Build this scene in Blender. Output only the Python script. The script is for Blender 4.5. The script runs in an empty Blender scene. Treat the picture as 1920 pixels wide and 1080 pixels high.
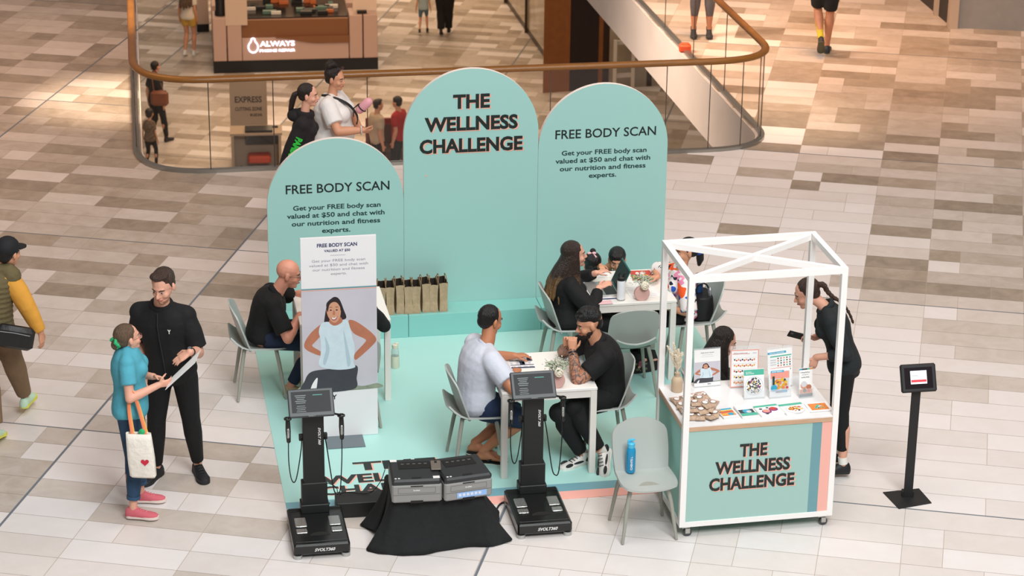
import bpy, math, random
import numpy as np
from mathutils import Vector, Matrix

random.seed(7)
SC = bpy.context.scene
COL = SC.collection

# ------------------------------------------------------------------ camera
CAM_F, CAM_PITCH, CAM_ROLL, CAM_H = 4499.0, 0.3759, 0.0121, 8.247
_cp, _sp = math.cos(CAM_PITCH), math.sin(CAM_PITCH)
_fw = np.array([0, _cp, -_sp]); _up = np.array([0, _sp, _cp]); _rt = np.array([1.0, 0, 0])
_r2 = _rt*math.cos(CAM_ROLL) + _up*math.sin(CAM_ROLL)
_u2 = -_rt*math.sin(CAM_ROLL) + _up*math.cos(CAM_ROLL)
_C = np.array([0, 0, CAM_H])
cam_data = bpy.data.cameras.new('camera')
cam = bpy.data.objects.new('camera', cam_data)
COL.objects.link(cam)
m = Matrix.Identity(4)
for i in range(3):
    m[i][0] = _r2[i]; m[i][1] = _u2[i]; m[i][2] = -_fw[i]; m[i][3] = _C[i]
cam.matrix_world = m
cam_data.sensor_width = 36
cam_data.lens = CAM_F/1920*36
cam_data.clip_end = 300
cam_data.dof.use_dof = True
cam_data.dof.focus_distance = 19.0
cam_data.dof.aperture_fstop = 4.0
SC.camera = cam

# ------------------------------------------------------------------ world, lights, exposure
SC.view_settings.view_transform = 'Standard'
SC.view_settings.look = 'None'
SC.view_settings.gamma = 1
SC.view_settings.use_curve_mapping = False
SC.view_settings.exposure = 0.0
world = bpy.data.worlds.new('world'); SC.world = world
world.use_nodes = True
_bg = world.node_tree.nodes['Background']
_bg.inputs[0].default_value = (1.0, 0.94, 0.90, 1)
_bg.inputs[1].default_value = 0.20
SC.cycles.transparent_max_bounces = 32

def area_light(name, loc, size, energy, color, target=None, sy=None, spread=180):
    l = bpy.data.lights.new(name, 'AREA'); l.energy = energy; l.color = color
    l.shape = 'RECTANGLE'; l.size = size; l.size_y = sy or size; l.spread = math.radians(spread)
    o = bpy.data.objects.new(name, l); COL.objects.link(o); o.location = loc
    if target is not None:
        d = Vector(target) - Vector(loc); o.rotation_euler = d.to_track_quat('-Z', 'Y').to_euler()
    return o
def spot_light(name, loc, target, energy, color, angle=30, blend=.6, radius=.1):
    l = bpy.data.lights.new(name, 'SPOT'); l.energy = energy; l.color = color
    l.spot_size = math.radians(angle); l.spot_blend = blend; l.shadow_soft_size = radius
    o = bpy.data.objects.new(name, l); COL.objects.link(o); o.location = loc
    d = Vector(target) - Vector(loc); o.rotation_euler = d.to_track_quat('-Z', 'Y').to_euler()
    return o
# daylight through the skylight over the front of the hall
area_light('skylight_lamp', (4.0, 4.5, 13), 7, 2560, (0.95, 0.985, 1.0), (0.2, 15.5, 0), 6)
area_light('skylight_lamp', (0.0, 14, 14), 7, 760, (1.0, 0.985, 0.97), (0.5, 16, 0), 6)
# warm downlights of the upper hall, and an added fill on the slab edge
area_light('warm_light', (-8, 27, 9), 5, 250, (1.0, 0.47, 0.18), (-7.5, 27, 0), 5, 120)
area_light('warm_light', (3.6, 29, 9), 3, 170, (1.0, 0.47, 0.18), (3.2, 29.8, 0), 5, 66)
area_light('warm_light', (4.0, 21, 10), 4, 170, (1.0, 0.74, 0.58), (3.5, 21, 0), 4, 120)
for (x, y, t, e, a) in [(-4.3, 26.6, (-4.6, 26.7, 0), 4200, 20), (3.2, 26.2, (3.15, 26.3, 0), 1900, 20), (4.6, 29, (3.0, 30.3, 0), 500, 30)]:
    spot_light('ceiling_spot', (x, y, 7.5), t, e, (1.0, 0.78, 0.56), a, 1.0, .15)
area_light('warm_light', (-3.0, 28, 5), 1.5, 90, (1.0, 0.80, 0.66), (1.8, 29.5, -.4), 3, 50)  # added fill, no fitting there: aimed across the opening to brighten the slab edge
# warm ceiling lamps of the lower hall
area_light('lower_hall_lamp', (-3.5, 44, -1.0), 7, 430, (1.0, 0.66, 0.38), (-3.5, 44.5, -6), 8)
area_light('lower_hall_lamp', (-4, 56, -1.0), 8, 560, (1.0, 0.66, 0.38), (-4, 56, -6), 8)
area_light('lower_hall_lamp', (4, 50, -1.0), 4, 130, (1.0, 0.68, 0.42), (4, 50, -6), 8)

# ------------------------------------------------------------------ measuring helpers
def at(px, py, z=0.0):
    """world point at height z seen at pixel px,py of the 1920x1080 photograph"""
    d = _fw + _r2*(px-960)/CAM_F + _u2*(540-py)/CAM_F
    return Vector(_C + d*(z-CAM_H)/d[2])
def at_plane(px, py, a, b):
    """point at pixel on the vertical plane through ground points a, b"""
    n = np.array([-(b[1]-a[1]), b[0]-a[0]])
    d = _fw + _r2*(px-960)/CAM_F + _u2*(540-py)/CAM_F
    t = ((np.array(a[:2])-_C[:2]) @ n)/(d[:2] @ n)
    return Vector(_C + d*t)
TH = 0.18
BO = Vector((-0.593, 19.99, 0))
BX = Vector((math.cos(TH), math.sin(TH), 0)); BY = Vector((-math.sin(TH), math.cos(TH), 0))
def bw(u, v, z=0.0):
    """booth coordinates (u right along the backdrop, v away) to world"""
    return BO + BX*u + BY*v + Vector((0, 0, z))
BM = Matrix.Translation(BO) @ Matrix.Rotation(TH, 4, 'Z')

# ------------------------------------------------------------------ materials
def lin(c):
    if isinstance(c, str):
        c = tuple(int(c[i:i+2], 16)/255 for i in (1, 3, 5))
    return tuple((x/12.92 if x <= .04045 else ((x+.055)/1.055)**2.4) for x in c)
MATS = {}
def mat(name, col, rough=.6, metal=0, bump=0, bscale=60, var=0, vscale=8, emit=0, alpha=None, spec=None, stretch=None, trans=0, ior=1.45, sheen=0):
    if name in MATS: return MATS[name]
    m = bpy.data.materials.new(name); m.use_nodes = True; nt = m.node_tree; N = nt.nodes; L = nt.links
    b = N['Principled BSDF']; c = lin(col) + (1,)
    b.inputs['Base Color'].default_value = c
    b.inputs['Roughness'].default_value = rough; b.inputs['Metallic'].default_value = metal
    if spec is not None: b.inputs['Specular IOR Level'].default_value = spec
    if sheen: b.inputs['Sheen Weight'].default_value = sheen
    if trans: b.inputs['Transmission Weight'].default_value = trans; b.inputs['IOR'].default_value = ior
    if alpha is not None: b.inputs['Alpha'].default_value = alpha
    if emit:
        b.inputs['Emission Color'].default_value = c; b.inputs['Emission Strength'].default_value = emit
    if var or bump:
        tc = N.new('ShaderNodeTexCoord'); mp = N.new('ShaderNodeMapping'); L.new(tc.outputs['Object'], mp.inputs[0])
        if stretch: mp.inputs['Scale'].default_value = stretch
    if var:
        nz = N.new('ShaderNodeTexNoise'); nz.inputs['Scale'].default_value = vscale; nz.inputs['Detail'].default_value = 5
        L.new(mp.outputs[0], nz.inputs[0])
        rp = N.new('ShaderNodeMapRange'); rp.inputs[1].default_value = .3; rp.inputs[2].default_value = .7
        rp.inputs[3].default_value = 1-var; rp.inputs[4].default_value = 1+var
        L.new(nz.outputs[0], rp.inputs[0])
        mx = N.new('ShaderNodeVectorMath'); mx.operation = 'SCALE'; mx.inputs[0].default_value = c[:3]
        L.new(rp.outputs[0], mx.inputs['Scale']); L.new(mx.outputs[0], b.inputs['Base Color'])
    if bump:
        nb = N.new('ShaderNodeTexNoise'); nb.inputs['Scale'].default_value = bscale; nb.inputs['Detail'].default_value = 3
        L.new(mp.outputs[0], nb.inputs[0])
        bp = N.new('ShaderNodeBump'); bp.inputs['Strength'].default_value = bump; bp.inputs['Distance'].default_value = .02
        L.new(nb.outputs[0], bp.inputs['Height']); L.new(bp.outputs[0], b.inputs['Normal'])
    MATS[name] = m
    return m

# ------------------------------------------------------------------ mesh builder
class MB:
    def __init__(s): s.v = []; s.f = []; s.m = []; s.M = None
    def add(s, vs, fs, mi=0):
        o = len(s.v)
        if s.M is not None: vs = [s.M @ Vector(v) for v in vs]
        s.v += [tuple(v) for v in vs]; s.f += [tuple(i+o for i in f) for f in fs]; s.m += [mi]*len(fs)
        return s
    def box(s, c, d, R=None, mi=0, b=0):
        """centre c, size d, bevel b"""
        x, y, z = d[0]/2, d[1]/2, d[2]/2
        if b <= 0:
            vs = [(-x,-y,-z),(x,-y,-z),(x,y,-z),(-x,y,-z),(-x,-y,z),(x,-y,z),(x,y,z),(-x,y,z)]
            fs = [(0,3,2,1),(4,5,6,7),(0,1,5,4),(1,2,6,5),(2,3,7,6),(3,0,4,7)]
        else:
            b = min(b, x*.9, y*.9, z*.9); vs = []; 
            def ring(ix, iy, zz): return [(-ix,-y+(y-iy),zz)]
            prof = [(-z, b), (-z+b, 0), (z-b, 0), (z, b)]
            for zz, ins in prof:
                X, Y = x-ins, y-ins; c2 = max(b-ins, b*.4)
                vs += [(-X+c2,-Y,zz),(X-c2,-Y,zz),(X,-Y+c2,zz),(X,Y-c2,zz),(X-c2,Y,zz),(-X+c2,Y,zz),(-X,Y-c2,zz),(-X,-Y+c2,zz)]
            fs = [tuple(range(7,-1,-1)), tuple(range(24,32))]
            for k in range(3):
                for i in range(8):
                    j = (i+1) % 8; fs.append((k*8+i, k*8+j, k*8+8+j, k*8+8+i))
        vs = [Vector(v) for v in vs]
        if R is not None: vs = [R @ v for v in vs]
        c = Vector(c)
        return s.add([v+c for v in vs], fs, mi)
    def loft(s, rings, mi=0, cap=True, closed=False):
        n = len(rings[0]); vs = [p for r in rings for p in r]; fs = []
        k = len(rings)
        for a in range(k if closed else k-1):
            b = (a+1) % k
            for i in range(n):
                j = (i+1) % n; fs.append((a*n+i, a*n+j, b*n+j, b*n+i))
        if cap and not closed:
            fs.append(tuple(range(n-1, -1, -1))); fs.append(tuple((k-1)*n+i for i in range(n)))
        return s.add(vs, fs, mi)
    def tube(s, path, r, n=10, mi=0, dome=False, flat=None, up=None, cap=True, closed=False):
        """swept tube along path; r one radius or a list; flat = (axis vector, factor) squashes"""
        P = [Vector(p) for p in path]; k = len(P)
        R = r if isinstance(r, (list, tuple)) else [r]*k
        if dome:
            d0 = (P[0]-P[1]).normalized(); d1 = (P[-1]-P[-2]).normalized()
            pre = []; pr = []; post = []; por = []
            for a in (80, 55, 28):
                a = math.radians(a); pre.append(P[0]+d0*R[0]*math.sin(a)); pr.append(R[0]*math.cos(a))
            for a in (28, 55, 80):
                a = math.radians(a); post.append(P[-1]+d1*R[-1]*math.sin(a)); por.append(R[-1]*math.cos(a))
            P = pre+P+post; R = pr+list(R)+por; k = len(P)
        rings = []; prev = None
        for i in range(k):
            if closed: t = P[(i+1) % k]-P[i-1]
            else: t = P[min(i+1, k-1)]-P[max(i-1, 0)]
            t.normalize()
            if prev is None:
                a = Vector(up) if up is not None else (Vector((0,0,1)) if abs(t.z) < .9 else Vector((0,1,0)))
            else: a = prev
            a = (a - t*a.dot(t)).normalized(); b = t.cross(a); prev = a
            ring = []
            for j in range(n):
                w = 2*math.pi*j/n; o = (a*math.cos(w)+b*math.sin(w))*R[i]
                if flat is not None:
                    fa = Vector(flat[0]); fa = (fa - t*fa.dot(t))
                    if fa.length > 1e-4:
                        fa.normalize(); o = o - fa*o.dot(fa)*(1-flat[1])
                ring.append(P[i]+o)
            rings.append(ring)
        return s.loft(rings, mi, cap, closed)
    def cyl(s, a, b, r, n=16, mi=0, r2=None): return s.tube([a, b], [r, r if r2 is None else r2], n, mi)
    def ell(s, c, r, R=None, nu=14, nv=9, mi=0):
        c = Vector(c); vs = []; fs = []
        if not isinstance(r, (tuple, list)): r = (r, r, r)
        vs.append(Vector((0,0,-r[2])))
        for i in range(1, nv):
            a = -math.pi/2+math.pi*i/nv
            for j in range(nu):
                w = 2*math.pi*j/nu; vs.append(Vector((r[0]*math.cos(a)*math.cos(w), r[1]*math.cos(a)*math.sin(w), r[2]*math.sin(a))))
        vs.append(Vector((0,0,r[2]))); e = len(vs)-1
        for j in range(nu):
            k = (j+1) % nu; fs.append((0, 1+k, 1+j)); fs.append((e, 1+(nv-2)*nu+j, 1+(nv-2)*nu+k))
            for i in range(nv-2): fs.append((1+i*nu+j, 1+i*nu+k, 1+(i+1)*nu+k, 1+(i+1)*nu+j))
        if R is not None: vs = [R @ v for v in vs]
        return s.add([v+c for v in vs], fs, mi)
    def prism(s, pts, z0, z1, mi=0, T=None):
        """2D polygon (ccw) extruded from z0 to z1; T = 4x4 placing it"""
        n = len(pts); vs = [Vector((x,y,z0)) for x,y in pts]+[Vector((x,y,z1)) for x,y in pts]
        if T is not None: vs = [T @ v for v in vs]
        fs = [tuple(range(n-1,-1,-1)), tuple(range(n,2*n))]+[(i,(i+1)%n,n+(i+1)%n,n+i) for i in range(n)]
        return s.add(vs, fs, mi)
    def lathe(s, prof, c=(0,0,0), n=24, mi=0):
        c = Vector(c); rings = [[c+Vector((r*math.cos(2*math.pi*j/n), r*math.sin(2*math.pi*j/n), z)) for j in range(n)] for r, z in prof]
        return s.loft(rings, mi)
    def build(s, name, mats, parent=None, smooth=True, loc=None, bevel=0, sharp=35):
        me = bpy.data.meshes.new(name)
        o = bpy.data.objects.new(name, me); COL.objects.link(o)
        org = Vector(loc) if loc is not None else None
        if org is None and parent is None: org = Vector((0,0,0))
        if org is None: org = Vector((0,0,0)); 
        vs = [tuple(Vector(v)-org) for v in s.v]
        me.from_pydata(vs, [], s.f); me.validate(); me.update()
        if not isinstance(mats, (list, tuple)): mats = [mats]
        for q in mats: me.materials.append(q)
        if len(mats) > 1: me.polygons.foreach_set('material_index', s.m[:len(me.polygons)])
        if smooth:
            me.polygons.foreach_set('use_smooth', [True]*len(me.polygons))
            try: me.set_sharp_from_angle(angle=math.radians(sharp))
            except Exception: pass
        if bevel:
            b = o.modifiers.new('bevel', 'BEVEL'); b.width = bevel; b.segments = 2; b.limit_method = 'ANGLE'; b.angle_limit = .6
        if parent is not None:
            o.parent = parent
        o.location = org
        return o
def empty(name, loc=(0,0,0), rz=0):
    o = bpy.data.objects.new(name, None); COL.objects.link(o); o.location = loc; o.rotation_euler = (0,0,rz); o.empty_display_size = .1
    return o
def tag(o, label=None, cat=None, group=None, kind=None):
    if label: o['label'] = label
    if cat: o['category'] = cat
    if group: o['group'] = group
    if kind: o['kind'] = kind
    return o
def struct(o, label=None, cat=None):
    o['kind'] = 'structure'
    if label: o['label'] = label
    if cat: o['category'] = cat
    return o
def copy_tree(o, parent=None, loc=None, rz=None):
    c = o.copy(); COL.objects.link(c); c.parent = parent
    if loc is not None: c.location = loc
    if rz is not None: c.rotation_euler = (0,0,rz)
    for ch in o.children: copy_tree(ch, c)
    return c
def blend_mods(o, voxel=.008, smooth=6):
    r = o.modifiers.new('remesh', 'REMESH'); r.mode = 'VOXEL'; r.voxel_size = voxel; r.use_smooth_shade = True
    if smooth:
        q = o.modifiers.new('smooth', 'SMOOTH'); q.factor = .5; q.iterations = smooth
    return o

# text: laid out in the xy plane of T, centred, scaled to a given width and cap height
def text_mesh(s, width=None, cap=.1, bold=0.0, shear=0):
    cu = bpy.data.curves.new('t', 'FONT'); cu.body = s; cu.align_x = 'CENTER'; cu.offset = bold; cu.shear = shear
    cu.resolution_u = 3
    o = bpy.data.objects.new('t', cu); COL.objects.link(o)
    dg = bpy.context.evaluated_depsgraph_get()
    me = bpy.data.meshes.new_from_object(o.evaluated_get(dg))
    bpy.data.objects.remove(o); bpy.data.curves.remove(cu)
    co = np.array([v.co[:] for v in me.vertices]); fs = [tuple(p.vertices) for p in me.polygons]
    bpy.data.meshes.remove(me)
    if len(co) == 0: return co, fs
    x0, x1 = co[:,0].min(), co[:,0].max(); y1 = .729*1.0
    sy = cap/y1; sx = (width/(x1-x0)) if width else sy
    co[:,0] = (co[:,0]-(x0+x1)/2)*sx; co[:,1] *= sy
    return co, fs
def put_text(mb, s, T, width=None, cap=.1, bold=0.0, mi=0, dz=0, shear=0, dx=0, dy=0):
    co, fs = text_mesh(s, width, cap, bold, shear)
    if len(co): mb.add([T @ Vector((c[0]+dx, c[1]+dy, c[2]+dz)) for c in co], fs, mi)
def face_frame(o, right, up):
    """matrix mapping xy to a plane at o"""
    r = Vector(right).normalized(); u = Vector(up).normalized(); n = r.cross(u)
    return Matrix(((r.x,u.x,n.x,o[0]),(r.y,u.y,n.y,o[1]),(r.z,u.z,n.z,o[2]),(0,0,0,1)))
def spline(pts, n=8, closed=True):
    """catmull-rom through 2D/3D points"""
    P = [np.array(p, float) for p in pts]; out = []; k = len(P)
    for i in range(k if closed else k-1):
        g = lambda j: P[j % k] if closed else P[min(max(j, 0), k-1)]
        p0, p1, p2, p3 = g(i-1), g(i), g(i+1), g(i+2)
        for q in range(n):
            t = q/n; out.append(tuple(.5*((2*p1)+(-p0+p2)*t+(2*p0-5*p1+4*p2-p3)*t*t+(-p0+3*p1-3*p2+p3)*t**3)))
    if not closed: out.append(tuple(P[-1]))
    return out
# ------------------------------------------------------------------ floor tiles
def stone_mat():
    m = bpy.data.materials.new('stone_tile'); m.use_nodes = True; N = m.node_tree.nodes; L = m.node_tree.links
    b = N['Principled BSDF']; b.inputs['Roughness'].default_value = .42
    at_ = N.new('ShaderNodeAttribute'); at_.attribute_name = 'tile_tone'
    tc = N.new('ShaderNodeTexCoord')
    n1 = N.new('ShaderNodeTexNoise'); n1.inputs['Scale'].default_value = 5; n1.inputs['Detail'].default_value = 8; n1.inputs['Roughness'].default_value = .65; n1.inputs['Distortion'].default_value = .6
    L.new(tc.outputs['Object'], n1.inputs[0])
    mr = N.new('ShaderNodeMapRange'); mr.inputs[1].default_value = .3; mr.inputs[2].default_value = .7; mr.inputs[3].default_value = -.12; mr.inputs[4].default_value = .10
    L.new(n1.outputs[0], mr.inputs[0])
    # darker stones carry stronger veins
    sb = N.new('ShaderNodeMath'); sb.operation = 'SUBTRACT'; sb.inputs[0].default_value = 1.25; L.new(at_.outputs['Fac'], sb.inputs[1])
    ml = N.new('ShaderNodeMath'); ml.operation = 'MULTIPLY'; L.new(mr.outputs[0], ml.inputs[0]); L.new(sb.outputs[0], ml.inputs[1])
    ad = N.new('ShaderNodeMath'); ad.operation = 'ADD'; L.new(at_.outputs['Fac'], ad.inputs[0]); L.new(ml.outputs[0], ad.inputs[1])
    cr = N.new('ShaderNodeValToRGB'); e = cr.color_ramp.elements
    e[0].position = 0; e[0].color = lin('#77695b')+(1,)
    e[1].position = 1; e[1].color = lin('#e4dedc')+(1,)
    for p_, c_ in ((.35, '#a59787'), (.7, '#cfc5bd')):
        q = e.new(p_); q.color = lin(c_)+(1,)
    L.new(ad.outputs[0], cr.inputs[0]); L.new(cr.outputs[0], b.inputs['Base Color'])
    n2 = N.new('ShaderNodeTexNoise'); n2.inputs['Scale'].default_value = 1.3; L.new(tc.outputs['Object'], n2.inputs[0])
    m2 = N.new('ShaderNodeMapRange'); m2.inputs[3].default_value = .28; m2.inputs[4].default_value = .5; L.new(n2.outputs[0], m2.inputs[0]); L.new(m2.outputs[0], b.inputs['Roughness'])
    return m
STONE = stone_mat()
GROUT = mat('grout', '#b3a598', .8)
STRIP = mat('movement_joint', '#6d747c', .5)
TTH = -0.188
tc_, ts_ = math.cos(TTH), math.sin(TTH)
def t2w(u, v): return (tc_*u-ts_*v, ts_*u+tc_*v)
def clip(poly, a, b, inside):
    """clip poly by the line a->b keeping left (inside) or right"""
    out = []; n = len(poly)
    sd = lambda p: ((b[0]-a[0])*(p[1]-a[1])-(b[1]-a[1])*(p[0]-a[0]))*(1 if inside else -1)
    for i in range(n):
        p, q = poly[i], poly[(i+1) % n]; sp_, sq = sd(p), sd(q)
        if sp_ >= 0: out.append(p)
        if (sp_ > 1e-12 and sq < -1e-12) or (sp_ < -1e-12 and sq > 1e-12):
            t = sp_/(sp_-sq); out.append((p[0]+(q[0]-p[0])*t, p[1]+(q[1]-p[1])*t))
    return out if len(out) > 2 else []
def subtract(poly, hole):
    """pieces of poly outside the convex ccw hole"""
    if not hole: return [poly]
    res = []; cur = poly; n = len(hole)
    for i in range(n):
        a, b = hole[i], hole[(i+1) % n]
        o = clip(cur, a, b, False)
        if o: res.append(o)
        cur = clip(cur, a, b, True)
        if not cur: return res
    return res
def inpoly(p, hole):
    return all((hole[(i+1)%len(hole)][0]-hole[i][0])*(p[1]-hole[i][1])-(hole[(i+1)%len(hole)][1]-hole[i][1])*(p[0]-hole[i][0]) > 0 for i in range(len(hole)))
# the opening in the floor (ccw): near edge, right corner, right edge, far, left edge, left corner
def arc(c0, c1, c2, n=10):
    """quadratic corner"""
    c0, c1, c2 = map(Vector, (c0, c1, c2)); return [tuple(c0*(1-t)**2+c1*2*t*(1-t)+c2*t*t) for t in [i/n for i in range(n+1)]]
NA = (-3.22, 24.20); NB = (2.12, 25.105)
near_d = Vector((NB[0]-NA[0], NB[1]-NA[1])).normalized()
L0 = (-4.06, 24.88); L1 = (-6.0, 37.0)
R0 = (2.70, 25.84); R1 = (.52, 37.0)
def isect(p, d, q, e):
    p, d, q, e = map(Vector, (p, d, q, e)); den = d.x*e.y-d.y*e.x; t = ((q.x-p.x)*e.y-(q.y-p.y)*e.x)/den; return p+d*t
cornL = isect(NA, near_d, L0, (L1[0]-L0[0], L1[1]-L0[1])); cornR = isect(NB, near_d, R0, (R1[0]-R0[0], R1[1]-R0[1]))
EDGE = [L1] + arc(L0, cornL, NA) + arc(NB, cornR, R0) + [R1]       # open chain, ccw
HOLE = EDGE
def tile_tone(u, v, w, lower):
    x, y = t2w(u, v)
    r = random.random()
    if lower: dark = .5
    else:
        dark = .015
        dark = max(dark, min(.62, .04+(-x-1.9+(y-16)*.20)*.13)) if x < -1.2 else dark
        dark = max(dark, min(.6, (y-19.0)*.05+(x-3.2)*.42)) if x > 1.3 else dark
        if y > 24.5: dark = max(dark, .4)
        if x < -2.6 and y > 19.5: dark = max(dark, .62)
    if r < dark: t = random.uniform(.2, .55) if (lower or y > 20) else random.uniform(.45, .72)
    elif r < dark*1.7: t = random.uniform(.5, .75)
    else: t = random.uniform(.8, .98)
    return t
def tile_floor(name, u0, u1, r0, r1, z, hole, lower=False, v_off=16.69, uo=-2.2, strips=()):
    H = 4.236/14; g = .0022
    vs = []; fs = []; tones = []; mi = []
    def emit(poly, tone, m_, zz):
        for pc in subtract([t2w(*p) for p in poly], hole):
            o = len(vs); vs.extend([(p[0], p[1], zz) for p in pc]); fs.append(tuple(range(o, o+len(pc)))); tones.append(tone); mi.append(m_)
    for r in range(r0, r1):
        v0 = v_off+r*H; v1 = v0+H
        k = math.floor((u0-uo)/1.5)
        while uo+1.5*k < u1:
            a = uo+1.5*k
            segs = [(a, a+.6)]
            ph = (r+3*k+(int(random.random()*2) if r % 8 == 0 else 0)) % 4
            if random.random() < .22: segs += [(a+.6, a+1.5)]
            elif ph < 2: segs += [(a+.6, a+.9), (a+.9, a+1.5)]
            else: segs += [(a+.6, a+1.2), (a+1.2, a+1.5)]
            for (p, q) in segs:
                emit([(p+g, v0+g), (q-g, v0+g), (q-g, v1-g), (p+g, v1-g)], tile_tone((p+q)/2, v0, q-p, lower), 0, z)
            emit([(a, v0), (a+1.5, v0), (a+1.5, v1), (a, v1)], .5, 1, z-.0015)
            k += 1
    me = bpy.data.meshes.new(name); o = bpy.data.objects.new(name, me); COL.objects.link(o)
    me.from_pydata(vs, [], fs); me.update()
    me.materials.append(STONE); me.materials.append(GROUT)
    me.polygons.foreach_set('material_index', mi)
    at_ = me.attributes.new('tile_tone', 'FLOAT', 'FACE'); at_.data.foreach_set('value', tones)
    return o
fl = tile_floor('floor', -17, 14, -30, 75, 0.0, HOLE)
struct(fl, 'pale and brown stone tile floor of the upper hall', 'floor')
lf = tile_floor('floor_lower', -26, 14, 50, 170, -6.0, None, True, 16.6, -2.0)
struct(lf, 'warm lit stone tile floor of the hall below', 'floor')
def strip_mb(mb, a, b, w, z):
    d = (Vector(b)-Vector(a)).to_2d().normalized(); n = Vector((-d.y, d.x))*w/2
    a2 = Vector(a[:2]); b2 = Vector(b[:2])
    mb.add([(*(a2-n), z), (*(b2-n), z), (*(b2+n), z), (*(a2+n), z)], [(0,1,2,3)])
mb = MB()
for k in (-1, 0, 1, 2, 3, 4):
    v = 16.69+4.236*k
    pa, pb = t2w(-16, v), t2w(13, v)
    # cut at the opening
    if k in (2, 3, 4):
        ts = [i/4000 for i in range(4001)]; ins = [t for t in ts if inpoly((pa[0]+(pb[0]-pa[0])*t, pa[1]+(pb[1]-pa[1])*t), HOLE)]
        if ins:
            q = lambda t: (pa[0]+(pb[0]-pa[0])*t, pa[1]+(pb[1]-pa[1])*t)
            strip_mb(mb, pa, q(ins[0]), .014, .0015); strip_mb(mb, q(ins[-1]), pb, .014, .0015); continue
    strip_mb(mb, pa, pb, .014, .0015)
for u in (-6.705, -3.085, -10.3):
    top = 23.6 if u == -3.085 else (25.6 if u == -6.705 else 45)
    strip_mb(mb, t2w(u, 8), t2w(u, top), .02, .0017)
struct(mb.build('trim_1', STRIP, smooth=False), 'thin grey metal joints crossing the tiled floor', 'trim')
mb = MB()
for k in range(0, 14): strip_mb(mb, (*t2w(-24, 32.2+4.236*k), 0), (*t2w(13, 32.2+4.236*k), 0), .02, -5.998)
for u in (-16.4, -12.8, -9.2, -5.5): strip_mb(mb, t2w(u-.0, 32), t2w(u, 67), .03, -5.9975)
struct(mb.build('trim_2', STRIP, smooth=False), 'thin metal joints in the lower floor', 'trim')

# slab edge round the opening
FASC = mat('slab_paint', '#e2d6cc', .65, var=.04, vscale=2)
def chain_offset(ch, d):
    out = []
    for i, p in enumerate(ch):
        a = Vector(ch[max(i-1, 0)]); b = Vector(ch[min(i+1, len(ch)-1)]); t = (b-a).normalized(); n = Vector((-t.y, t.x))
        out.append(Vector(p)+n*d)
    return out
CH = [Vector(p) for p in EDGE]
mb = MB()
def wall_strip(mb, inner, outer, z0, z1, mi=0):
    rings = []
    for p, q in zip(inner, outer): rings.append([(p.x,p.y,z0),(q.x,q.y,z0),(q.x,q.y,z1),(p.x,p.y,z1)])
    mb.loft(rings, mi)
wall_strip(mb, chain_offset(CH, .012), chain_offset(CH, -.35), -.72, -.004)
struct(mb.build('trim_3', FASC, smooth=True, sharp=50), 'pale painted slab edge lining the floor opening', 'trim')

# ------------------------------------------------------------------ balustrade: glass panes, base rail, timber handrail
GLASS = bpy.data.materials.new('clear_glass'); GLASS.use_nodes = True
_n = GLASS.node_tree.nodes; _l = GLASS.node_tree.links; _n.clear()
_o = _n.new('ShaderNodeOutputMaterial'); _mx = _n.new('ShaderNodeMixShader'); _t = _n.new('ShaderNodeBsdfTransparent'); _g = _n.new('ShaderNodeBsdfGlossy')
_lw = _n.new('ShaderNodeLayerWeight'); _lw.inputs[0].default_value = .5; _pw = _n.new('ShaderNodeMath'); _pw.operation = 'POWER'; _pw.inputs[1].default_value = 5; _l.new(_lw.outputs['Facing'], _pw.inputs[0]); _f = _n.new('ShaderNodeMath'); _f.operation = 'MULTIPLY_ADD'; _f.inputs[1].default_value = .10; _f.inputs[2].default_value = .02; _l.new(_pw.outputs[0], _f.inputs[0]); _t.inputs[0].default_value = (.985, .975, .96, 1); _g.inputs['Roughness'].default_value = .02
_l.new(_f.outputs[0], _mx.inputs[0]); _l.new(_t.outputs[0], _mx.inputs[1]); _l.new(_g.outputs[0], _mx.inputs[2]); _l.new(_mx.outputs[0], _o.inputs[0])
WOOD = mat('handrail_timber', '#85561f', .32, bump=.1, bscale=40, var=.12, vscale=6, stretch=(1, 1, 8))
STEEL = mat('base_rail_steel', '#9c9a94', .35, .8)
TIE = mat('pane_joint', '#4a3d33', .6)
bal = empty('glass_balustrade', (NA[0], NA[1], 0))
tag(bal, 'curved glass balustrade with timber handrail round the floor opening', 'balustrade')
def badd(mb, name, m_, parent=bal, **k):
    return mb.build(name, m_, parent, loc=None, **k)
def world_child(o, parent):
    o.parent = parent; o.matrix_parent_inverse = Matrix.Translation(-Vector(parent.location)) if parent.rotation_euler.z == 0 else parent.matrix_basis.inverted(); return o
def resample(ch, step):
    pts = []; 
    for a, b in zip(ch[:-1], ch[1:]):
        n = max(1, int((b-a).length/step)); pts += [a+(b-a)*i/n for i in range(n)]
    return pts+[ch[-1]]
mid = chain_offset(CH, -.05)
mb = MB(); wall_strip(mb, chain_offset(CH, -.02), chain_offset(CH, -.09), .0, .035); world_child(mb.build('base_rail', STEEL, None), bal)
rail_path = [(p.x, p.y, 1.02) for p in mid]
RP = mid
mb = MB(); mb.tube([(p.x, p.y, 1.02) for p in RP], .045, 14, flat=((0,0,1), .8), up=(0,0,1)); world_child(mb.build('handrail', WOOD, None), bal)
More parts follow.
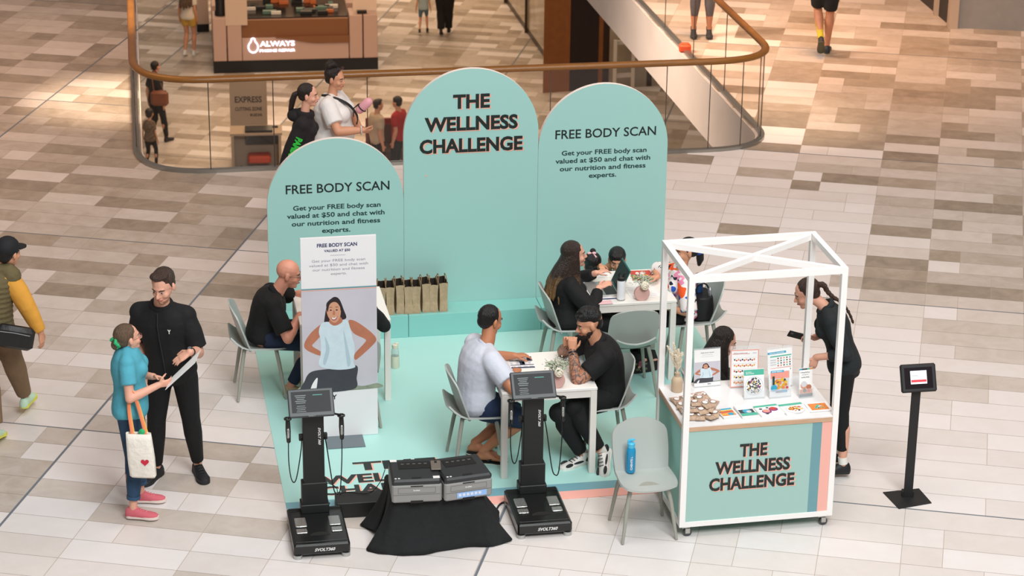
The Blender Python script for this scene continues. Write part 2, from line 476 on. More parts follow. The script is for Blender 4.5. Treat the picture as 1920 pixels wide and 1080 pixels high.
# panes: split near edge and sides by the joints the photo shows
def pane(pts, h0=.03, h1=1.0):
    mb = MB(); a = pts; rings = []
    off = [Vector(p) for p in a]
    for i, p in enumerate(off):
        q0 = off[max(i-1,0)]; q1 = off[min(i+1, len(off)-1)]; t = (q1-q0).normalized(); n = Vector((-t.y, t.x))*.006
        rings.append([(p.x-n.x,p.y-n.y,h0),(p.x+n.x,p.y+n.y,h0),(p.x+n.x,p.y+n.y,h1),(p.x-n.x,p.y-n.y,h1)])
    mb.loft(rings); o = mb.build('glass_pane', GLASS, None, sharp=30); world_child(o, bal); return o
def lerp_chain(p, q, n): return [p+(q-p)*i/n for i in range(n+1)]
iL = 1; aL = mid[1:12]; aR = mid[12:23]
leftside = lerp_chain(mid[0], mid[1], 8); rightside = lerp_chain(mid[-2], mid[-1], 8)
segs = [leftside[i:i+2] for i in range(8)] + [aL]
nearpts = lerp_chain(mid[11], mid[12], 4)
jx = [370, 515, 690, 860, 1030, 1245, 1340]
js = []
for x in jx:
    # joint positions along the near edge
    A = mid[11]; Bn = mid[12]; P = at_plane(x, 300, (A.x, A.y), (Bn.x, Bn.y)); t = (Vector((P.x, P.y))-A).dot((Bn-A))/((Bn-A).length**2); js.append(min(max(t, -.02), 1))
pts = [mid[11]]+[mid[11]+(mid[12]-mid[11])*t for t in js if .01 < t < .99]+[mid[12]]
segs += [pts[i:i+2] for i in range(len(pts)-1)] + [aR] + [rightside[i:i+2] for i in range(8)]
for sgm in segs: pane(sgm)
for p in pts + leftside[:-1] + [mid[1]] + rightside + [aR[3], aR[7]]:
    jm = MB(); jm.box((p.x, p.y, .5), (.010, .010, .96)); world_child(jm.build('pane_joint', TIE, None, smooth=False), bal)

# ------------------------------------------------------------------ shop fronts of the upper hall, top right
DARKW = mat('shopfront_dark', '#2b2522', .5); GREYW = mat('shopfront_grey', '#8d857c', .6, var=.05); BEIGE = mat('shopfront_trim', '#b79d84', .5)
def vwall(mb, a, b, z0, z1, th=.08, mi=0):
    a = Vector((a[0], a[1])); b = Vector((b[0], b[1])); d = (b-a).normalized(); n = Vector((-d.y, d.x))*th
    q = [a, b, b+n, a+n]; mb.prism([tuple(x) for x in q], z0, z1, mi)
wa = at(1725, 0); wb = at(1785, 52); wc = at(1990, 62)
mb = MB(); vwall(mb, wb, wc, 0, 3.6, .12); struct(mb.build('wall_right', GREYW, smooth=False), 'grey panelled wall of the upper hall, top right', 'wall')
wfar = wb+(wa-wb).normalized()*8
mb = MB(); vwall(mb, wfar, wb+(wa-wb).normalized()*.12, 0, 3.6, .1); struct(mb.build('wall_back', DARKW, smooth=False), 'dark shopfront wall receding at the top right', 'wall')
mb = MB(); mb.box((wb.x, wb.y, 1.8), (.12, .14, 3.6)); 
mid_ = wb+(wa-wb)*.45; mb.box((mid_.x, mid_.y, 1.8), (.1, .1, 3.6))
struct(mb.build('trim_4', BEIGE, smooth=False), 'beige upright trims of the shopfront at the top right', 'trim')

# ------------------------------------------------------------------ lower hall: shop front and kiosks
ZL = -6.0
SGLASS = mat('shop_glass', '#a79a86', .12, var=.25, vscale=1.2)
BRONZE = mat('bronze_frame', '#3b2a1f', .4, .3); DOOR = mat('dark_timber', '#241410', .45, var=.2, vscale=3, stretch=(6, 6, .4)); AMBER = mat('amber_timber', '#8a5426', .45, var=.1)
sa = at(945, 0, ZL); sb = at(1030, 122, ZL); sc_ = at(1058, 172, ZL); sd = at(1250, 160, ZL)
sfar = sb+(sa-sb).normalized()*14
shop = empty('shopfront', tuple(sb)); tag(shop, 'glazed shopfront with dark timber door in the lower hall', 'shopfront')
mb = MB(); vwall(mb, sfar, sb, ZL+.12, ZL+4.2, .02); world_child(mb.build('shop_window', SGLASS, None, smooth=False), shop)
mb = MB(); vwall(mb, sfar, sb, ZL, ZL+.14, .1)
for k in (0, 2.6, 5.2, 7.8, 10.4):
    q = sb+(sa-sb).normalized()*k; mb.box((q.x, q.y, ZL+2.1), (.09, .12, 4.2))
world_child(mb.build('window_frame', BRONZE, None, smooth=False), shop)
mb = MB(); vwall(mb, sb, sc_, ZL, ZL+4.2, .1); world_child(mb.build('side_panel', AMBER, None, smooth=False), shop)
dd = (sd-sc_); dd.z = 0; dd.normalize()
def sp(k, off=0): return sc_+dd*k
def sx(px): # distance along the front wall from pixel column at base
    P = at_plane(px, 150, (sc_.x, sc_.y), (sd.x, sd.y)); return (P-sc_).to_2d().length
mb = MB(); vwall(mb, sp(0), sp(sx(1121)), ZL, ZL+4.2, .1); world_child(mb.build('door', DOOR, None, smooth=False), shop)
mb = MB(); vwall(mb, sp(sx(1121)), sp(sx(1129)), ZL, ZL+4.2, .16); vwall(mb, sp(sx(1045)-.6), sp(.02), ZL, ZL+4.2, .02); world_child(mb.build('door_frame', AMBER, None, smooth=False), shop)
mb = MB(); vwall(mb, sp(sx(1129)), sp(sx(1141)), ZL, ZL+4.2, .1); vwall(mb, sp(sx(1212)), sp(sx(1222)), ZL, ZL+4.2, .3); world_child(mb.build('pillar', BRONZE, None, smooth=False), shop)
mb = MB(); vwall(mb, sp(sx(1141)), sp(sx(1212)), ZL, ZL+4.2, .03); vwall(mb, sp(sx(1222)), sp(sx(1480)), ZL, ZL+4.2, .03); world_child(mb.build('display_window', SGLASS, None, smooth=False), shop)
wt = mat('white_laminate', '#d9cfc4', .5)
mb = MB(); fa, fb = sp(sx(1147)), sp(sx(1181)); fa = fa - BY*.25; fb = fb-BY*.25
for (z0, z1) in ((1.0, 1.08), (0.3, .38)): vwall(mb, fa, fb, ZL+z0, ZL+z1, .06)
for q in (fa, fb): mb.box((q.x, q.y, ZL+.55), (.07, .07, 1.1))
world_child(mb.build('display_stand', wt, None, smooth=False), shop)

# the phone repair kiosk
KB = mat('kiosk_tan', '#bfa092', .55); KD = mat('kiosk_black', '#0d0c0c', .5); KBr = mat('kiosk_bronze', '#7f5230', .45); KG = mat('kiosk_glass_dark', '#1e1714', .15); 
LEDM = mat('led_white', '#f2ecff', .4, emit=2.6); KT = mat('kiosk_top', '#cdb5a3', .5)
k1 = at(401, 138, ZL); k2 = at(709, 130, ZL); kd = (k2-k1).to_3d(); kd.z = 0; KW = kd.length; kd.normalize(); kn = Vector((-kd.y, kd.x, 0))
kT = Matrix(((kd.x, kn.x, 0, k1.x),(kd.y, kn.y, 0, k1.y),(0,0,1,ZL),(0,0,0,1)))
kiosk = empty('repair_kiosk', tuple(k1), math.atan2(kd.y, kd.x)); tag(kiosk, 'tan phone repair kiosk with lit lettering on the lower floor', 'kiosk')
def kput(mb, name, m_, **k): return mb.build(name, m_, kiosk, **k)
kd_ = 3.4
mb = MB(); mb.box((KW/2, kd_/2, .13), (KW, kd_, .26)); kput(mb, 'plinth', KD, smooth=False)
wL = .59
for x0 in (0, KW-.6):
    for c_, d_ in (((x0+.145, .3, .72), (.27, .62, .92)), ((x0+.45, .3, .72), (.29, .62, .92)), ((x0+.3, 1.5, .72), (.6, .98, .92)), ((x0+.3, 2.5, .72), (.6, .98, .92))):
        mb = MB(); mb.box(c_, d_, b=.01); kput(mb, 'cabinet', KB)
mb = MB(); mb.box((KW/2, .05, .50), (KW-1.22, .08, .48)); kput(mb, 'front_panel', KB, smooth=False)
mb = MB(); mb.box((KW/2, .10, .93), (KW-1.22, .12, .36)); 
kput(mb, 'upper_panel', KBr, smooth=False)
mb = MB(); WL_ = KW-.6-1.3; pr = [(0,0.02)]+[(x, .0-.13*(3*(x/.9)**2-2*(x/.9)**3)) for x in [i*.09 for i in range(11)]]+[(WL_, -.13), (WL_, .02)]
T = Matrix.Translation(Vector((KW-.6-WL_, .0, .735))) @ Matrix.Rotation(math.pi/2, 4, 'X')
mb.prism([(x, y) for x, y in pr], -.02, .02, T=T); kput(mb, 'wave_panel', KBr, smooth=False)
mb = MB(); mb.box((KW/2, .9, 1.12), (KW-1.22, 1.5, .03)); kput(mb, 'display_glass', KG, smooth=False)
random.seed(3)
cols = [mat('item_a', '#5c7a70', .5), mat('item_b', '#d9d4cc', .5), mat('item_c', '#1c1a1a', .5), mat('item_d', '#c06a3a', .5)]
for i in range(26):
    mb = MB(); mb.box((.8+random.random()*(KW-1.7), .3+random.random()*1.1, 1.17), (random.uniform(.06,.3), random.uniform(.06,.2), .06), mi=0); kput(mb, 'boxed_goods', cols[random.randrange(4)], smooth=False)
mb = MB(); mb.box((KW/2, 1.75, 1.35), (KW-1.1, .35, .5)); kput(mb, 'back_counter', KT, smooth=False)
for x_ in (1.1, KW-1.2): mb = MB(); mb.box((x_, 1.55, 1.45), (.95, .04, .28)); kput(mb, 'screen', KD, smooth=False)
mb = MB(); mb.box((.16, -.0, .62), (.03, .02, 1.1)); mb.M = None
mb = MB(); mb.box((.5, .0, 1.4), (.45, .03, .75)); kput(mb, 'price_board', KT, smooth=False)
mb = MB(); mb.box((KW-.25, .3, 1.45), (.5, .03, .5), R=Matrix.Rotation(-.3, 3, 'X')); kput(mb, 'counter_sign', KT, smooth=False)
mb = MB(); mb.lathe([(.12, 1.18), (.12, 1.26), (.1, 1.3), (.11, 1.75), (.08, 1.8)], (.18, .25, 0), 12); kput(mb, 'figurine', KD)
mb = MB(); mb.box((KW-.32, .12, 1.22), (.2, .1, .05)); kput(mb, 'card_reader', KD, smooth=False)
Tt = face_frame((0, 0, 0), (1,0,0), (0,0,1))
mb = MB(); put_text(mb, 'ALWAYS', Matrix.Translation((1.33, -.0, .56)) @ Tt, .72, .11, .02, dz=.004)
put_text(mb, 'PHONE REPAIR', Matrix.Translation((1.33, -.0, .44)) @ Tt, .74, .055, .03, dz=.004)
kput(mb, 'lit_lettering', LEDM, smooth=False)
mb = MB(); ring = [(math.cos(a)*.1, math.sin(a)*.12+(.07 if 1.2 < a < 1.9 else 0)) for a in [i*2*math.pi/24 for i in range(24)]]
mb.tube([(.83+x, -.005, .55+y) for x, y in ring], .013, 6, closed=True); kput(mb, 'lit_logo', LEDM)
mb = MB(); mb.box((-.5, 2.0, .9), (.06, 3.4, .5)); 
# second kiosk block further back left with a lit edge
lk = empty('counter_block', tuple(at(381, 60, ZL)), math.atan2(kd.y, kd.x)); tag(lk, 'long pale counter block running back beside the kiosk', 'counter')
mb.M = None; mb = MB(); mb.box((.0, 3, .62), (.25, 6, .9)); mb.build('body', KT, lk, smooth=False); mb = MB(); mb.box((0, 3, .09), (.27, 6, .18)); mb.build('plinth', KD, lk, smooth=False)

# the barber sign panel and counter below
e1 = at(440, 318, ZL); 
bk = empty('barber_counter', tuple(at(436, 322, ZL)), TH*.6); tag(bk, 'low barber counter with black tray and red goods below a grey sign', 'counter')
PG = mat('panel_grey', '#a5917c', .6); BKM = mat('black_gloss', '#15191a', .3); REDM = mat('red_goods', '#b8432c', .5); TXD = mat('sign_lettering', '#3c3128', .6)
mb = MB(); mb.box((.45, .35, .35), (.9, .04, .7)); 
for x in (.02, .88): mb.box((x, .15, .35), (.05, .45, .7))
mb.box((.45, .2, .72), (.95, .5, .04)); mb.build('frame', PG, bk, smooth=False)
mb = MB(); mb.box((.55, .3, .6), (.6, .05, .35)); mb.box((.5, .12, .76), (.5, .25, .05)); mb.build('tray', BKM, bk, smooth=False)
mb = MB(); mb.box((.5, .12, .22), (.42, .3, .14), b=.03); mb.build('red_box', REDM, bk)
bs = empty('barber_sign', tuple(at(434, 285, ZL)), TH*.5); tag(bs, 'tall grey sign panel with dark barber lettering in the lower hall', 'sign')
sw = (at(503, 283, ZL)-at(434, 285, ZL)).length
mb = MB(); mb.box((sw/2, 0, .74), (sw, .06, 1.48)); mb.build('panel', PG, bs, smooth=False)
mb = MB()
for s_, w_, c_, z_ in (('EXPRESS', .5, .12, .98), ('CUTTING ZONE', .5, .07, .82), ('KIDS', .22, .05, .71)):
    put_text(mb, s_, Matrix.Translation((sw/2+(.14 if s_ == 'KIDS' else 0), -.035, z_)) @ Tt, w_, c_, .02)
mb.build('lettering', TXD, bs, smooth=False)
mb = MB(); mb.lathe([(.05, 0), (.08, .1), (.085, .3), (.05, .33)], (0,0,0), 12); o = mb.build('plant_pot', BKM, None, loc=None); o.location = at(487, 287, ZL)+Vector((0,-.16,0)); tag(o, 'small dark round pot standing in front of the grey barber sign', 'pot')
# stall with red display, centre low
st = empty('food_stall', tuple(at(690, 312, ZL)), TH*.5); tag(st, 'dark stall counter with red back board, lower hall behind the tall arch', 'stall')
mb = MB(); mb.box((.5, .2, .15), (1.1, .5, .3)); mb.build('counter', BRONZE, st, smooth=False)
mb = MB(); mb.box((.35, .5, .5), (.75, .05, .55)); mb.build('back_board', mat('stall_red', '#7d1c18', .5), st, smooth=False)
mb = MB(); mb.box((.28, .46, .45), (.5, .02, .42)); mb.build('menu_board', mat('stall_brown', '#4a2b1c', .5), st, smooth=False)
# ------------------------------------------------------------------ booth structure
TEAL = mat('teal_print', '#9fcbc4', .55, bump=.03, bscale=300)
TEALM = mat('teal_mat', '#acdcd5', .5); TEALP = mat('teal_plinth', '#89c6bf', .5, bump=.03, bscale=200)
BLUES = mat('blue_stripe', '#74a5b1', .5); PINKS = mat('pink_stripe', '#f3b2a5', .5)
EDGEW = mat('panel_edge', '#f0e2da', .5); INK = mat('ink_black', '#16211f', .5); INKP = mat('ink_pink', '#f0b09c', .5); INKG = mat('ink_green', '#1c3b38', .5)
INKN = mat('ink_navy', '#22305e', .5); INKGR = mat('ink_grey', '#8c8f9b', .5)
def bput(mb, name, m_, parent=None, u=0, v=0, z=0, rz=TH, **k):
    o = mb.build(name, m_, parent, **k)
    if parent is None: o.location = bw(u, v, z); o.rotation_euler = (0, 0, rz)
    return o
Tt = face_frame((0, 0, 0), (1,0,0), (0,0,1))
def wellness(mb, T, cap, lead, widths, off, bold=.03):
    """the three line title, first its pink drop layer then the black one"""
    for mi, dx, dz in ((1, off, .0005), (0, 0, .0012)):
        for k, (s_, w_) in enumerate(zip(('THE', 'WELLNESS', 'CHALLENGE'), widths)):
            put_text(mb, s_, T @ Matrix.Translation((dx, -k*lead-dx*.7, 0)), w_, cap, bold, mi=mi, dz=dz)
def arch_panel(u0, u1, h, label, kind):
    w = u1-u0; r = w/2
    root = empty('arch_panel', bw((u0+u1)/2, 0), TH); tag(root, label, 'display panel', 'arched backdrop panels')
    pts = [(-r, 0), (r, 0)]+[(r*math.cos(a), h-r+r*math.sin(a)) for a in [i*math.pi/36 for i in range(37)]]
    T = Matrix.Rotation(math.pi/2, 4, 'X')
    mb = MB(); mb.prism(pts, -.045, 0, 0, T=T)
    mb.m = [0 if i == 1 else 1 for i in range(len(mb.m))]
    mb.build('board', [TEAL, EDGEW], root, smooth=False)
    for x in (-r*.6, r*.6): mb = MB(); mb.box((x, .35, .5), (.04, .04, 1.0)); mb.box((x, .2, .03), (.04, .36, .04)); mb.build('brace', EDGEW, root, smooth=False)
    F = lambda x, z: Matrix.Translation((x, -.0015, z)) @ Tt
    mb = MB()
    if kind == 'title':
        wellness(mb, F(.0, 2.028), .125, .2, (.325, .825, .915), .012, .038)
        mb.build('lettering', [INK, INKP], root, smooth=False)
        mb = MB(); mb.cyl((-.4, -.001, 1.42), (-.4, -.004, 1.42), .008, 10); mb.build('sticker', INKP, root)
    else:
        zz = h-.49
        put_text(mb, 'FREE BODY SCAN', F(.02, zz), .91, .085, .012)
        for k, (s_, w_) in enumerate((('Get your FREE body scan', .77), ('valued at $50 and chat with', .86), ('our nutrition and fitness', .78), ('experts.', .25))):
            put_text(mb, s_, F(.0 if k else .01, zz-.155-k*.073), w_, .044, .022, mi=1)
        mb.build('lettering', [INK, INKG], root, smooth=False)
    return root
arch_panel(-1.575, -.376, 1.80, 'shortest teal arch panel at the left reading FREE BODY SCAN', 'scan')
arch_panel(-.374, .822, 2.38, 'tall teal centre arch panel reading THE WELLNESS CHALLENGE', 'title')
arch_panel(.824, 1.995, 2.195, 'medium height teal arch panel at the right reading FREE BODY SCAN', 'scan')
for (a, b, lb) in ((-1.57, -.375, 'teal bench plinth holding the paper bags, under the left arch'), (-.371, .821, 'teal bench plinth under the tall centre arch'), (.825, 1.985, 'teal bench plinth under the right arch, behind the far table')):
    mb = MB(); mb.box(((b-a)/2, -.133, .105), (b-a, .262, .21)); tag(bput(mb, 'bench_plinth', TEALP, u=a, z=.004, smooth=False, bevel=.003), lb, 'plinth', 'teal bench plinths')
mb = MB(); U0, U1 = -1.74, 2.21
mb.box(((U0+U1)/2, (-3.355+.06)/2, .002), (U1-U0, 3.415, .004)); 
mb.box(((U0+U1)/2, -3.42, .002), (U1-U0, .13, .004), mi=1); mb.box(((U0+U1)/2, -3.55, .002), (U1-U0, .13, .004), mi=2)
matr = bput(mb, 'floor_mat', [TEALM, BLUES, PINKS], smooth=False); tag(matr, 'large teal floor mat with blue and pink stripes along its front edge', 'mat')
# lettering lying on the mat
mb = MB()
l0 = at(655, 890); 
def matuv(px, py):
    q = at(px, py)-BO; return (q.dot(BX), q.dot(BY))
a_ = matuv(605, 910); b_ = matuv(655, 884); c_ = matuv(603, 930)
Tf = Matrix.Translation((0,0,.0042))
uc = a_[0]+.60
for mi, dx, dz in ((1, .013, .0004), (0, 0, .0009)):
    for k, (s_, w_, v_) in enumerate((('THE', .66, b_[1]), ('WELLNESS', 1.22, a_[1]), ('CHALLENGE', 1.28, c_[1]))):
        put_text(mb, s_, Tf @ Matrix.Translation((uc+dx+(.0 if k else .0), v_-dx*.6, 0)), w_, abs(matuv(655, 868.5)[1]-matuv(655, 884)[1]), .035, mi=mi, dz=dz)
mb.build('lettering', [INK, INKP], matr, smooth=False)
mb = MB(); q = matuv(614, 945); mb.cyl((q[0], q[1], .004), (q[0], q[1], .008), .02, 14); mb.build('cap_disc', INK, matr)

# ------------------------------------------------------------------ tables
TW = mat('table_white', '#f0ece6', .35); TL = mat('table_leg_white', '#e4dfd8', .4)
def table(label, o_world, rz, w=.75, d=.75, h=.735):
    r = empty('dining_table', o_world, rz); tag(r, label, 'table', 'white square tables')
    mb = MB(); mb.box((w/2, d/2, h-.012), (w, d, .024), b=.003); mb.build('tabletop', TW, r, smooth=False)
    mb = MB(); t = .05
    for (cx, cy, sx_, sy_) in ((w/2, .022, w-.09, .03), (w/2, d-.022, w-.09, .03), (.022, d/2, .03, d-.09), (w-.022, d/2, .03, d-.09)):
        mb.box((cx, cy, h-.024-.03), (sx_, sy_, .058))
    mb.build('apron', TL, r, smooth=False)
    for (x, y) in ((.027, .027), (w-.027, .027), (w-.027, d-.027), (.027, d-.027)):
        mb = MB(); mb.box((x, y, (h-.026)/2), (.05, .05, h-.026), b=.002); mb.build('leg', TL, r, smooth=False)
    return r
t1 = table('white square table in the front centre between the two men', (-.068, 16.825, .004), .173)
t2 = table('white table with the laptop, in front of the right arch', bw(.99, -1.535, .004), TH)
t3 = table('white table at the left behind the photo banner', bw(-1.45, -1.60, .004), TH)

# ------------------------------------------------------------------ chairs
CH_S = mat('chair_shell', '#acb1ac', .5, bump=.02, bscale=200); CH_L = mat('chair_leg', '#9b9b90', .45)
def chair_shape():
    """origin on the floor under the seat centre, front towards +y"""
    W, D = .22, .21
    # seat: dished sheet, rim curling up at the back
    n, k = 17, 13
    top = []
    for j in range(k):
        v = j/(k-1); row = []
        for i in range(n):
            u = i/(n-1)*2-1
            y = -D+v*2*D
            hw = W*(1-.10*(1-v)**1.2)
            q = abs(v*2-1)**4; x = u*hw*(1-.17*q)
            z = .447+.012*(v*2-1)**2*(1 if v < .5 else -.8) + .022*abs(u)**3 - .01*(1-u*u)
            if v < .25: z += .085*((.25-v)/.25)**1.6*(.78+.22*abs(u)**1.2)
            row.append((x, y-(.03*(.25-v)/.25 if v < .25 else 0), z))
        top.append(row)
    def sheet(rows, th):
        mb = MB(); R = len(rows); Cn = len(rows[0]); P = [[Vector(p) for p in r_] for r_ in rows]
        N = []
        for j in range(R):
            rr = []
            for i in range(Cn):
                du = P[j][min(i+1, Cn-1)]-P[j][max(i-1, 0)]; dv = P[min(j+1, R-1)][i]-P[max(j-1, 0)][i]
                rr.append(du.cross(dv).normalized())
            N.append(rr)
        vs = [P[j][i] for j in range(R) for i in range(Cn)]+[P[j][i]-N[j][i]*th for j in range(R) for i in range(Cn)]
        fs = []; o = R*Cn
        for j in range(R-1):
            for i in range(Cn-1):
                a = j*Cn+i; fs.append((a, a+1, a+Cn+1, a+Cn)); fs.append((o+a+Cn, o+a+Cn+1, o+a+1, o+a))
        bd = [i for i in range(Cn)]+[j*Cn+Cn-1 for j in range(1, R)]+[(R-1)*Cn+i for i in range(Cn-2, -1, -1)]+[j*Cn for j in range(R-2, 0, -1)]
        for a, b in zip(bd, bd[1:]+bd[:1]): fs.append((b, a, o+a, o+b))
        mb.add(vs, fs); return mb
    seat = sheet(top, .014)
    # back: curved shell with rounded top corners
    rows = []
    for j in range(15):
        v = j/14; z = .44+.37*v
        hw = (.205+.012*math.sin(v*math.pi))*(1 if v < .72 else math.sqrt(max(0.02, 1-((v-.72)/.285)**2.6))**.9)
        hw = max(hw, .07); row = []
        for i in range(n):
            u = i/(n-1)*2-1; x = u*hw
            y = -.165-.085*v**1.15+.055*(abs(x)/.22)**2*(1-.25*v)+(.03*(1-v)**3)
            row.append((x, y, z+(.0 if v < .99 else .004*(1-u*u))))
        rows.append(row)
    back = sheet(rows, .013)
    legs = []
    for sx_, sy_ in ((1,1), (-1,1), (-1,-1), (1,-1)):
        mb = MB(); mb.tube([(sx_*.135, sy_*.13-.005, .44), (sx_*.165, sy_*.155-.005, .30), (sx_*.206, sy_*.20-.005, .004)], [.017, .0165, .0115], 12); legs.append(mb)
    fr = MB(); fr.box((0, 0, .43), (.27, .27, .012), b=.004)
    return seat, back, legs, fr
def make_chair(label):
    r = empty('shell_chair'); tag(r, label, 'chair', 'grey moulded shell chairs')
    s, b, l, f = chair_shape()
    s.build('seat', CH_S, r, sharp=60); b.build('backrest', CH_S, r, sharp=60)
    for q in l: q.build('leg', CH_L, r)
    f.build('seat_frame', CH_L, r)
    return r
chair0 = make_chair('pale grey shell chair holding a blue bottle beside the cart')
_used = [False]
def chair(pos, face, label):
    """face: world direction the sitter looks"""
    rz = math.atan2(-face[0], face[1])
    if not _used[0]: _used[0] = True; c = chair0
    else: c = copy_tree(chair0)
    c.location = (pos[0], pos[1], pos[2] if len(pos) > 2 else .004); c.rotation_euler = (0, 0, rz); c['label'] = label
    return c
FC = [at(1142, 974.7), at(1170, 1025.7), at(1269, 1014), at(1240, 964)]
fc = sum(FC, Vector())/4; fd = ((FC[1]+FC[2])-(FC[0]+FC[3])).normalized()
chair((fc.x, fc.y, 0.001), fd, 'empty pale grey shell chair holding a blue bottle, beside the cart')
CHAIRS = {}
def bdir(deg): a = math.radians(deg)+TH; return Vector((math.cos(a), math.sin(a), 0))   # 0 = booth right, 90 = away
def chairb(u, v, deg, label, key):
    p = bw(u, v, .004); CHAIRS[key] = (p, bdir(deg)); return chair(p, bdir(deg), label)

# ------------------------------------------------------------------ cart
CW = mat('cart_white', '#f2efec', .4); MARB = mat('marble_top', '#e9e8e8', .25, var=.05, vscale=5); OAK = mat('oak_edge', '#c5a183', .5, var=.08, vscale=10, stretch=(1, 8, 8)); CTEAL = mat('cart_teal', '#9fc3bb', .5); CBL = mat('cart_blue', '#6b9ba3', .5); CPK = mat('cart_pink', '#eeb1a4', .5); CSIDE = mat('cart_side_teal', '#8cc4b8', .5)
CASTG = mat('caster_grey', '#3f4144', .5); CASTM = mat('caster_metal', '#b9b7b2', .35, .7)
cx, cy, cth, cw, cd, cz0, chh, czc = 1.259, 15.874, .200, 1.184, .777, .088, 2.077, .907
cart = empty('display_cart', (cx, cy, 0), cth); tag(cart, 'white framed display cart with teal front reading THE WELLNESS CHALLENGE', 'cart')
CM = Matrix.Translation((cx, cy, 0)) @ Matrix.Rotation(cth, 4, 'Z')
pt = .045
for (x, y) in ((pt/2, pt/2), (cw-pt/2, pt/2), (cw-pt/2, cd-pt/2), (pt/2, cd-pt/2)):
    mb = MB(); mb.box((x, y, (cz0+chh-pt)/2), (pt, pt, chh-cz0-pt-.0005)); mb.build('post', CW, cart, smooth=False, bevel=.002)
mb = MB(); zt = chh-pt/2
mb.box((cw/2, pt/2, zt), (cw-.001, pt-.002, pt)); mb.box((cw/2, cd-pt/2, zt), (cw-.001, pt-.002, pt)); mb.box((pt/2, cd/2, zt), (pt-.002, cd-2*pt, pt)); mb.box((cw-pt/2, cd/2, zt), (pt-.002, cd-2*pt, pt))
mb.build('top_frame', CW, cart, smooth=False)
mb = MB(); dl = math.hypot(cw-2.2*pt, cd-2.2*pt)-.02; an = math.atan2(cd-pt, cw-pt)
mb.box((cw/2, cd/2, zt-.003), (dl, pt*.9, pt*.95), R=Matrix.Rotation(an, 3, 'Z')); mb.box((cw/2, cd/2, zt-.0045), (dl, pt*.9, pt*.94), R=Matrix.Rotation(-an, 3, 'Z')); mb.build('cross_brace', CW, cart, smooth=False)
mb = MB(); mb.box((cw/2, pt/2, cz0+.02), (cw-.002, pt-.002, .04)); mb.box((cw/2, cd-pt/2, cz0+.02), (cw-.002, pt-.002, .04)); mb.box((pt/2, cd/2, cz0+.02), (pt-.002, cd-.002, .04)); mb.box((cw-pt/2, cd/2, cz0+.02), (pt-.002, cd-.002, .04)); mb.build('bottom_frame', CW, cart, smooth=False)
mb = MB(); y0, y1 = .010, cd-.01; mb.box((cw/2, (y0+y1)/2, .47), (cw-.09, y1-y0-.03, .78), mi=1)
mb.build('cabinet', [CW, CSIDE], cart, smooth=False)
mb = MB(); mb.box((cw/2-.075, .013, .50), (cw-.09-.15, .006, .745)); mb.box((cw-.045-.15+.0375, .013, .50), (.075, .006, .745), mi=1); mb.box((cw-.045-.0375, .013, .50), (.075, .006, .745), mi=2)
mb.build('front_graphic', [CTEAL, CBL, CPK], cart, smooth=False)
for x_ in (.018, cw-.018): mb = MB(); mb.box((x_, cd/2, .50), (.006, cd-.09, .745)); mb.build('side_panel', CSIDE, cart, smooth=False)
mb = MB(); mb.box((cw/2, cd/2+.001, czc-.004), (cw-.012, cd-.012, .008)); mb.build('marble_top', MARB, cart, smooth=False)
mb = MB(); mb.box((cw/2, cd/2, czc-.025), (cw-.008, cd-.008, .034)); mb.build('oak_edge', OAK, cart, smooth=False)
mb = MB(); wellness(mb, Matrix.Translation((.545, .0085, .635)) @ Tt, .10, .132, (.21, .575, .655), .010, .038); mb.build('lettering', [INK, INKP], cart, smooth=False)
mb = MB(); put_text(mb, 'A~w', Matrix.Translation((.42, .47, chh+.001)) @ Matrix.Rotation(.3, 4, 'Z'), .1, .02); 
for (x, y) in ((.04, .04), (cw-.09, .04), (cw-.06, cd-.06), (.04, cd-.06)):
    r = empty('c', (0,0,0)); bpy.data.objects.remove(r)
    mb = MB(); mb.box((x+.015, y, .082), (.06, .06, .01)); mb.tube([(x+.015, y, .08), (x+.03, y, .055), (x+.035, y, .035)], .010, 8); mb.box((x+.033, y-.017, .045), (.035, .004, .04)); mb.box((x+.033, y+.017, .045), (.035, .004, .04)); f = mb.build('caster', CASTM, cart)
    mb = MB(); mb.tube([(x+.035, y-.013, .032), (x+.035, y+.013, .032)], .031, 18); mb.build('wheel', CASTG, f)

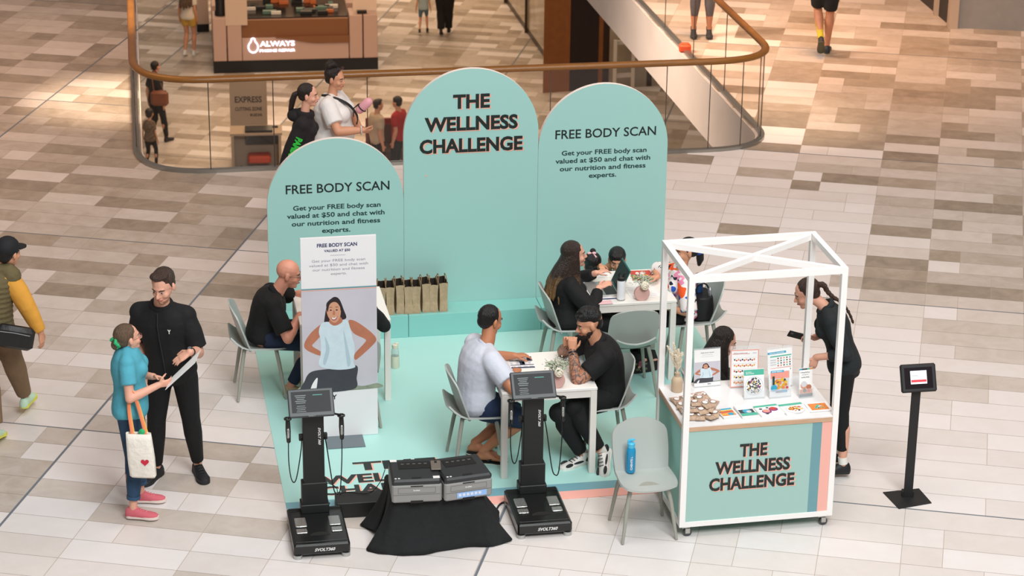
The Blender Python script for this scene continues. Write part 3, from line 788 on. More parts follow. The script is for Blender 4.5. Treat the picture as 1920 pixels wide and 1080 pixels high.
# ------------------------------------------------------------------ photo banner: printed picture made of flat ink shapes
PH_BG = mat('photo_grey', '#c9c5cd', .5, var=.06, vscale=3); PH_SK = mat('photo_skin', '#b9765a', .5, var=.08, vscale=12); PH_SK2 = mat('photo_skin_light', '#d39a7c', .5); PH_HR = mat('photo_hair', '#2b2024', .5); PH_SH = mat('photo_shirt', '#cfe0e8', .5, var=.05, vscale=14); PH_LG = mat('photo_leggings', '#414249', .5, var=.08, vscale=14); PH_W = mat('photo_white', '#f2f0f0', .5); PH_GR = mat('photo_grass', '#8d9683', .5, var=.2, vscale=20); PH_LP = mat('photo_lips', '#a8504c', .5); PH_SF = mat('photo_shirt_fold', '#b4c9d4', .5)
PHM = [PH_BG, PH_HR, PH_SK, PH_SH, PH_LG, PH_SK2, PH_W, PH_GR, PH_LP, PH_SF]
def photo(mb, T, W, H, base_mi=0):
    """the printed portrait, unit square picture coordinates, y up; layered inks"""
    lay = [0]
    def poly(pts, mi, sm=True):
        P = spline(pts, 6) if sm else pts
        lay[0] += 1; z = lay[0]*.00018
        mb.add([T @ Vector(((x-.5)*W, (y-.5)*H, z)) for x, y in P], [tuple(range(len(P)))], mi+base_mi)
    poly([(0,0),(1,0),(1,1),(0,1)], 0, False)
    poly([(0,0),(1,0),(1,.05),(.8,.03),(.6,.06),(.3,.04),(0,.07)], 7)
    poly([(.30,.73),(.34,.86),(.42,.93),(.50,.91),(.56,.80),(.59,.72),(.50,.70),(.38,.69),(.30,.66)], 1)            # hair behind
    poly([(.25,.67),(.35,.68),(.30,.60),(.17,.50),(.13,.46),(.24,.40),(.23,.36),(.06,.42),(.02,.48),(.10,.58)], 2)    # left arm
    poly([(.62,.69),(.72,.68),(.90,.58),(.99,.50),(.95,.44),(.76,.32),(.70,.30),(.70,.36),(.83,.46),(.84,.50),(.68,.57)], 2)
    poly([(.0,.0),(.02,.12),(.10,.20),(.28,.22),(.50,.22),(.72,.24),(.72,.12),(.66,.0)], 4)
    poly([(.09,.0),(.12,.08),(.19,.14),(.17,.02),(.16,.0)], 6)
    poly([(.26,.68),(.36,.69),(.42,.655),(.52,.69),(.60,.70),(.64,.62),(.67,.52),(.70,.42),(.68,.28),(.69,.22),(.45,.21),(.22,.26),(.24,.38),(.24,.52),(.22,.60)], 3)
    poly([(.55,.60),(.60,.45),(.64,.28),(.60,.24),(.57,.42)], 9)
    poly([(.30,.55),(.36,.42),(.30,.27),(.27,.30),(.31,.42)], 9)
    poly([(.40,.74),(.50,.74),(.54,.69),(.47,.655),(.41,.655),(.36,.69)], 2)      # neck
    poly([(.33,.82),(.38,.88),(.46,.88),(.515,.82),(.51,.74),(.46,.685),(.40,.69),(.345,.75)], 5)   # face
    poly([(.33,.82),(.335,.88),(.42,.925),(.50,.895),(.53,.82),(.515,.80),(.50,.86),(.43,.885),(.37,.86),(.345,.79)], 1)
    poly([(.385,.735),(.43,.72),(.475,.745),(.45,.708),(.41,.705)], 8); poly([(.395,.734),(.43,.725),(.465,.741),(.44,.716),(.41,.716)], 6)
    for x in (.385, .465): poly([(x-.016,.805),(x,.812),(x+.016,.805),(x,.799)], 1); poly([(x-.024,.828),(x,.838),(x+.024,.830),(x,.833)], 1)
    poly([(.42,.80),(.432,.80),(.442,.765),(.425,.758),(.41,.765)], 2)
BW = mat('banner_white', '#ece9ea', .5); BPL = mat('steel_plate_grey', '#6f7a80', .45, .3)
bn = empty('pull_up_banner', bw(-1.19, -2.24, .004), TH); tag(bn, 'white FREE BODY SCAN banner board printed with a smiling woman', 'banner')
mb = MB(); mb.box((0, .012, .86), (.595, .024, 1.715)); mb.build('board', [BW], bn, smooth=False)
mb = MB(); photo(mb, Matrix.Translation((0, -.0005, .842)) @ Tt, .592, .865); mb.build('printed_photo', PHM, bn, smooth=False)
mb = MB(); mb.box((0, -.001, 1.290), (.594, .001, .012)); mb.box((0, -.0012, 1.279), (.594, .001, .007), mi=1); mb.build('stripe', [CBL, CPK], bn, smooth=False)
mb = MB(); F = lambda x, z: Matrix.Translation((x, -.0012, z)) @ Tt
put_text(mb, 'FREE BODY SCAN', F(-.01, 1.640), .315, .030, .03); put_text(mb, 'VALUED AT $50', F(-.01, 1.598), .205, .020, .03)
mb.box((-.005, -.001, 1.568), (.12, .001, .002), mi=1)
for k, (s_, w_) in enumerate((('Get your FREE body scan', .42), ('valued at $50 and chat with', .465), ('our nutrition and fitness', .41), ('experts.', .125))): put_text(mb, s_, F(0, 1.515-k*.037), w_, .022, mi=1)
put_text(mb, 'Y', F(-.05, .335), .04, .04, .03, mi=2)
mb.build('lettering', [INKN, INKGR, INK], bn, smooth=False)
mb = MB(); mb.box((.02, 0, .004), (.30, .45, .008)); mb.build('foot_plate', BPL, bn, smooth=False)
# the other chairs of the booth
chairb(-1.76, -1.23, 0, 'grey shell chair the bald man sits on, left of the left table', 'c4')
chairb(-1.06, -1.92, 90, 'grey shell chair half hidden behind the photo banner', 'c5')
chairb(-.185, -2.85, 0, 'grey shell chair under the man in the pale t-shirt', 'c6')
chairb(.82, -2.84, 180, 'grey shell chair under the tattooed man', 'c7')
chairb(.86, -1.22, 0, 'grey shell chair under the long-haired woman at the laptop', 'c8')
chairb(1.30, -1.66, 92, 'empty grey shell chair with its back to the camera at the far table', 'ce')
chairb(1.97, -1.24, 180, 'grey shell chair holding the black bag behind the woman in the patterned blouse', 'c11')
chairb(1.62, -3.20, 0, 'grey shell chair behind the display cart', 'c12')
# ------------------------------------------------------------------ people
def atv(px, py, v):
    a = bw(0, v); b = bw(1, v); return at_plane(px, py, (a.x, a.y), (b.x, b.y))
def aty(px, py, y): return at_plane(px, py, (0, y), (1, y))
def V(*a): return Vector(a[0]) if len(a) == 1 else Vector(a)
SK = dict(fair=mat('skin_fair', '#dfa58c', .55, var=.06, vscale=15), tan=mat('skin_tan', '#b97a58', .55, var=.06, vscale=15), mid=mat('skin_medium', '#cf9474', .55, var=.06, vscale=15), pink=mat('skin_pink', '#d8957c', .5, var=.08, vscale=14))
HR = dict(black=mat('hair_black', '#0c0a0b', .42, bump=.5, bscale=60, stretch=(3, 3, .5)), brown=mat('hair_brown', '#3a271d', .4, bump=.6, bscale=60, stretch=(3, 3, .5), var=.25, vscale=20), mouse=mat('hair_mouse', '#5f4a38', .42, bump=.6, bscale=60, stretch=(3, 3, .6), var=.2, vscale=20), dark=mat('hair_dark', '#221814', .4, bump=.6, bscale=60, stretch=(3, 3, .5), var=.2, vscale=20))
def cloth(name, col, **k):
    k.setdefault('bump', .55); k.setdefault('bscale', 9); k.setdefault('var', .07); k.setdefault('vscale', 7); return mat(name, col, k.pop('rough', .85), sheen=.0, **k)
BLK = cloth('cloth_black', '#0b0b0d'); BLK2 = cloth('cloth_black_knit', '#09090b', bscale=12); NAVY = cloth('cloth_navy', '#1a2740'); JEAN = cloth('denim', '#23405c', var=.18, vscale=16)
EYEW = mat('eye_white', '#b8aaa2', .5); EYED = mat('eye_dark', '#1d1512', .2); BROW = mat('brow_dark', '#33241c', .8); LIP = mat('lips', '#ad5b50', .5)

def ik(a, t, l1, l2, pole):
    a = V(a); t = V(t); d = t-a; L = d.length; M = (l1+l2)*.998
    if L > M: t = a+d.normalized()*M; d = t-a; L = M
    if L < abs(l1-l2)+.02: L = abs(l1-l2)+.02
    x = (l1*l1-l2*l2+L*L)/(2*L); h = math.sqrt(max(0, l1*l1-x*x)); dn = d.normalized()
    p = V(pole); p = (p-dn*p.dot(dn)).normalized()
    return a+dn*x+p*h, t
def build_w(mb, name, m_, root, **k):
    return mb.build(name, m_, root, **k) if False else _bw(mb, name, m_, root, **k)
def _bw(mb, name, m_, root, vox=0, sm=4, **k):
    base = root
    off = V(0,0,0)
    while base is not None: off = off+V(base.location); base = base.parent
    mb.v = [tuple(V(v)-off) for v in mb.v]
    o = mb.build(name, m_, root, **k)
    if vox: blend_mods(o, vox, sm)
    return o
def ring_at(c, t, side, hw, hd, n=20, pw=2.3):
    """superellipse ring around c, t tangent, side = width axis"""
    t = t.normalized(); a = (side-t*side.dot(t)).normalized(); b = t.cross(a)
    out = []
    for i in range(n):
        w = 2*math.pi*i/n; cw_, sw_ = math.cos(w), math.sin(w)
        out.append(c+a*hw*math.copysign(abs(cw_)**(2/pw), cw_)+b*hd*math.copysign(abs(sw_)**(2/pw), sw_))
    return out
def hand(mb, wr, d, pn, side=1, s=1.0, curl=(.3,.35,.4,.45), thumb=.5, spread=.05):
    d = V(d).normalized(); pn = V(pn); pn = (pn-d*pn.dot(d)).normalized(); L = d.cross(pn)*side
    pts = []
    for t, hw, hd in ((-.012, .026, .019), (.02, .031, .019), (.055, .040, .016), (.090, .040, .0125)):
        pts.append(ring_at(wr+d*t*s, d, L, hw*s, hd*s, 14))
    mb.loft(pts)
    for k, (o, ln, r) in enumerate(((.0305, .068, .0088), (.0105, .077, .0088), (-.0105, .071, .0083), (-.030, .056, .0076))):
        p = wr+d*.082*s+L*o*s; dd = (d+L*o*spread*40*.5).normalized(); path = [p]; rr = [r*s]
        ang = 0
        for q, (fr_, cc) in enumerate(((.46, .7), (.30, 1.2), (.24, .9))):
            ang += curl[k]*cc; dv = dd*math.cos(ang)+pn*math.sin(ang); p = p+dv*ln*fr_*s; path.append(p); rr.append(r*s*(1-.1*(q+1)))
        mb.tube(path, rr, 8, dome=True)
    p = wr+d*.018*s+L*.024*s; a = (d*.55+L*.75+pn*.25*thumb).normalized(); b = (d*.85+L*.25+pn*.6*thumb).normalized()
    mb.tube([p, p+a*.045*s, p+a*.045*s+b*.032*s, p+a*.045*s+b*.055*s], [.013*s, .0115*s, .0098*s, .0082*s], 8, dome=True)
def foot_mat(ankle, toe, up=(0,0,1)):
    f = V(toe).normalized(); u = V(up); u = (u-f*u.dot(f)).normalized(); r = f.cross(u)
    return Matrix(((r.x,f.x,u.x,ankle[0]),(r.y,f.y,u.y,ankle[1]),(r.z,f.z,u.z,ankle[2]),(0,0,0,1)))
def sole_pts(s=1.0, w=1.0):
    return [(x*s*w, y*s) for x, y in spline([(0,-.062),(.031,-.045),(.034,0),(.037,.07),(.047,.125),(.038,.175),(.008,.198),(-.028,.18),(-.042,.125),(-.034,.07),(-.033,0),(-.031,-.045)], 3)]
def shoe(root, ankle, toe, up, m_up, m_sole, s=1.0, high=.06, kind='shoe', sole_h=.026, lace=None):
    """ankle = point .08 above the ground"""
    T = foot_mat(ankle, toe, up); g = -.083*s
    mb = MB(); secs = []
    for y, hw, h in ((-.062,.018,.055),(-.05,.032,.075+high*.3),(-.02,.036,.085+high*.4),(.02,.037,.088+high*.2),(.055,.039,.072),(.09,.043,.056),(.13,.045,.048),(.165,.038,.042),(.19,.02,.03)):
        ring = []
        for i in range(14):
            w = math.pi*2*i/14; cw_, sw_ = math.cos(w), math.sin(w)
            ring.append(T @ V(hw*s*cw_, y*s, g+(.018+ (h-.018)*max(0, sw_)**.8 if sw_ > 0 else .018+.012*sw_)*s))
        secs.append(ring)
    mb.loft(secs)
    if high > .03: mb.tube([T @ V(0,-.012*s,-.03*s), T @ V(0,-.014*s,.012*s+high*.3)], [.038*s, .040*s], 14)
    o = _bw(mb, 'shoe', m_up, root, sharp=60)
    mb = MB(); mb.prism(sole_pts(s, 1.06), g, g+sole_h*s, T=T); _bw2(mb, 'sole', m_sole, o, root)
    if lace is not None:
        mb = MB()
        for k in range(4):
            y = .035+k*.022; z = .082-k*.010; mb.tube([T @ V(-.02*s, y*s, g+z*s), T @ V(0, (y+.006)*s, g+(z+.008)*s), T @ V(.02*s, y*s, g+z*s)], .0028*s, 5)
        _bw2(mb, 'lace', lace, o, root)
    return o
def _bw2(mb, name, m_, part, root, **k):
    off = V(root.location); mb.v = [tuple(V(v)-off) for v in mb.v]; return mb.build(name, m_, part, **k)
def flipflop(root, ankle, toe, up, s=1.0):
    T = foot_mat(ankle, toe, up); g = -.083*s
    mb = MB(); mb.prism(sole_pts(s, 1.12), g-.018*s, g, 0, T=T); mb.prism(sole_pts(s, 1.125), g-.012*s, g-.006*s, 1, T=T @ Matrix.Scale(1.01, 4)); o = _bw(mb, 'flip_flop', [mat('flip_black', '#1c1c1e', .7), mat('flip_cream', '#e6ddc8', .6)], root, smooth=False)
    mb = MB()
    for sx_ in (-1, 1): mb.tube([T @ V(.004, .135*s, g), T @ V(sx_*.022*s, .10*s, g+.042*s), T @ V(sx_*.042*s, .04*s, g+.012*s)], .007*s, 6)
    _bw2(mb, 'strap', mat('flip_black', '#1c1c1e', .7), o, root)

def person(label, P, N, H, F, body=None, height=1.72, sex='m', girth=1.0, skin='fair', R=None, RH=None, up=None,
           hands=None, feet=None, shirt=None, sleeve=.75, pants=None, pleg=1.93, hair=None, hairm=None, shoes=None, hem=.14,
           bend=.0, loose=1.0, face=True, vox=.0065, rootz=0.0, neckline=.97, bare_feet=False, legs=1.0, cat='person', belly=0.0, pantw=1.0, lower=None, kid=False, flow=1.0):
    """P pelvis, N neck base, H head centre (points); F face direction; body = chest direction (horizontal)
       hands: dict r/l = (wrist point, hand dir, palm normal, elbow pole, options); feet: dict r/l = (ankle point, toe dir, knee pole, up)"""
    P, N, H, F = V(P), V(N), V(H), V(F).normalized(); s = height/1.75
    body = V(body).normalized() if body is not None else V(F.x, F.y, 0).normalized()
    Z = V(0,0,1); R = V(R).normalized() if R is not None else body.cross(Z).normalized(); RH = V(RH).normalized() if RH is not None else R
    root = empty('person', (P.x, P.y, rootz)); tag(root, label, cat)
    fem = sex == 'f'; skm = SK[skin]
    axis = (N-P).normalized(); fwd0 = RH.cross(axis)*-1
    fwd = axis.cross(R)*-1 if False else R.cross(axis)*-1
    # forward so that right x forward = up
    fwd = axis.cross(R)
    ctrl = (P+N)/2 - fwd*bend
    def sp_(t):
        if t < 0: return P+(ctrl-P).normalized()*t*(N-P).length
        if t > 1: return N+(N-ctrl).normalized()*(t-1)*(N-P).length
        return P*(1-t)**2+ctrl*2*t*(1-t)+N*t*t
    def tan_(t):
        t = min(max(t, 0), 1); return ((ctrl-P)*(1-t)+(N-ctrl)*t).normalized()
    gs = s*(girth**.8)
    prof_m = [(-.16,.12,.095),(-.08,.155,.112),(0,.168,.118),(.12,.160,.112),(.28,.148,.108),(.45,.155,.115),(.62,.172,.122),(.76,.182,.118),(.87,.172,.098),(.94,.125,.078),(.99,.075,.066)]
    prof_f = [(-.16,.13,.10),(-.08,.168,.122),(0,.175,.122),(.12,.158,.112),(.28,.132,.098),(.42,.132,.100),(.60,.148,.116),(.74,.156,.112),(.86,.150,.090),(.94,.11,.07),(.99,.066,.058)]
    prof = prof_f if fem else prof_m
    def torso(mb, k, t0, t1, add=0, extra_bottom=0):
        rings = []; ts = [q[0] for q in prof]
        tt = [t0]+[t for t in ts if t0 < t < t1]+[t1]
        for t in tt:
            hw = np.interp(t, ts, [q[1] for q in prof]); hd = np.interp(t, ts, [q[2] for q in prof])
            be = belly*math.exp(-((t-.25)/.22)**2)
            side = (RH*(1-min(max(t,0),1))+R*min(max(t,0),1)).normalized()
            c = sp_(t)+fwd*be*.5
            rings.append(ring_at(c, tan_(t), side, hw*gs*k+add, (hd*gs+be*.6)*k+add))
        mb.loft(rings)
    sw = (.150 if fem else .172)*s*(girth**.4)*(.9 if kid else 1)
    SR = N-tan_(1)*.080*s+R*sw; SL = N-tan_(1)*.080*s-R*sw
    ua, fa = .285*s, .25*s
    hip_r = P+RH*.088*s-axis*.0; hip_l = P-RH*.088*s
    th, shn = .43*s*legs, .41*s*legs
    J = {}
    for key, S, sg in (('r', SR, 1), ('l', SL, -1)):
        if hands and key in hands and hands[key] is not None:
            w, hd_, pn, pole, opt = (list(hands[key])+[{}])[:5] if len(hands[key]) < 5 else hands[key]
        else:
            w = S+Z*-.52*s+R*sg*.06; hd_ = V(0,0,-1)+body*.15; pn = -R*sg; pole = -body; opt = {}
        e, w2 = ik(S, w, ua, fa, pole); J[key] = (S, e, w2, V(hd_), V(pn), opt)
    for key, Hh, sg in (('fr', hip_r, 1), ('fl', hip_l, -1)):
        a, toe, pole, upv = feet[key[1]] if feet else (P+RH*sg*.1-Z*(P.z-rootz-.085*s), body, body, Z)
        kn, a2 = ik(Hh, a, th, shn, pole); J[key] = (Hh, kn, a2, V(toe), V(upv))
    # ---- skin, one continuous surface
    mb = MB(); torso(mb, .86, -.1, .96)
    hs = (.90 if kid else s); 
    neck_top = H-(H-N).normalized()*.03
    mb.tube([N-tan_(1)*.05*s, N+(H-N)*.25, neck_top], [.066*s*(.85 if fem else 1), .055*s*(.85 if fem else 1.02), .055*s*(.85 if fem else 1)], 14)
    upv = V(up) if up is not None else Z
    Xh = F.cross(upv).normalized(); Uh = Xh.cross(F).normalized()
    HM = Matrix(((Xh.x,F.x,Uh.x,H.x),(Xh.y,F.y,Uh.y,H.y),(Xh.z,F.z,Uh.z,H.z),(0,0,0,1))); HRm = HM.to_3x3()
    def he(c, r, mb_=None, R_=None): (mb_ or mb).ell(HM @ (V(c)*hs), tuple(q*hs for q in r), R=HRm @ R_ if R_ is not None else HRm)
    he((0,-.012,.030), (.077,.097,.088)); he((0,.020,-.020), (.063,.072,.085)); he((0,.040,-.082), (.040,.046,.034)); he((0,.068,-.096), (.022,.022,.018))
    he((0,.070,.026), (.048,.022,.016)); he((.036,.055,-.032), (.026,.030,.026)); he((-.036,.055,-.032), (.026,.030,.026))
    mb.tube([HM @ V(0,.084*hs,.012*hs), HM @ V(0,.100*hs,-.012*hs), HM @ V(0,.108*hs,-.028*hs)], [.008*hs, .010*hs, .0135*hs], 8, dome=True)
    he((0,.094,-.034), (.018,.012,.009)); he((0,.086,-.060), (.024,.012,.013))
    for sg in (-1, 1): he((sg*.079,-.006,-.008), (.010,.020,.033), R_=Matrix.Rotation(sg*.25, 3, 'Z'))
    arm_g = girth**.7*(.82 if fem else 1)*s*(1.0 if not kid else .8)
    for key in 'rl':
        S, e, w, hd_, pn, opt = J[key]
        mb.tube([S-(S-N)*.5-tan_(1)*.02*s, S-tan_(1)*.012*s, S+(e-S)*.35, S+(e-S)*.8, e], [.046*arm_g, .046*arm_g, .049*arm_g, .043*arm_g, .042*arm_g], 12, dome=True)
        mb.tube([e, e+(w-e)*.3, e+(w-e)*.7, w], [.041*arm_g, .044*arm_g, .035*arm_g, .028*s], 12, dome=True)
        hand(mb, w, hd_, pn, 1 if key == 'r' else -1, s*(.90 if fem else .95)*(1.15 if kid else 1), **opt)
    lg = girth**.8*s*(.9 if kid else 1)
    for key in ('fr', 'fl'):
        Hh, kn, a, toe, u_ = J[key]
        mb.tube([Hh, Hh+(kn-Hh)*.3, Hh+(kn-Hh)*.7, kn], [.078*lg, .076*lg, .060*lg, .053*lg], 14, dome=True)
        d_ = (a-kn).normalized(); kf = V(J[key][3]); back = -(kf-d_*kf.dot(d_)).normalized() if (kf-d_*kf.dot(d_)).length > .05 else V(0,0,0)
        mb.tube([kn, kn+(a-kn)*.28+back*.014*s, kn+(a-kn)*.6+back*.008*s, kn+(a-kn)*.88, a], [.050*lg, .057*lg, .045*lg, .034*s, .033*s], 14, dome=True)
        T = foot_mat(a, toe, u_)
        if bare_feet:
            mb.loft([[T @ V(hw*s*math.cos(w_), y*s, (-.08+hh+hh*math.sin(w_))*s) for w_ in [2*math.pi*i/12 for i in range(12)]] for y, hw, hh in ((-.055,.02,.02),(-.03,.03,.035),(.02,.033,.042),(.07,.038,.032),(.12,.044,.02),(.15,.042,.014))])
            for q, (x, ln, r) in enumerate(((-.032,.035,.013),(-.012,.036,.009),(.004,.033,.0085),(.019,.027,.008),(.033,.02,.0075))):
                xx = x*(1 if key == 'fr' else -1)
                mb.tube([T @ V(xx*s, .14*s, -.068*s), T @ V(xx*s, (.15+ln)*s, -.070*s)], [r*s*1.05, r*s], 8, dome=True)
        else:
            mb.loft([[T @ V(hw*s*math.cos(w_), y*s, (-.07+hh+hh*math.sin(w_))*s) for w_ in [2*math.pi*i/10 for i in range(10)]] for y, hw, hh in ((-.04,.02,.03),(.02,.03,.035),(.09,.035,.02),(.15,.03,.012))])
    _bw(mb, 'body', skm, root, vox=vox, sm=3)
    # ---- face details
    if face:
        for sg in (-1, 1):
            e_ = MB(); e_.ell(HM @ V(sg*.031*hs, .079*hs, .004*hs), (.012*hs, .0095*hs, .0048*hs), R=HRm); e_.ell(HM @ V(sg*.031*hs, .0855*hs, .003*hs), (.0060*hs, .005*hs, .0050*hs), R=HRm, mi=1, nu=10, nv=6)
            _bw(e_, 'eye', [EYEW, EYED], root)
            e_ = MB(); e_.tube([HM @ V(sg*.014*hs, .0905*hs, .020*hs), HM @ V(sg*.031*hs, .088*hs, .027*hs), HM @ V(sg*.050*hs, .072*hs, .021*hs)], [.0036*hs, .0042*hs, .0025*hs], 6)
            _bw(e_, 'eyebrow', (hairm or BROW) if hair != 'bald' else BROW, root)
        e_ = MB(); e_.tube([HM @ V(-.023*hs, .088*hs, -.061*hs), HM @ V(0, .098*hs, -.060*hs), HM @ V(.023*hs, .088*hs, -.061*hs)], [.003*hs, .0068*hs, .003*hs], 8, dome=True); _bw(e_, 'mouth', LIP, root)
    # ---- clothes
    sk = .012*s
    if shirt is not None:
        mb = MB(); torso(mb, 1.03, -hem, neckline, add=.008)
        if fem and not kid:
            for sg in (-1, 1): c = sp_(.66)+R*sg*.065*gs+fwd*.082*gs; mb.ell(c, .068*gs)
        for key in 'rl':
            S, e, w, *_ = J[key]; sg = 1 if key == 'r' else -1; k_ = 1.12*loose; add = .006
            pa = [S-R*sg*.10*s, S-R*sg*.01]; ra = [.060*arm_g*k_, .060*arm_g*k_+add]
            if sleeve > 0:
                f1 = min(sleeve, 1); pa += [S+(e-S)*f1*.5, S+(e-S)*f1]; ra += [.062*arm_g*k_+add, (.055 if sleeve > 1 else .060)*arm_g*k_+add]
            if sleeve > 1:
                f2 = sleeve-1; pa += [e+(w-e)*f2*.5, e+(w-e)*f2]; ra += [.048*arm_g*k_+add, .034*arm_g*k_+add+.003]
                mb.ell(e, .050*arm_g*k_+add)
            mb.ell(S, .058*arm_g*k_+add)
            mb.tube([N-tan_(1)*.03*s+R*sg*.045*s, S+tan_(1)*.016*s], [.050*s, .054*arm_g*k_], 12, dome=True)
            mb.tube(pa, ra, 14)
        o = _bw(mb, 'shirt', shirt, root, vox=max(vox*1.35, .009), sm=7)
    if pants is not None:
        mb = MB(); torso(mb, 1.0, -.16, .16, add=.004)
        for key in ('fr', 'fl'):
            Hh, kn, a, toe, u_ = J[key]; k_ = 1.07*pantw
            pa = [Hh+axis*.03, Hh+(kn-Hh)*.15, Hh+(kn-Hh)*.5, Hh+(kn-Hh)*(.92 if pleg > 1 else pleg)]; ra = [.084*lg*k_, .088*lg*k_, .077*lg*k_, .064*lg*k_]
            mb.tube(pa, ra, 16)
            if pleg > 1:
                f2 = min(pleg-1, 1.0); tk = (1+(pantw-1)*1.6)
                mb.ell(kn, .062*lg*k_); mb.tube([kn+(Hh-kn)*.1, kn+(a-kn)*.3*f2, kn+(a-kn)*.65*f2, kn+(a-kn)*f2], [.063*lg*k_, .062*lg*k_, .052*lg*k_, .044*s*tk+.004], 16)
        _bw(mb, 'trousers', pants, root, vox=max(vox*1.35, .009), sm=3)
    if shoes is not None:
        for key in ('fr', 'fl'):
            Hh, kn, a, toe, u_ = J[key]
            if shoes == 'flip': flipflop(root, a, toe, u_, s)
            else: shoe(root, a, toe, u_, shoes[0], shoes[1], s*shoes[2] if len(shoes) > 2 else s, *(shoes[3:] if len(shoes) > 3 else ()))
    # ---- hair
    hm_ = hairm
    if hair and hair != 'bald':
        mb = MB()
        cap_ = {'short': ((0,-.024,.046), (.083,.094,.083)), 'fade': ((0,-.010,.066), (.078,.092,.066)), 'pony': ((0,-.024,.040), (.083,.097,.088)), 'long': ((0,-.024,.040), (.086,.097,.090)), 'bowl': ((0,-.016,.044), (.088,.100,.088)), 'buzz': ((0,-.024,.034), (.0805,.092,.092))}[hair if hair in ('short','fade','pony','long','bowl','buzz') else 'pony']
        he(cap_[0], cap_[1], mb)
        if hair in ('short', 'buzz', 'pony'): 
            he((0,-.052,-.012), (.067,.055,.058), mb)
            for sg in (-1, 1): he((sg*.0735,.006,.012), (.0055,.010,.022), mb)
        if hair == 'short': he((.012,.030,.104), (.056,.046,.026), mb); he((-.02,.01,.105), (.045,.05,.022), mb)
        if hair == 'fade':
            rs = random.Random(5)
            for q in range(60):
                a_, b_ = rs.uniform(0, 6.28), rs.uniform(0, 1); x = math.cos(a_)*.068*b_; y = math.sin(a_)*.085*b_-.005; z = .068+.062*math.sqrt(max(0, 1-b_*b_))
                he((x, y, z), (.014, .014, .014), mb)
            he((0,-.056,-.004), (.064,.050,.066), mb); he((0,-.03,.05), (.081,.082,.07), mb)
        if hair == 'bowl':
            he((0,-.04,-.02), (.078,.065,.062), mb); he((0,.034,.078), (.064,.050,.026), mb)
        if hair == 'long':
            rs = random.Random(11)
            for q in range(64):
                a_ = math.pi*(-.12+1.24*q/63)+math.pi   # round the back of the head
                x = math.cos(a_)*.080; y = math.sin(a_)*.092-.015
                L = (.40+rs.uniform(-.05, .05))*(lower or 1)
                p0 = HM @ (V(x*.8, y*.8, .06)*hs); p1 = HM @ (V(x*1.03, y*1.03, -.03)*hs)
                dn = V(0,0,-1)
                ou = (HRm @ V(x, y, 0)).normalized(); ou.z = 0
                bk = -V(F.x, F.y, 0).normalized()
                ki = max(0, ou.dot(bk)); p2 = p1+dn*L*.35+ou*.02+bk*.05*ki; p3 = p1+dn*L*.7+ou*rs.uniform(.03, .06)+bk*(.02+.11*ki)*flow; p4 = p1+dn*L+ou*rs.uniform(.03, .07)+bk*(.02+.13*ki)*flow
                mb.tube(spline([p0, p1, p2, p3, p4], 3, False), [.016]*4+[.015]*4+[.014]*3+[.010, .005], 6)
        o = _bw(mb, 'hair', hm_, root, vox=.006, sm=2)
    info = dict(root=root, HM=HM, HR=HRm, hs=hs, J=J, sp=sp_, fwd=fwd, R=R, RH=RH, s=s, F=F, gs=gs, tan=tan_, axis=axis)
    return info
def hpart(I, name, m_, fn, vox=0, sm=2):
    """a part laid out in head coordinates"""
    mb = MB(); fn(mb); mb.v = [tuple(I['HM'] @ (V(v)*I['hs'])) for v in mb.v]; return _bw(mb, name, m_, I['root'], vox=vox, sm=sm)
def wpart(I, name, m_, fn, vox=0, sm=3, **k):
    mb = MB(); fn(mb); return _bw(mb, name, m_, I['root'], vox=vox, sm=sm, **k)
def glasses(I, m_):
    def f(mb):
        for sg in (-1, 1):
            mb.tube([(sg*.032+.022*math.cos(a), .1, .002+.016*math.sin(a)) for a in [i*2*math.pi/16 for i in range(16)]], .0018, 5, closed=True)
            mb.tube([(sg*.054, .099, .006), (sg*.076, .07, .008), (sg*.080, .0, .004)], .0018, 5)
        mb.tube([(-.01, .101, .004), (.01, .101, .004)], .0018, 5)
    hpart(I, 'glasses', m_, f)
def neckring(I, m_, name='collar', r=.078, t=.014, tilt=.35, h=.0):
    N = I['sp'](1); ax = (I['tan'](1)+I['fwd']*-tilt*0).normalized(); n = (ax+I['fwd']*tilt).normalized()
    a = I['R']; b = n.cross(a)
    wpart(I, name, m_, lambda mb: mb.tube([N-ax*.02*I['s']+n*h+(a*math.cos(w)+b*math.sin(w))*r*I['s'] for w in [i*2*math.pi/20 for i in range(20)]], t*I['s'], 8, closed=True, flat=(n, 1.3)))
Z = V(0,0,1)
WHT = mat('shoe_white', '#e9e5de', .6); SBLK = mat('shoe_black', '#17171a', .6); RUB = mat('rubber_black', '#222224', .7)

# ---- man in black vest, standing
pc = V(-2.575, 16.72, 0)
I3 = person('standing man in black zip vest and polo with a wristwatch, facing the woman in teal', (pc.x, pc.y, .95), (pc.x-.055, pc.y-.03, 1.50), aty(306, 535, pc.y-.13), (-.30,-.85,-.34), body=(-.16,-1,0), height=1.84, skin='fair', girth=1.06,
    hands=dict(l=(aty(356, 660, pc.y-.33), (-.82,-.25,-.50), (.1,.35,-.9), (.28,.35,-1), dict(curl=(.12,.15,.18,.2))), r=(aty(272, 700, pc.y-.06), (.05,-.2,-1), (1,0,0), (-.3,1,0))),
    feet=dict(r=((-2.745, 16.82, .085), (-.42,-1,0), (-.1,-1,0), Z), l=((-2.43, 16.88, .085), (.42,-1,0), (.1,-1,0), Z)),
    shirt=BLK, sleeve=.86, pants=BLK2, pantw=.98, hair='short', hairm=HR['brown'], shoes=(SBLK, RUB, 1.08, .03, 'shoe', .03, RUB), hem=.16, neckline=.985)
neckring(I3, BLK, 'collar', .068, .022, .25, .015)
hpart(I3, 'beard', mat('beard_brown', '#94694f', .9), lambda mb: (mb.ell((0,.041,-.090), (.0405,.0455,.029)), mb.ell((0,.069,-.101), (.0215,.0218,.0150))))
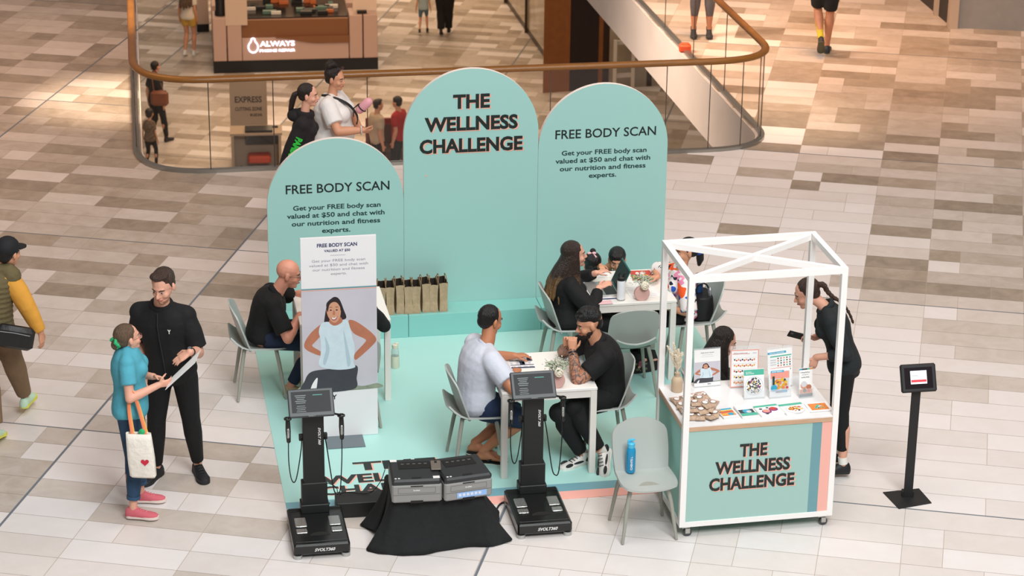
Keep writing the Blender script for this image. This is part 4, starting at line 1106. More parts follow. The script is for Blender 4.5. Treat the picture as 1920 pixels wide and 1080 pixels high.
def zipf(mb):
    for t in [i/12 for i in range(12)]:
        pass
    pts = [I3['sp'](t)+I3['fwd']*(np.interp(t, [0,.3,.6,.8,.95], [.128,.124,.137,.132,.092])*I3['gs']+.012) for t in [.02,.2,.4,.6,.8,.95]]
    mb.tube(pts, .004, 5)
wpart(I3, 'zip', mat('zip_dark', '#2c2c30', .4), zipf)
def logof(mb):
    c = I3['sp'](.70)+I3['fwd']*(.128*I3['gs']+.022)-I3['R']*.085; T = face_frame(c, -I3['R'], Z); put_text(mb, 'Y', T, .026, .032, .05)
wpart(I3, 'chest_logo', WHT, logof, smooth=False)
def watch(I, side, m1, m2):
    S, e, w, hd_, pn, o_ = I['J'][side]; d = (w-e).normalized(); c = w-d*.025
    wpart(I, 'wristwatch', [m1, m2], lambda mb: (mb.tube([c-d*.011, c+d*.011], .034*I['s'], 14), mb.tube([c-pn.normalized()*.030, c-pn.normalized()*.042], .019, 16), mb.tube([c-pn.normalized()*.042, c-pn.normalized()*.044], .015, 16, mi=1)))
watch(I3, 'l', mat('watch_black', '#1b1b1d', .4), mat('watch_dial', '#6d7478', .3, .4))

# ---- woman in teal t-shirt
TSH = cloth('tshirt_teal', '#4fa3b6'); PNKS = mat('shoe_pink', '#cf6570', .8); PSOLE = mat('sole_cream', '#e6d6cc', .6)
pc = V(-2.825, 16.22, 0)
wr2 = aty(297, 722, pc.y-.13); wl2 = aty(288, 706, pc.y+.10)
I2 = person('woman in teal t-shirt and jeans with a green scrunchie, holding a paper sheet', (pc.x, pc.y, .87), (pc.x+.0, pc.y+.02, 1.345), aty(236, 633, pc.y+.03)+V(.015,0,0), (.80,.52,.10), body=(1,.12,0), height=1.62, sex='f', skin='fair', girth=1.12,
    hands=dict(r=(wr2, (.9,.25,.15), (-.2,.9,.3), (-.3,-.5,-1), dict(curl=(.5,.6,.7,.7), thumb=1)), l=(wl2, (.9,-.3,-.05), (0,-.6,-.6), (-.3,.6,-1), dict(curl=(.5,.7,.8,.8), thumb=1))),
    feet=dict(r=((-2.815, 16.09, .078), (1,-.08,0), (1,-.1,0), Z), l=((-2.80, 16.36, .078), (1,.05,0), (1,.1,0), Z)),
    shirt=TSH, sleeve=.62, pants=JEAN, pleg=1.80, pantw=1.02, hair='pony', hairm=HR['mouse'], shoes=(PNKS, PSOLE, 1.05, .02, 'shoe', .02, mat('lace_pink', '#e08a90', .7)), hem=.17, belly=.02)
hpart(I2, 'hair_bun', HR['mouse'], lambda mb: (mb.ell((0,-.115,-.030), (.040,.034,.040)), mb.ell((0,-.09,-.01), (.05,.04,.05))), vox=.006)
hpart(I2, 'scrunchie', mat('scrunchie_green', '#2fae6c', .8, bump=.6, bscale=40), lambda mb: [mb.ell((.042*math.cos(a), -.112-.012*math.sin(a*3), -.012+.036*math.sin(a)), (.018,.016,.017)) for a in [i*2*math.pi/12 for i in range(12)]], vox=.005)
glasses(I2, mat('glasses_pink', '#8a4b52', .4))
for k in ('fr', 'fl'):
    Hh, kn, a, t_, u_ = I2['J'][k]; d = (a-kn); wpart(I2, 'jean_cuff', cloth('denim_cuff', '#2d4e6b'), lambda mb: mb.tube([kn+d*.74, kn+d*.81], [.052, .052], 16))
def tprint(mb):
    for i, (t, w) in enumerate(((.62,.10),(.55,.13),(.48,.11),(.40,.12))):
        c = I2['sp'](t)+I2['fwd']*(.128*I2['gs']+.03); T = face_frame(c, I2['R'], I2['axis']); put_text(mb, 'SMILE' if i % 2 else 'HOPE', T, w, .03, .03)
# ---- man in cap walking away
OLV = cloth('vest_olive', '#65593a', bscale=30, bump=.4); YEL = cloth('sleeve_mustard', '#d99a3a'); CHN = cloth('chino_brown', '#7b6248', var=.12)
pc = V(-4.17, 17.62, 0)
I1 = person('man in black cap, olive quilted vest and mustard sleeves walking at the left edge', (pc.x, pc.y, .92), (pc.x+.03, pc.y+.02, 1.42), aty(16, 474, pc.y+.05), (.55,.82,-.05), body=(.05,1,0), height=1.74, skin='mid', girth=1.15,
    hands=dict(r=(aty(92, 652, pc.y+.02), (.1,-.1,-1), (-.9,.3,0), (.6,-.9,0), dict(curl=(.3,.35,.4,.5))), l=(V(pc.x-.28, pc.y+.1, .88), (0,.2,-1), (1,0,0), (-.6,-.8,0))),
    feet=dict(r=((-3.97, 17.98, .085), (.12,1,0), (.1,1,0), Z), l=((-4.09, 17.34, .115), (.05,1,-.28), (0,1,0), (0,.28,1))),
    shirt=YEL, sleeve=1.93, pants=CHN, pleg=1.93, pantw=1.2, hair='buzz', hairm=HR['black'], shoes=(mat('shoe_mint', '#bcd9c0', .6), mat('sole_yellow', '#d8d84a', .5), 1.05, .03), hem=.10, belly=.02)
def vestf(mb):
    for k in range(13):
        t0 = -.13+k*.083; t1 = t0+.080
        rings = []
        for t, ex in ((t0, .014), ((t0+t1)/2, .022), (t1, .014)):
            hw = np.interp(t, [-.16,0,.12,.28,.45,.62,.76,.87,.96], [.175,.175,.170,.165,.168,.178,.182,.165,.10]); hd = np.interp(t, [-.16,.12,.45,.76,.9,.96], [.130,.128,.128,.126,.095,.075])
            rings.append(ring_at(I1['sp'](t), I1['tan'](t), I1['R'], hw*I1['gs']+ex, hd*I1['gs']+ex))
        mb.loft(rings)
    for sg in (-1, 1):
        N_ = I1['sp'](1); S_ = I1['J']['r' if sg > 0 else 'l'][0]; mb.tube([N_-Z*.02+I1['R']*sg*.04, S_+Z*.035-I1['R']*sg*.01, S_+Z*.0+I1['R']*sg*.012], [.062, .075, .082], 12, dome=True)
wpart(I1, 'quilted_vest', OLV, vestf, vox=.007, sm=2)
neckring(I1, OLV, 'vest_collar', .078, .030, .05, .02)
CAPM = mat('cap_black', '#131418', .8)
def capf(mb):
    mb.ell((0,-.014,.050), (.092,.106,.092))
def brimf(mb):
    P_ = [(x, y) for x, y in spline([(-.075,.055),(-.07,.12),(-.03,.165),(.03,.165),(.07,.12),(.075,.055)], 4, False)]
    mb.prism(P_, .028, .036)
hpart(I1, 'cap', CAPM, capf); hpart(I1, 'cap_brim', CAPM, brimf)
def capt(mb):
    T = face_frame((-.065,-.075,.06), (-.62,.75,0), (.18,.18,.95)); put_text(mb, 'Champion', T @ Matrix.Translation((0,0,.016)), .075, .020, .02)
# ---- seated: bald man
pc = bw(-1.74, -1.24); hb = atv(541, 513, -1.25)
I4 = person('bald man with glasses and black polo seated at the left table, leaning in', (pc.x, pc.y, .53), bw(-1.60, -1.24, hb.z-.155), hb, (.96,.05,-.22), body=bdir(0), height=1.78, skin='pink', girth=1.05, bend=.05,
    hands=dict(r=(atv(562, 590, -1.38), (1,-.05,-.05), (0,.2,-1), (.1,-.7,-.8), {}), l=(bw(-1.27, -1.08, .80), (1,0,0), (0,0,-1), (0,1,-.6), {})),
    feet=dict(r=(bw(-1.52, -1.38, .10), bdir(-8), bdir(0)+Z*.6, Z), l=(bw(-1.36, -1.12, .085), bdir(5), bdir(0)+Z, Z)),
    shirt=BLK, sleeve=.80, pants=NAVY, hair=None, shoes=(mat('shoe_sand', '#b39a78', .8), WHT, 1.05, .03), hem=.12)
glasses(I4, mat('glasses_dark', '#2b2424', .4)); neckring(I4, BLK, 'collar', .07, .018, .3, .01)
# ---- seated, seen past the banner
pc = bw(-1.03, -1.93)
I5 = person('person in black seated half hidden behind the photo banner', (pc.x, pc.y, .53), bw(-1.04, -1.85, 1.00), bw(-1.07, -1.80, 1.16), bdir(110), body=bdir(95), height=1.65, sex='f', skin='mid', girth=1.12,
    hands=dict(r=(bw(-.93, -1.56, .80), bdir(100), -Z, bdir(-60), {}), l=(bw(-1.15, -1.50, .80), bdir(90), -Z, bdir(180), {})),
    feet=dict(r=(bw(-.95, -1.45, .085), bdir(90), bdir(90)+Z, Z), l=(bw(-1.12, -1.42, .085), bdir(90), bdir(90)+Z, Z)),
    shirt=BLK, sleeve=1.9, pants=BLK2, hair='pony', hairm=HR['dark'], shoes=(SBLK, RUB), face=False, hem=.2)
# ---- man in white t-shirt
WSH = cloth('tshirt_white_blue', '#c9cdd8', var=.04); SHN = cloth('shorts_navy', '#20304f')
pc = bw(-.20, -2.86); h6 = atv(919, 602, -2.80)
I6 = person('dark-haired man in pale t-shirt and navy shorts seated at the front table, back turned', (pc.x, pc.y, .53), bw(-.10, -2.84, h6.z-.165), h6+V(0,.02,0), tuple(bdir(28)+Z*-.28), body=bdir(12), height=1.78, skin='tan', girth=1.12, bend=.075,
    hands=dict(r=(at(968, 700, .79), tuple(bdir(75)), (0,0,-1), tuple(bdir(-70)+Z*-.6), {}), l=(bw(.15, -2.62, .79), bdir(0), -Z, tuple(bdir(120)-Z*.6), {})),
    feet=dict(r=(V(at(905, 845, .10)), bdir(-15), bdir(0)+Z, Z), l=(V(at(890, 829, .12)), bdir(-28), bdir(0)+Z, tuple(Z+bdir(0)*.2))),
    shirt=WSH, sleeve=.72, pants=SHN, pleg=.95, pantw=1.12, hair='buzz', hairm=HR['black'], shoes='flip', bare_feet=True, hem=.16, loose=1.08, belly=.02)
neckring(I6, WSH, 'collar', .068, .009, .2, .0)
# ---- tattooed man
pc = bw(.86, -2.84); h7 = atv(1105, 606, -2.86)
TAT = bpy.data.materials.new('skin_tattooed'); TAT.use_nodes = True
_N = TAT.node_tree.nodes; _L = TAT.node_tree.links; _b = _N['Principled BSDF']; _b.inputs['Roughness'].default_value = .55
_tc = _N.new('ShaderNodeTexCoord'); _w = _N.new('ShaderNodeTexNoise'); _w.inputs['Scale'].default_value = 26; _w.inputs['Detail'].default_value = 3; _w.inputs['Distortion'].default_value = 2.2; _L.new(_tc.outputs['Object'], _w.inputs[0])
_cr = _N.new('ShaderNodeValToRGB'); _cr.color_ramp.elements[0].position = .42; _cr.color_ramp.elements[0].color = (0,0,0,1); _cr.color_ramp.elements[1].position = .56; _cr.color_ramp.elements[1].color = (1,1,1,1); _L.new(_w.outputs[0], _cr.inputs[0])
_m = _N.new('ShaderNodeMix'); _m.data_type = 'RGBA'; _m.inputs[6].default_value = lin('#5d4a44')+(1,); _m.inputs[7].default_value = lin('#b37a5c')+(1,); _L.new(_cr.outputs[0], _m.inputs[0]); _L.new(_m.outputs[2], _b.inputs['Base Color'])
eR = at(1065, 700, .77)
I7 = person('tattooed bearded man in black polo at the front table, hands clasped at his mouth', (pc.x, pc.y, .53), bw(.76, -2.85, h7.z-.15), h7, tuple(bdir(182)+Z*-.32), body=bdir(180), height=1.80, skin='mid', girth=1.10, bend=.07,
    hands=dict(l=(atv(1073, 657, -2.92), (.0,.12,1), (.1,1,.1), (-1,-.3,-.55), dict(curl=(1.2,1.2,1.2,1.2), thumb=3.5)), r=(atv(1063, 651, -2.79), (.05,-.05,1), (.1,-1,.1), (-1,.3,-.55), dict(curl=(1.2,1.2,1.2,1.2), thumb=3.5))),
    feet=dict(l=(V(at(1092, 852, .085)), bdir(205), bdir(185)+Z, Z), r=(V(at(1126, 846, .16)), tuple(bdir(250)-Z*.75), bdir(190)+Z, tuple(bdir(180)*.7+Z))),
    shirt=BLK, sleeve=.66, pants=BLK2, pantw=1.08, hair='fade', hairm=HR['black'], shoes=(mat('sneaker_white', '#dedad4', .5), WHT, 1.06, .04, 'shoe', .03, mat('lace_black', '#18181a', .7)), hem=.15, loose=1.05)
neckring(I7, BLK, 'collar', .07, .018, .3, .01)
for key in 'rl':
    S, e, w, hd_, pn, o_ = I7['J'][key]
    def tt(mb):
        g_ = 1.10**.7*I7['s']
        mb.tube([S+(e-S)*.6, S+(e-S)*.85, e], [.050*g_, .0455*g_, .0445*g_], 14); mb.tube([e, e+(w-e)*.3, e+(w-e)*.7, w], [.044*g_, .0465*g_, .0375*g_, .030*I7['s']], 14, dome=True)
    wpart(I7, 'tattooed_arm', TAT, tt)
hpart(I7, 'beard', mat('beard_black', '#2a1d18', .9), lambda mb: (mb.ell((0,.038,-.080), (.0445,.051,.036)), mb.ell((0,.070,-.096), (.024,.0235,.019)), mb.ell((.046,.026,-.052), (.014,.030,.028)), mb.ell((-.046,.026,-.052), (.014,.030,.028)), mb.ell((0,.088,-.050), (.022,.011,.005))), vox=.005)
watch(I7, 'l', mat('watch_black', '#1b1b1d', .4), mat('watch_dial', '#6d7478', .3, .4))
def shoe_panels(I, m_):
    for key in ('fr', 'fl'):
        Hh, kn, a, toe, u_ = I['J'][key]; T = foot_mat(a, toe, u_); g = -.083*I['s']
        def f(mb):
            for sg in (-1, 1):
                mb.ell(T @ V(sg*.032, -.035, g+.055), (.014,.034,.026), R=T.to_3x3()); mb.ell(T @ V(sg*.036, .15, g+.040), (.012,.036,.016), R=T.to_3x3()); mb.ell(T @ V(sg*.038, .06, g+.045), (.008,.05,.010), R=T.to_3x3())
        wpart(I, 'shoe_panel', m_, f)
shoe_panels(I7, SBLK)
# ---- long-haired woman with laptop
OMB = bpy.data.materials.new('hair_ombre'); OMB.use_nodes = True; _N = OMB.node_tree.nodes; _L = OMB.node_tree.links; _b = _N['Principled BSDF']; _b.inputs['Roughness'].default_value = .4
_tc = _N.new('ShaderNodeTexCoord'); _sx = _N.new('ShaderNodeSeparateXYZ'); _L.new(_tc.outputs['Object'], _sx.inputs[0])
_nz = _N.new('ShaderNodeTexNoise'); _nz.inputs['Scale'].default_value = 14; _L.new(_tc.outputs['Object'], _nz.inputs[0])
_ma = _N.new('ShaderNodeMath'); _ma.operation = 'MULTIPLY_ADD'; _ma.inputs[1].default_value = .22; _L.new(_nz.outputs[0], _ma.inputs[0]); _L.new(_sx.outputs[2], _ma.inputs[2])
_cr = _N.new('ShaderNodeValToRGB'); _cr.color_ramp.elements[0].position = .85; _cr.color_ramp.elements[0].color = lin('#8a6a45')+(1,); _cr.color_ramp.elements[1].position = 1.08; _cr.color_ramp.elements[1].color = lin('#2f1f18')+(1,)
_mr = _N.new('ShaderNodeMapRange'); _mr.inputs[1].default_value = .80; _mr.inputs[2].default_value = 1.12; _L.new(_ma.outputs[0], _mr.inputs[0])
_cr.color_ramp.elements[0].position = .25; _cr.color_ramp.elements[1].position = .75; _L.new(_mr.outputs[0], _cr.inputs[0]); _L.new(_cr.outputs[0], _b.inputs['Base Color'])
_nb = _N.new('ShaderNodeTexNoise'); _nb.inputs['Scale'].default_value = 70; _mp = _N.new('ShaderNodeMapping'); _mp.inputs['Scale'].default_value = (3,3,.4); _L.new(_tc.outputs['Object'], _mp.inputs[0]); _L.new(_mp.outputs[0], _nb.inputs[0]); _bp = _N.new('ShaderNodeBump'); _bp.inputs['Strength'].default_value = .6; _bp.inputs['Distance'].default_value = .02; _L.new(_nb.outputs[0], _bp.inputs['Height']); _L.new(_bp.outputs[0], _b.inputs['Normal'])
pc = bw(.84, -1.24); h8 = atv(1076, 477, -1.24)
I8 = person('woman with long ombre brown hair in black knit, typing at the laptop', (pc.x, pc.y, .53), bw(.87, -1.24, h8.z-.155), h8, tuple(bdir(2)+Z*.02), body=bdir(0), height=1.72, sex='f', skin='fair', girth=1.14, bend=.03,
    hands=dict(r=(atv(1122, 540, -1.36), tuple(bdir(5)+Z*.45), (0,.3,-1), (.2,-.8,-.7), dict(curl=(.3,.35,.4,.45))), l=(atv(1118, 512, -1.06), tuple(bdir(-5)+Z*.3), (0,0,-1), (.1,.9,-.6), dict(curl=(.4,.45,.5,.5)))),
    feet=dict(r=(bw(1.15, -1.34, .085), bdir(0), bdir(0)+Z, Z), l=(bw(1.22, -1.12, .085), bdir(0), bdir(0)+Z, Z)),
    shirt=BLK2, sleeve=1.88, pants=BLK, hair='long', hairm=OMB, flow=.55, lower=.85, shoes=(SBLK, RUB), hem=.2, loose=1.15, belly=.02)
# ---- the two children
pc = bw(1.12, -.50); hg = atv(1111, 496, -.48)
I9 = person('small girl with a pink hair bow, back turned, behind the far table', (pc.x, pc.y, .36), bw(1.11, -.49, hg.z-.13), hg, tuple(bdir(78)+Z*-.22), body=bdir(80), height=1.05, sex='f', skin='fair', kid=True, girth=.95,
    feet=dict(r=(bw(1.18, -.50, .06), bdir(90), bdir(90), Z), l=(bw(1.06, -.50, .06), bdir(90), bdir(90), Z)),
    shirt=cloth('shirt_cream', '#e3dcd2'), sleeve=.6, pants=BLK, hair='bowl', hairm=HR['black'], shoes=(WHT, WHT), face=False)
hpart(I9, 'hair_knot', HR['black'], lambda mb: mb.ell((0,-.02,.135), (.03,.03,.03)))
hpart(I9, 'hair_bow', mat('bow_pink', '#e7b6bd', .6), lambda mb: (mb.ell((-.032,-.055,.118), (.022,.012,.014)), mb.ell((.012,-.06,.122), (.022,.012,.014)), mb.tube([(0,-.06,.118), (.035,-.095,.085)], [.006, .011], 6)))
pc = bw(1.38, -.26); hk = atv(1157, 487, -.50)
I10 = person('boy with straight black fringe peering down behind the laptop', (pc.x, pc.y, .31), bw(1.36, -.36, hk.z-.16), hk, tuple(bdir(258)+Z*-.30), body=bdir(265), height=1.14, sex='m', skin='mid', kid=True, girth=.95,
    hands=dict(r=(bw(1.28, -.68, .78), bdir(270), -Z, bdir(180), {}), l=(bw(1.48, -.68, .78), bdir(270), -Z, bdir(0), {})),
    feet=dict(r=(bw(1.34, -.52, .06), bdir(270), bdir(270)+Z, Z), l=(bw(1.46, -.52, .06), bdir(270), bdir(270)+Z, Z)),
    shirt=BLK, sleeve=.7, pants=NAVY, hair='bowl', hairm=HR['black'], shoes=(SBLK, RUB))
# ---- woman in patterned top
PAT = bpy.data.materials.new('blouse_patterned'); PAT.use_nodes = True; _N = PAT.node_tree.nodes; _L = PAT.node_tree.links; _b = _N['Principled BSDF']; _b.inputs['Roughness'].default_value = .8
_tc = _N.new('ShaderNodeTexCoord'); prev = None; base = lin('#ece6e3')+(1,)
for k, (c_, sc__, th_) in enumerate((('#e88fb0', 7, .63), ('#ef5a1e', 6, .645), ('#2456b8', 8, .66), ('#141a30', 11, .68))):
    _w = _N.new('ShaderNodeTexNoise'); _w.inputs['Scale'].default_value = sc__; _w.inputs['Distortion'].default_value = 1.6; _w.inputs['Detail'].default_value = 0
    _mp = _N.new('ShaderNodeMapping'); _mp.inputs['Location'].default_value = (k*3.1, k*1.7, k*2.3); _L.new(_tc.outputs['Object'], _mp.inputs[0]); _L.new(_mp.outputs[0], _w.inputs[0])
    _g = _N.new('ShaderNodeMath'); _g.operation = 'GREATER_THAN'; _g.inputs[1].default_value = th_; _L.new(_w.outputs[0], _g.inputs[0])
    _m = _N.new('ShaderNodeMix'); _m.data_type = 'RGBA'; _m.inputs[7].default_value = lin(c_)+(1,); _L.new(_g.outputs[0], _m.inputs[0])
    if prev is None: _m.inputs[6].default_value = base
    else: _L.new(prev, _m.inputs[6])
    prev = _m.outputs[2]
_L.new(prev, _b.inputs['Base Color'])
pc = bw(1.86, -1.26); h11 = atv(1287, 470, -1.26)
I11 = person('woman in white blouse with orange and blue strokes, seated right of the far table', (pc.x, pc.y, .53), bw(1.84, -1.26, h11.z-.16), h11, tuple(bdir(184)+Z*-.12), body=bdir(180), height=1.64, sex='f', skin='mid', girth=1.0,
    hands=dict(l=(bw(1.68, -1.38, .62), tuple(bdir(150)-Z*.2), (0,0,-1), (.6,-.6,-.4), dict(curl=(.5,.5,.6,.6))), r=(bw(1.66, -1.14, .80), bdir(180), -Z, bdir(60), {})),
    feet=dict(l=(bw(1.56, -1.30, .085), bdir(180), bdir(180)+Z, Z), r=(bw(1.50, -1.12, .085), bdir(180), bdir(180)+Z, Z)),
    shirt=PAT, sleeve=.95, pants=BLK, pantw=1.1, hair='pony', hairm=HR['black'], shoes=(SBLK, RUB), hem=.12, loose=1.3)
q_ = I11['HM'] @ V(0,-.095,-.01)
wpart(I11, 'hair_tail', HR['black'], lambda mb: mb.tube([q_, q_+BX*.025-Z*.03, q_+BX*.03-Z*.09, q_+BX*.02-Z*.15], [.028,.036,.034,.012], 10), vox=.006)
wpart(I11, 'scrunchie', mat('scrunchie_navy', '#1d3f8a', .7), lambda mb: mb.tube([q_+BX*.012-Z*.0, q_+BX*.024-Z*.03], .042, 12))
# ---- woman seated behind the cart
pc = bw(1.60, -3.20); h12 = atv(1358, 640, -3.20)
I12 = person('woman with long straight black hair seated behind the display cart', (pc.x, pc.y, .50), bw(1.60, -3.20, h12.z-.15), h12, tuple(bdir(-4)+Z*-.35), body=bdir(0), height=1.64, sex='f', skin='fair', girth=.95,
    hands=dict(r=(bw(1.90, -3.28, .62), bdir(0), -Z, (0,-1,-.3), {}), l=(bw(1.92, -3.10, .62), bdir(0), -Z, (0,1,-.3), {})),
    feet=dict(r=(bw(1.98, -3.28, .085), bdir(0), bdir(0)+Z, Z), l=(bw(2.0, -3.10, .085), bdir(0), bdir(0)+Z, Z)),
    shirt=BLK, sleeve=1.8, pants=BLK2, hair='long', hairm=HR['dark'], flow=.5, shoes=(SBLK, RUB), hem=.2)
# ---- woman standing right of the cart
pc = V(2.575, 17.08, 0)
I13 = person('woman in black shirt with braided ponytail standing right of the cart, holding a phone', (pc.x, pc.y, .93), (pc.x-.17, pc.y+.0, 1.39), aty(1513, 550, pc.y+.02), (-.90,.0,-.38), body=(-1,.05,0), height=1.70, sex='f', skin='fair', girth=1.04, bend=.03,
    hands=dict(r=(aty(1527, 633, pc.y+.14), (-1,.1,.05), (0,-.5,-.6), (.6,.6,-1), dict(curl=(.7,.8,.9,.9), thumb=1)), l=(aty(1530, 670, pc.y-.12), (-.3,-.05,-1), (-.1,.9,.2), (1,-.5,-.2), dict(curl=(.4,.5,.5,.6)))),
    feet=dict(r=((2.60, 17.17, .085), (-1,.15,0), (-1,0,0), Z), l=((2.605, 16.95, .085), (-1,-.1,0), (-1,0,0), Z)),
    shirt=cloth('cloth_charcoal', '#1a2023'), sleeve=1.55, pants=BLK2, pleg=1.72, pantw=.95, hair='pony', hairm=HR['brown'], shoes=(SBLK, RUB, 1.0, .03), hem=.22, loose=1.15)
neckring(I13, cloth('cloth_charcoal', '#1a2023'), 'collar', .068, .018, .3, .012)
def braid(mb):
    p0 = I13['HM'] @ V(0,-.10,.035); P_ = spline([p0, p0+V(.045,0,.0), p0+V(.075,0,-.05), p0+V(.125,0,-.10), p0+V(.20,0,-.15), p0+V(.26,0,-.24), p0+V(.29,0,-.31)], 4, False)
    for i, p in enumerate(P_): mb.ell(V(p), .026*(1-.022*i)*(1 if i % 2 else .82))
wpart(I13, 'braid', HR['brown'], braid, vox=.006)
for k in ('fr', 'fl'):
    Hh, kn, a, t_, u_ = I13['J'][k]; d = (a-kn); wpart(I13, 'sock', WHT, lambda mb: mb.tube([kn+d*.86, a], [.038, .038], 12))
# ---- girl in hoodie and woman in white behind the left arch
HOOD = cloth('hoodie_black', '#191517'); NEON = mat('print_neon', '#29c23f', .6)
gp = aty(578, 178, 21.99); g0 = V(gp.x-.04, 21.99, 0)
I14 = person('girl in black hoodie with green sleeve print and ponytail, walking behind the left arch', (g0.x-.02, g0.y, .88), (g0.x, g0.y, 1.345), gp, (.96,-.05,-.08), body=(1,-.05,0), height=1.62, sex='f', skin='fair', girth=1.0,
    hands=dict(r=((g0.x-.22, g0.y-.10, .80), (-.2,.2,-1), (.9,0,.2), (-.7,-.7,0), {}), l=((g0.x-.20, g0.y+.12, .82), (-.2,-.2,-1), (.9,0,0), (-.7,.7,0), {})),
    shirt=HOOD, sleeve=1.92, pants=BLK, hair='pony', hairm=HR['dark'], shoes=(SBLK, WHT), hem=.24, loose=1.25)
hpart(I14, 'hair_tail', HR['dark'], lambda mb: mb.tube([(0,-.095,.02), (0,-.14,-.01), (0,-.16,-.08), (0,-.17,-.16), (0,-.19,-.21)], [.024,.032,.034,.028,.008], 10), vox=.006)
neckring(I14, HOOD, 'hood', .075, .034, .1, .01)
wpart(I14, 'hood_back', HOOD, lambda mb: mb.ell(I14['sp'](.94)-I14['fwd']*.085, (.085,.085,.065)), vox=.01)
def sleevetext(mb):
    S, e, w, *_ = I14['J']['r']; c = e+(w-e)*.22-I14['R']*-.062; 
    up_ = V(-.25, 0, .97).cross(V(0,-1,0)); d = -(w-S).normalized(); r_ = (w-S).normalized(); u_ = V(0,-1,0).cross(r_)
    T = face_frame(S+(w-S)*.44+I14['R']*.100, r_, u_.normalized()); put_text(mb, 'PAMBO', T, .23, .062, .06)
wpart(I14, 'sleeve_print', NEON, sleevetext, smooth=False)
WT = cloth('tshirt_white', '#e4e0dd', var=.03); GRN = cloth('cloth_green', '#14744a')
gp = aty(628, 147, 22.45); g0 = V(gp.x-.02, 22.45, 0)
I15 = person('woman in white t-shirt with sunglasses on her head, walking behind the left arch', (g0.x-.03, g0.y, .90), (g0.x-.01, g0.y, 1.40), gp, (.94,-.30,-.15), body=(1,-.18,0), height=1.68, sex='f', skin='mid', girth=1.62, belly=.07,
    hands=dict(r=(aty(680, 244, g0.y-.28), (.75,.5,-.3), (.1,.7,.3), (-.5,-.6,-.7), dict(curl=(.5,.6,.6,.6))), l=((g0.x+.25, g0.y+.05, 1.05), (.5,-.7,0), (0,0,-1), (0,.9,-.4), {})),
    shirt=WT, sleeve=.72, pants=GRN, hair='pony', hairm=HR['dark'], shoes=(SBLK, WHT), hem=.17, loose=1.1)
hpart(I15, 'hair_bun', HR['dark'], lambda mb: [mb.ell((.03*math.cos(a), -.055+.035*math.sin(a), .125+.02*math.sin(a*2)), .034) for a in [i*6.28/8 for i in range(8)]], vox=.007)
def sung(mb):
    for sg in (-1, 1): mb.ell((sg*.034, .052, .115), (.028,.010,.018)); 
    mb.tube([(-.062,.045,.113), (-.085,-.02,.07)], .003, 5); mb.tube([(.062,.045,.113), (.085,-.02,.07)], .003, 5); mb.tube([(-.01,.06,.115),(.01,.06,.115)], .003, 5)
hpart(I15, 'sunglasses', mat('sunglass', '#3a2424', .2), sung)
def strapf(mb):
    s_ = I15['sp']; f_ = I15['fwd']; R_ = I15['R']
    P_ = [s_(.97)+R_*.055-f_*.09, s_(1.0)+R_*.10+f_*.02, s_(.86)+R_*.06+f_*.175, s_(.62)-R_*.02+f_*.245, s_(.40)-R_*.10+f_*.235, s_(.2)-R_*.2+f_*.17]
    mb.tube(spline(P_, 5, False), .019, 6, flat=(tuple(f_), .35))
wpart(I15, 'bag_strap', SBLK, strapf)
S, e, w, *_ = I15['J']['r']
wpart(I15, 'bracelet', mat('silver_beads', '#d8d4d0', .3, .6), lambda mb: [mb.ell(w-(w-e).normalized()*.015+(V(0,0,1).cross((w-e).normalized())*math.cos(a)+V(0,0,1)*math.sin(a))*.036, .009) for a in [i*6.28/14 for i in range(14)]])
# ---- walkers at the top of the hall
pc = V(3.83, 28.95, 0)
I16 = person('walker in black shorts with yellow socks at the top of the hall', (pc.x, pc.y, .95), (pc.x, pc.y+.03, 1.50), (pc.x, pc.y+.06, 1.68), (0,1,0), body=(.1,1,0), height=1.80, skin='tan', girth=1.0,
    feet=dict(r=((pc.x+.075, pc.y+.10, .085), (.15,1,0), (0,1,0), Z), l=((pc.x-.035, pc.y-.10, .24), (.1,.8,-.85), (0,1,0), (0,.85,.6))),
    shirt=BLK, pants=BLK2, pleg=.88, pantw=1.2, hair='short', hairm=HR['dark'], shoes=(mat('shoe_slate', '#20242a', .6), mat('sole_mix', '#4b4a35', .6), 1.06, .03), face=False, vox=.009)
def sk2(mb):
    Hh, kn, a, t_, u_ = I16['J']['fl']; d = (a-kn); mb.tube([kn+d*.45, kn+d*.75, a], [.056, .043, .040], 12)
wpart(I16, 'sock', mat('sock_yellow', '#c9b02c', .8, var=.15, vscale=60), sk2)
pc = V(2.38, 29.75, 0)
I17 = person('person in grey leggings behind the glass at the top right of the opening', (pc.x, pc.y, .90), (pc.x, pc.y, 1.42), (pc.x, pc.y-.03, 1.58), (0,-1,0), body=(0,-1,0), height=1.68, sex='f', skin='tan', girth=1.1,
    shirt=cloth('top_grey', '#4d4a4c'), pants=cloth('leggings_grey', '#5a5355'), pleg=1.55, hair='pony', hairm=HR['dark'], shoes=(mat('shoe_slate', '#20242a', .6), RUB), face=False, vox=.009)
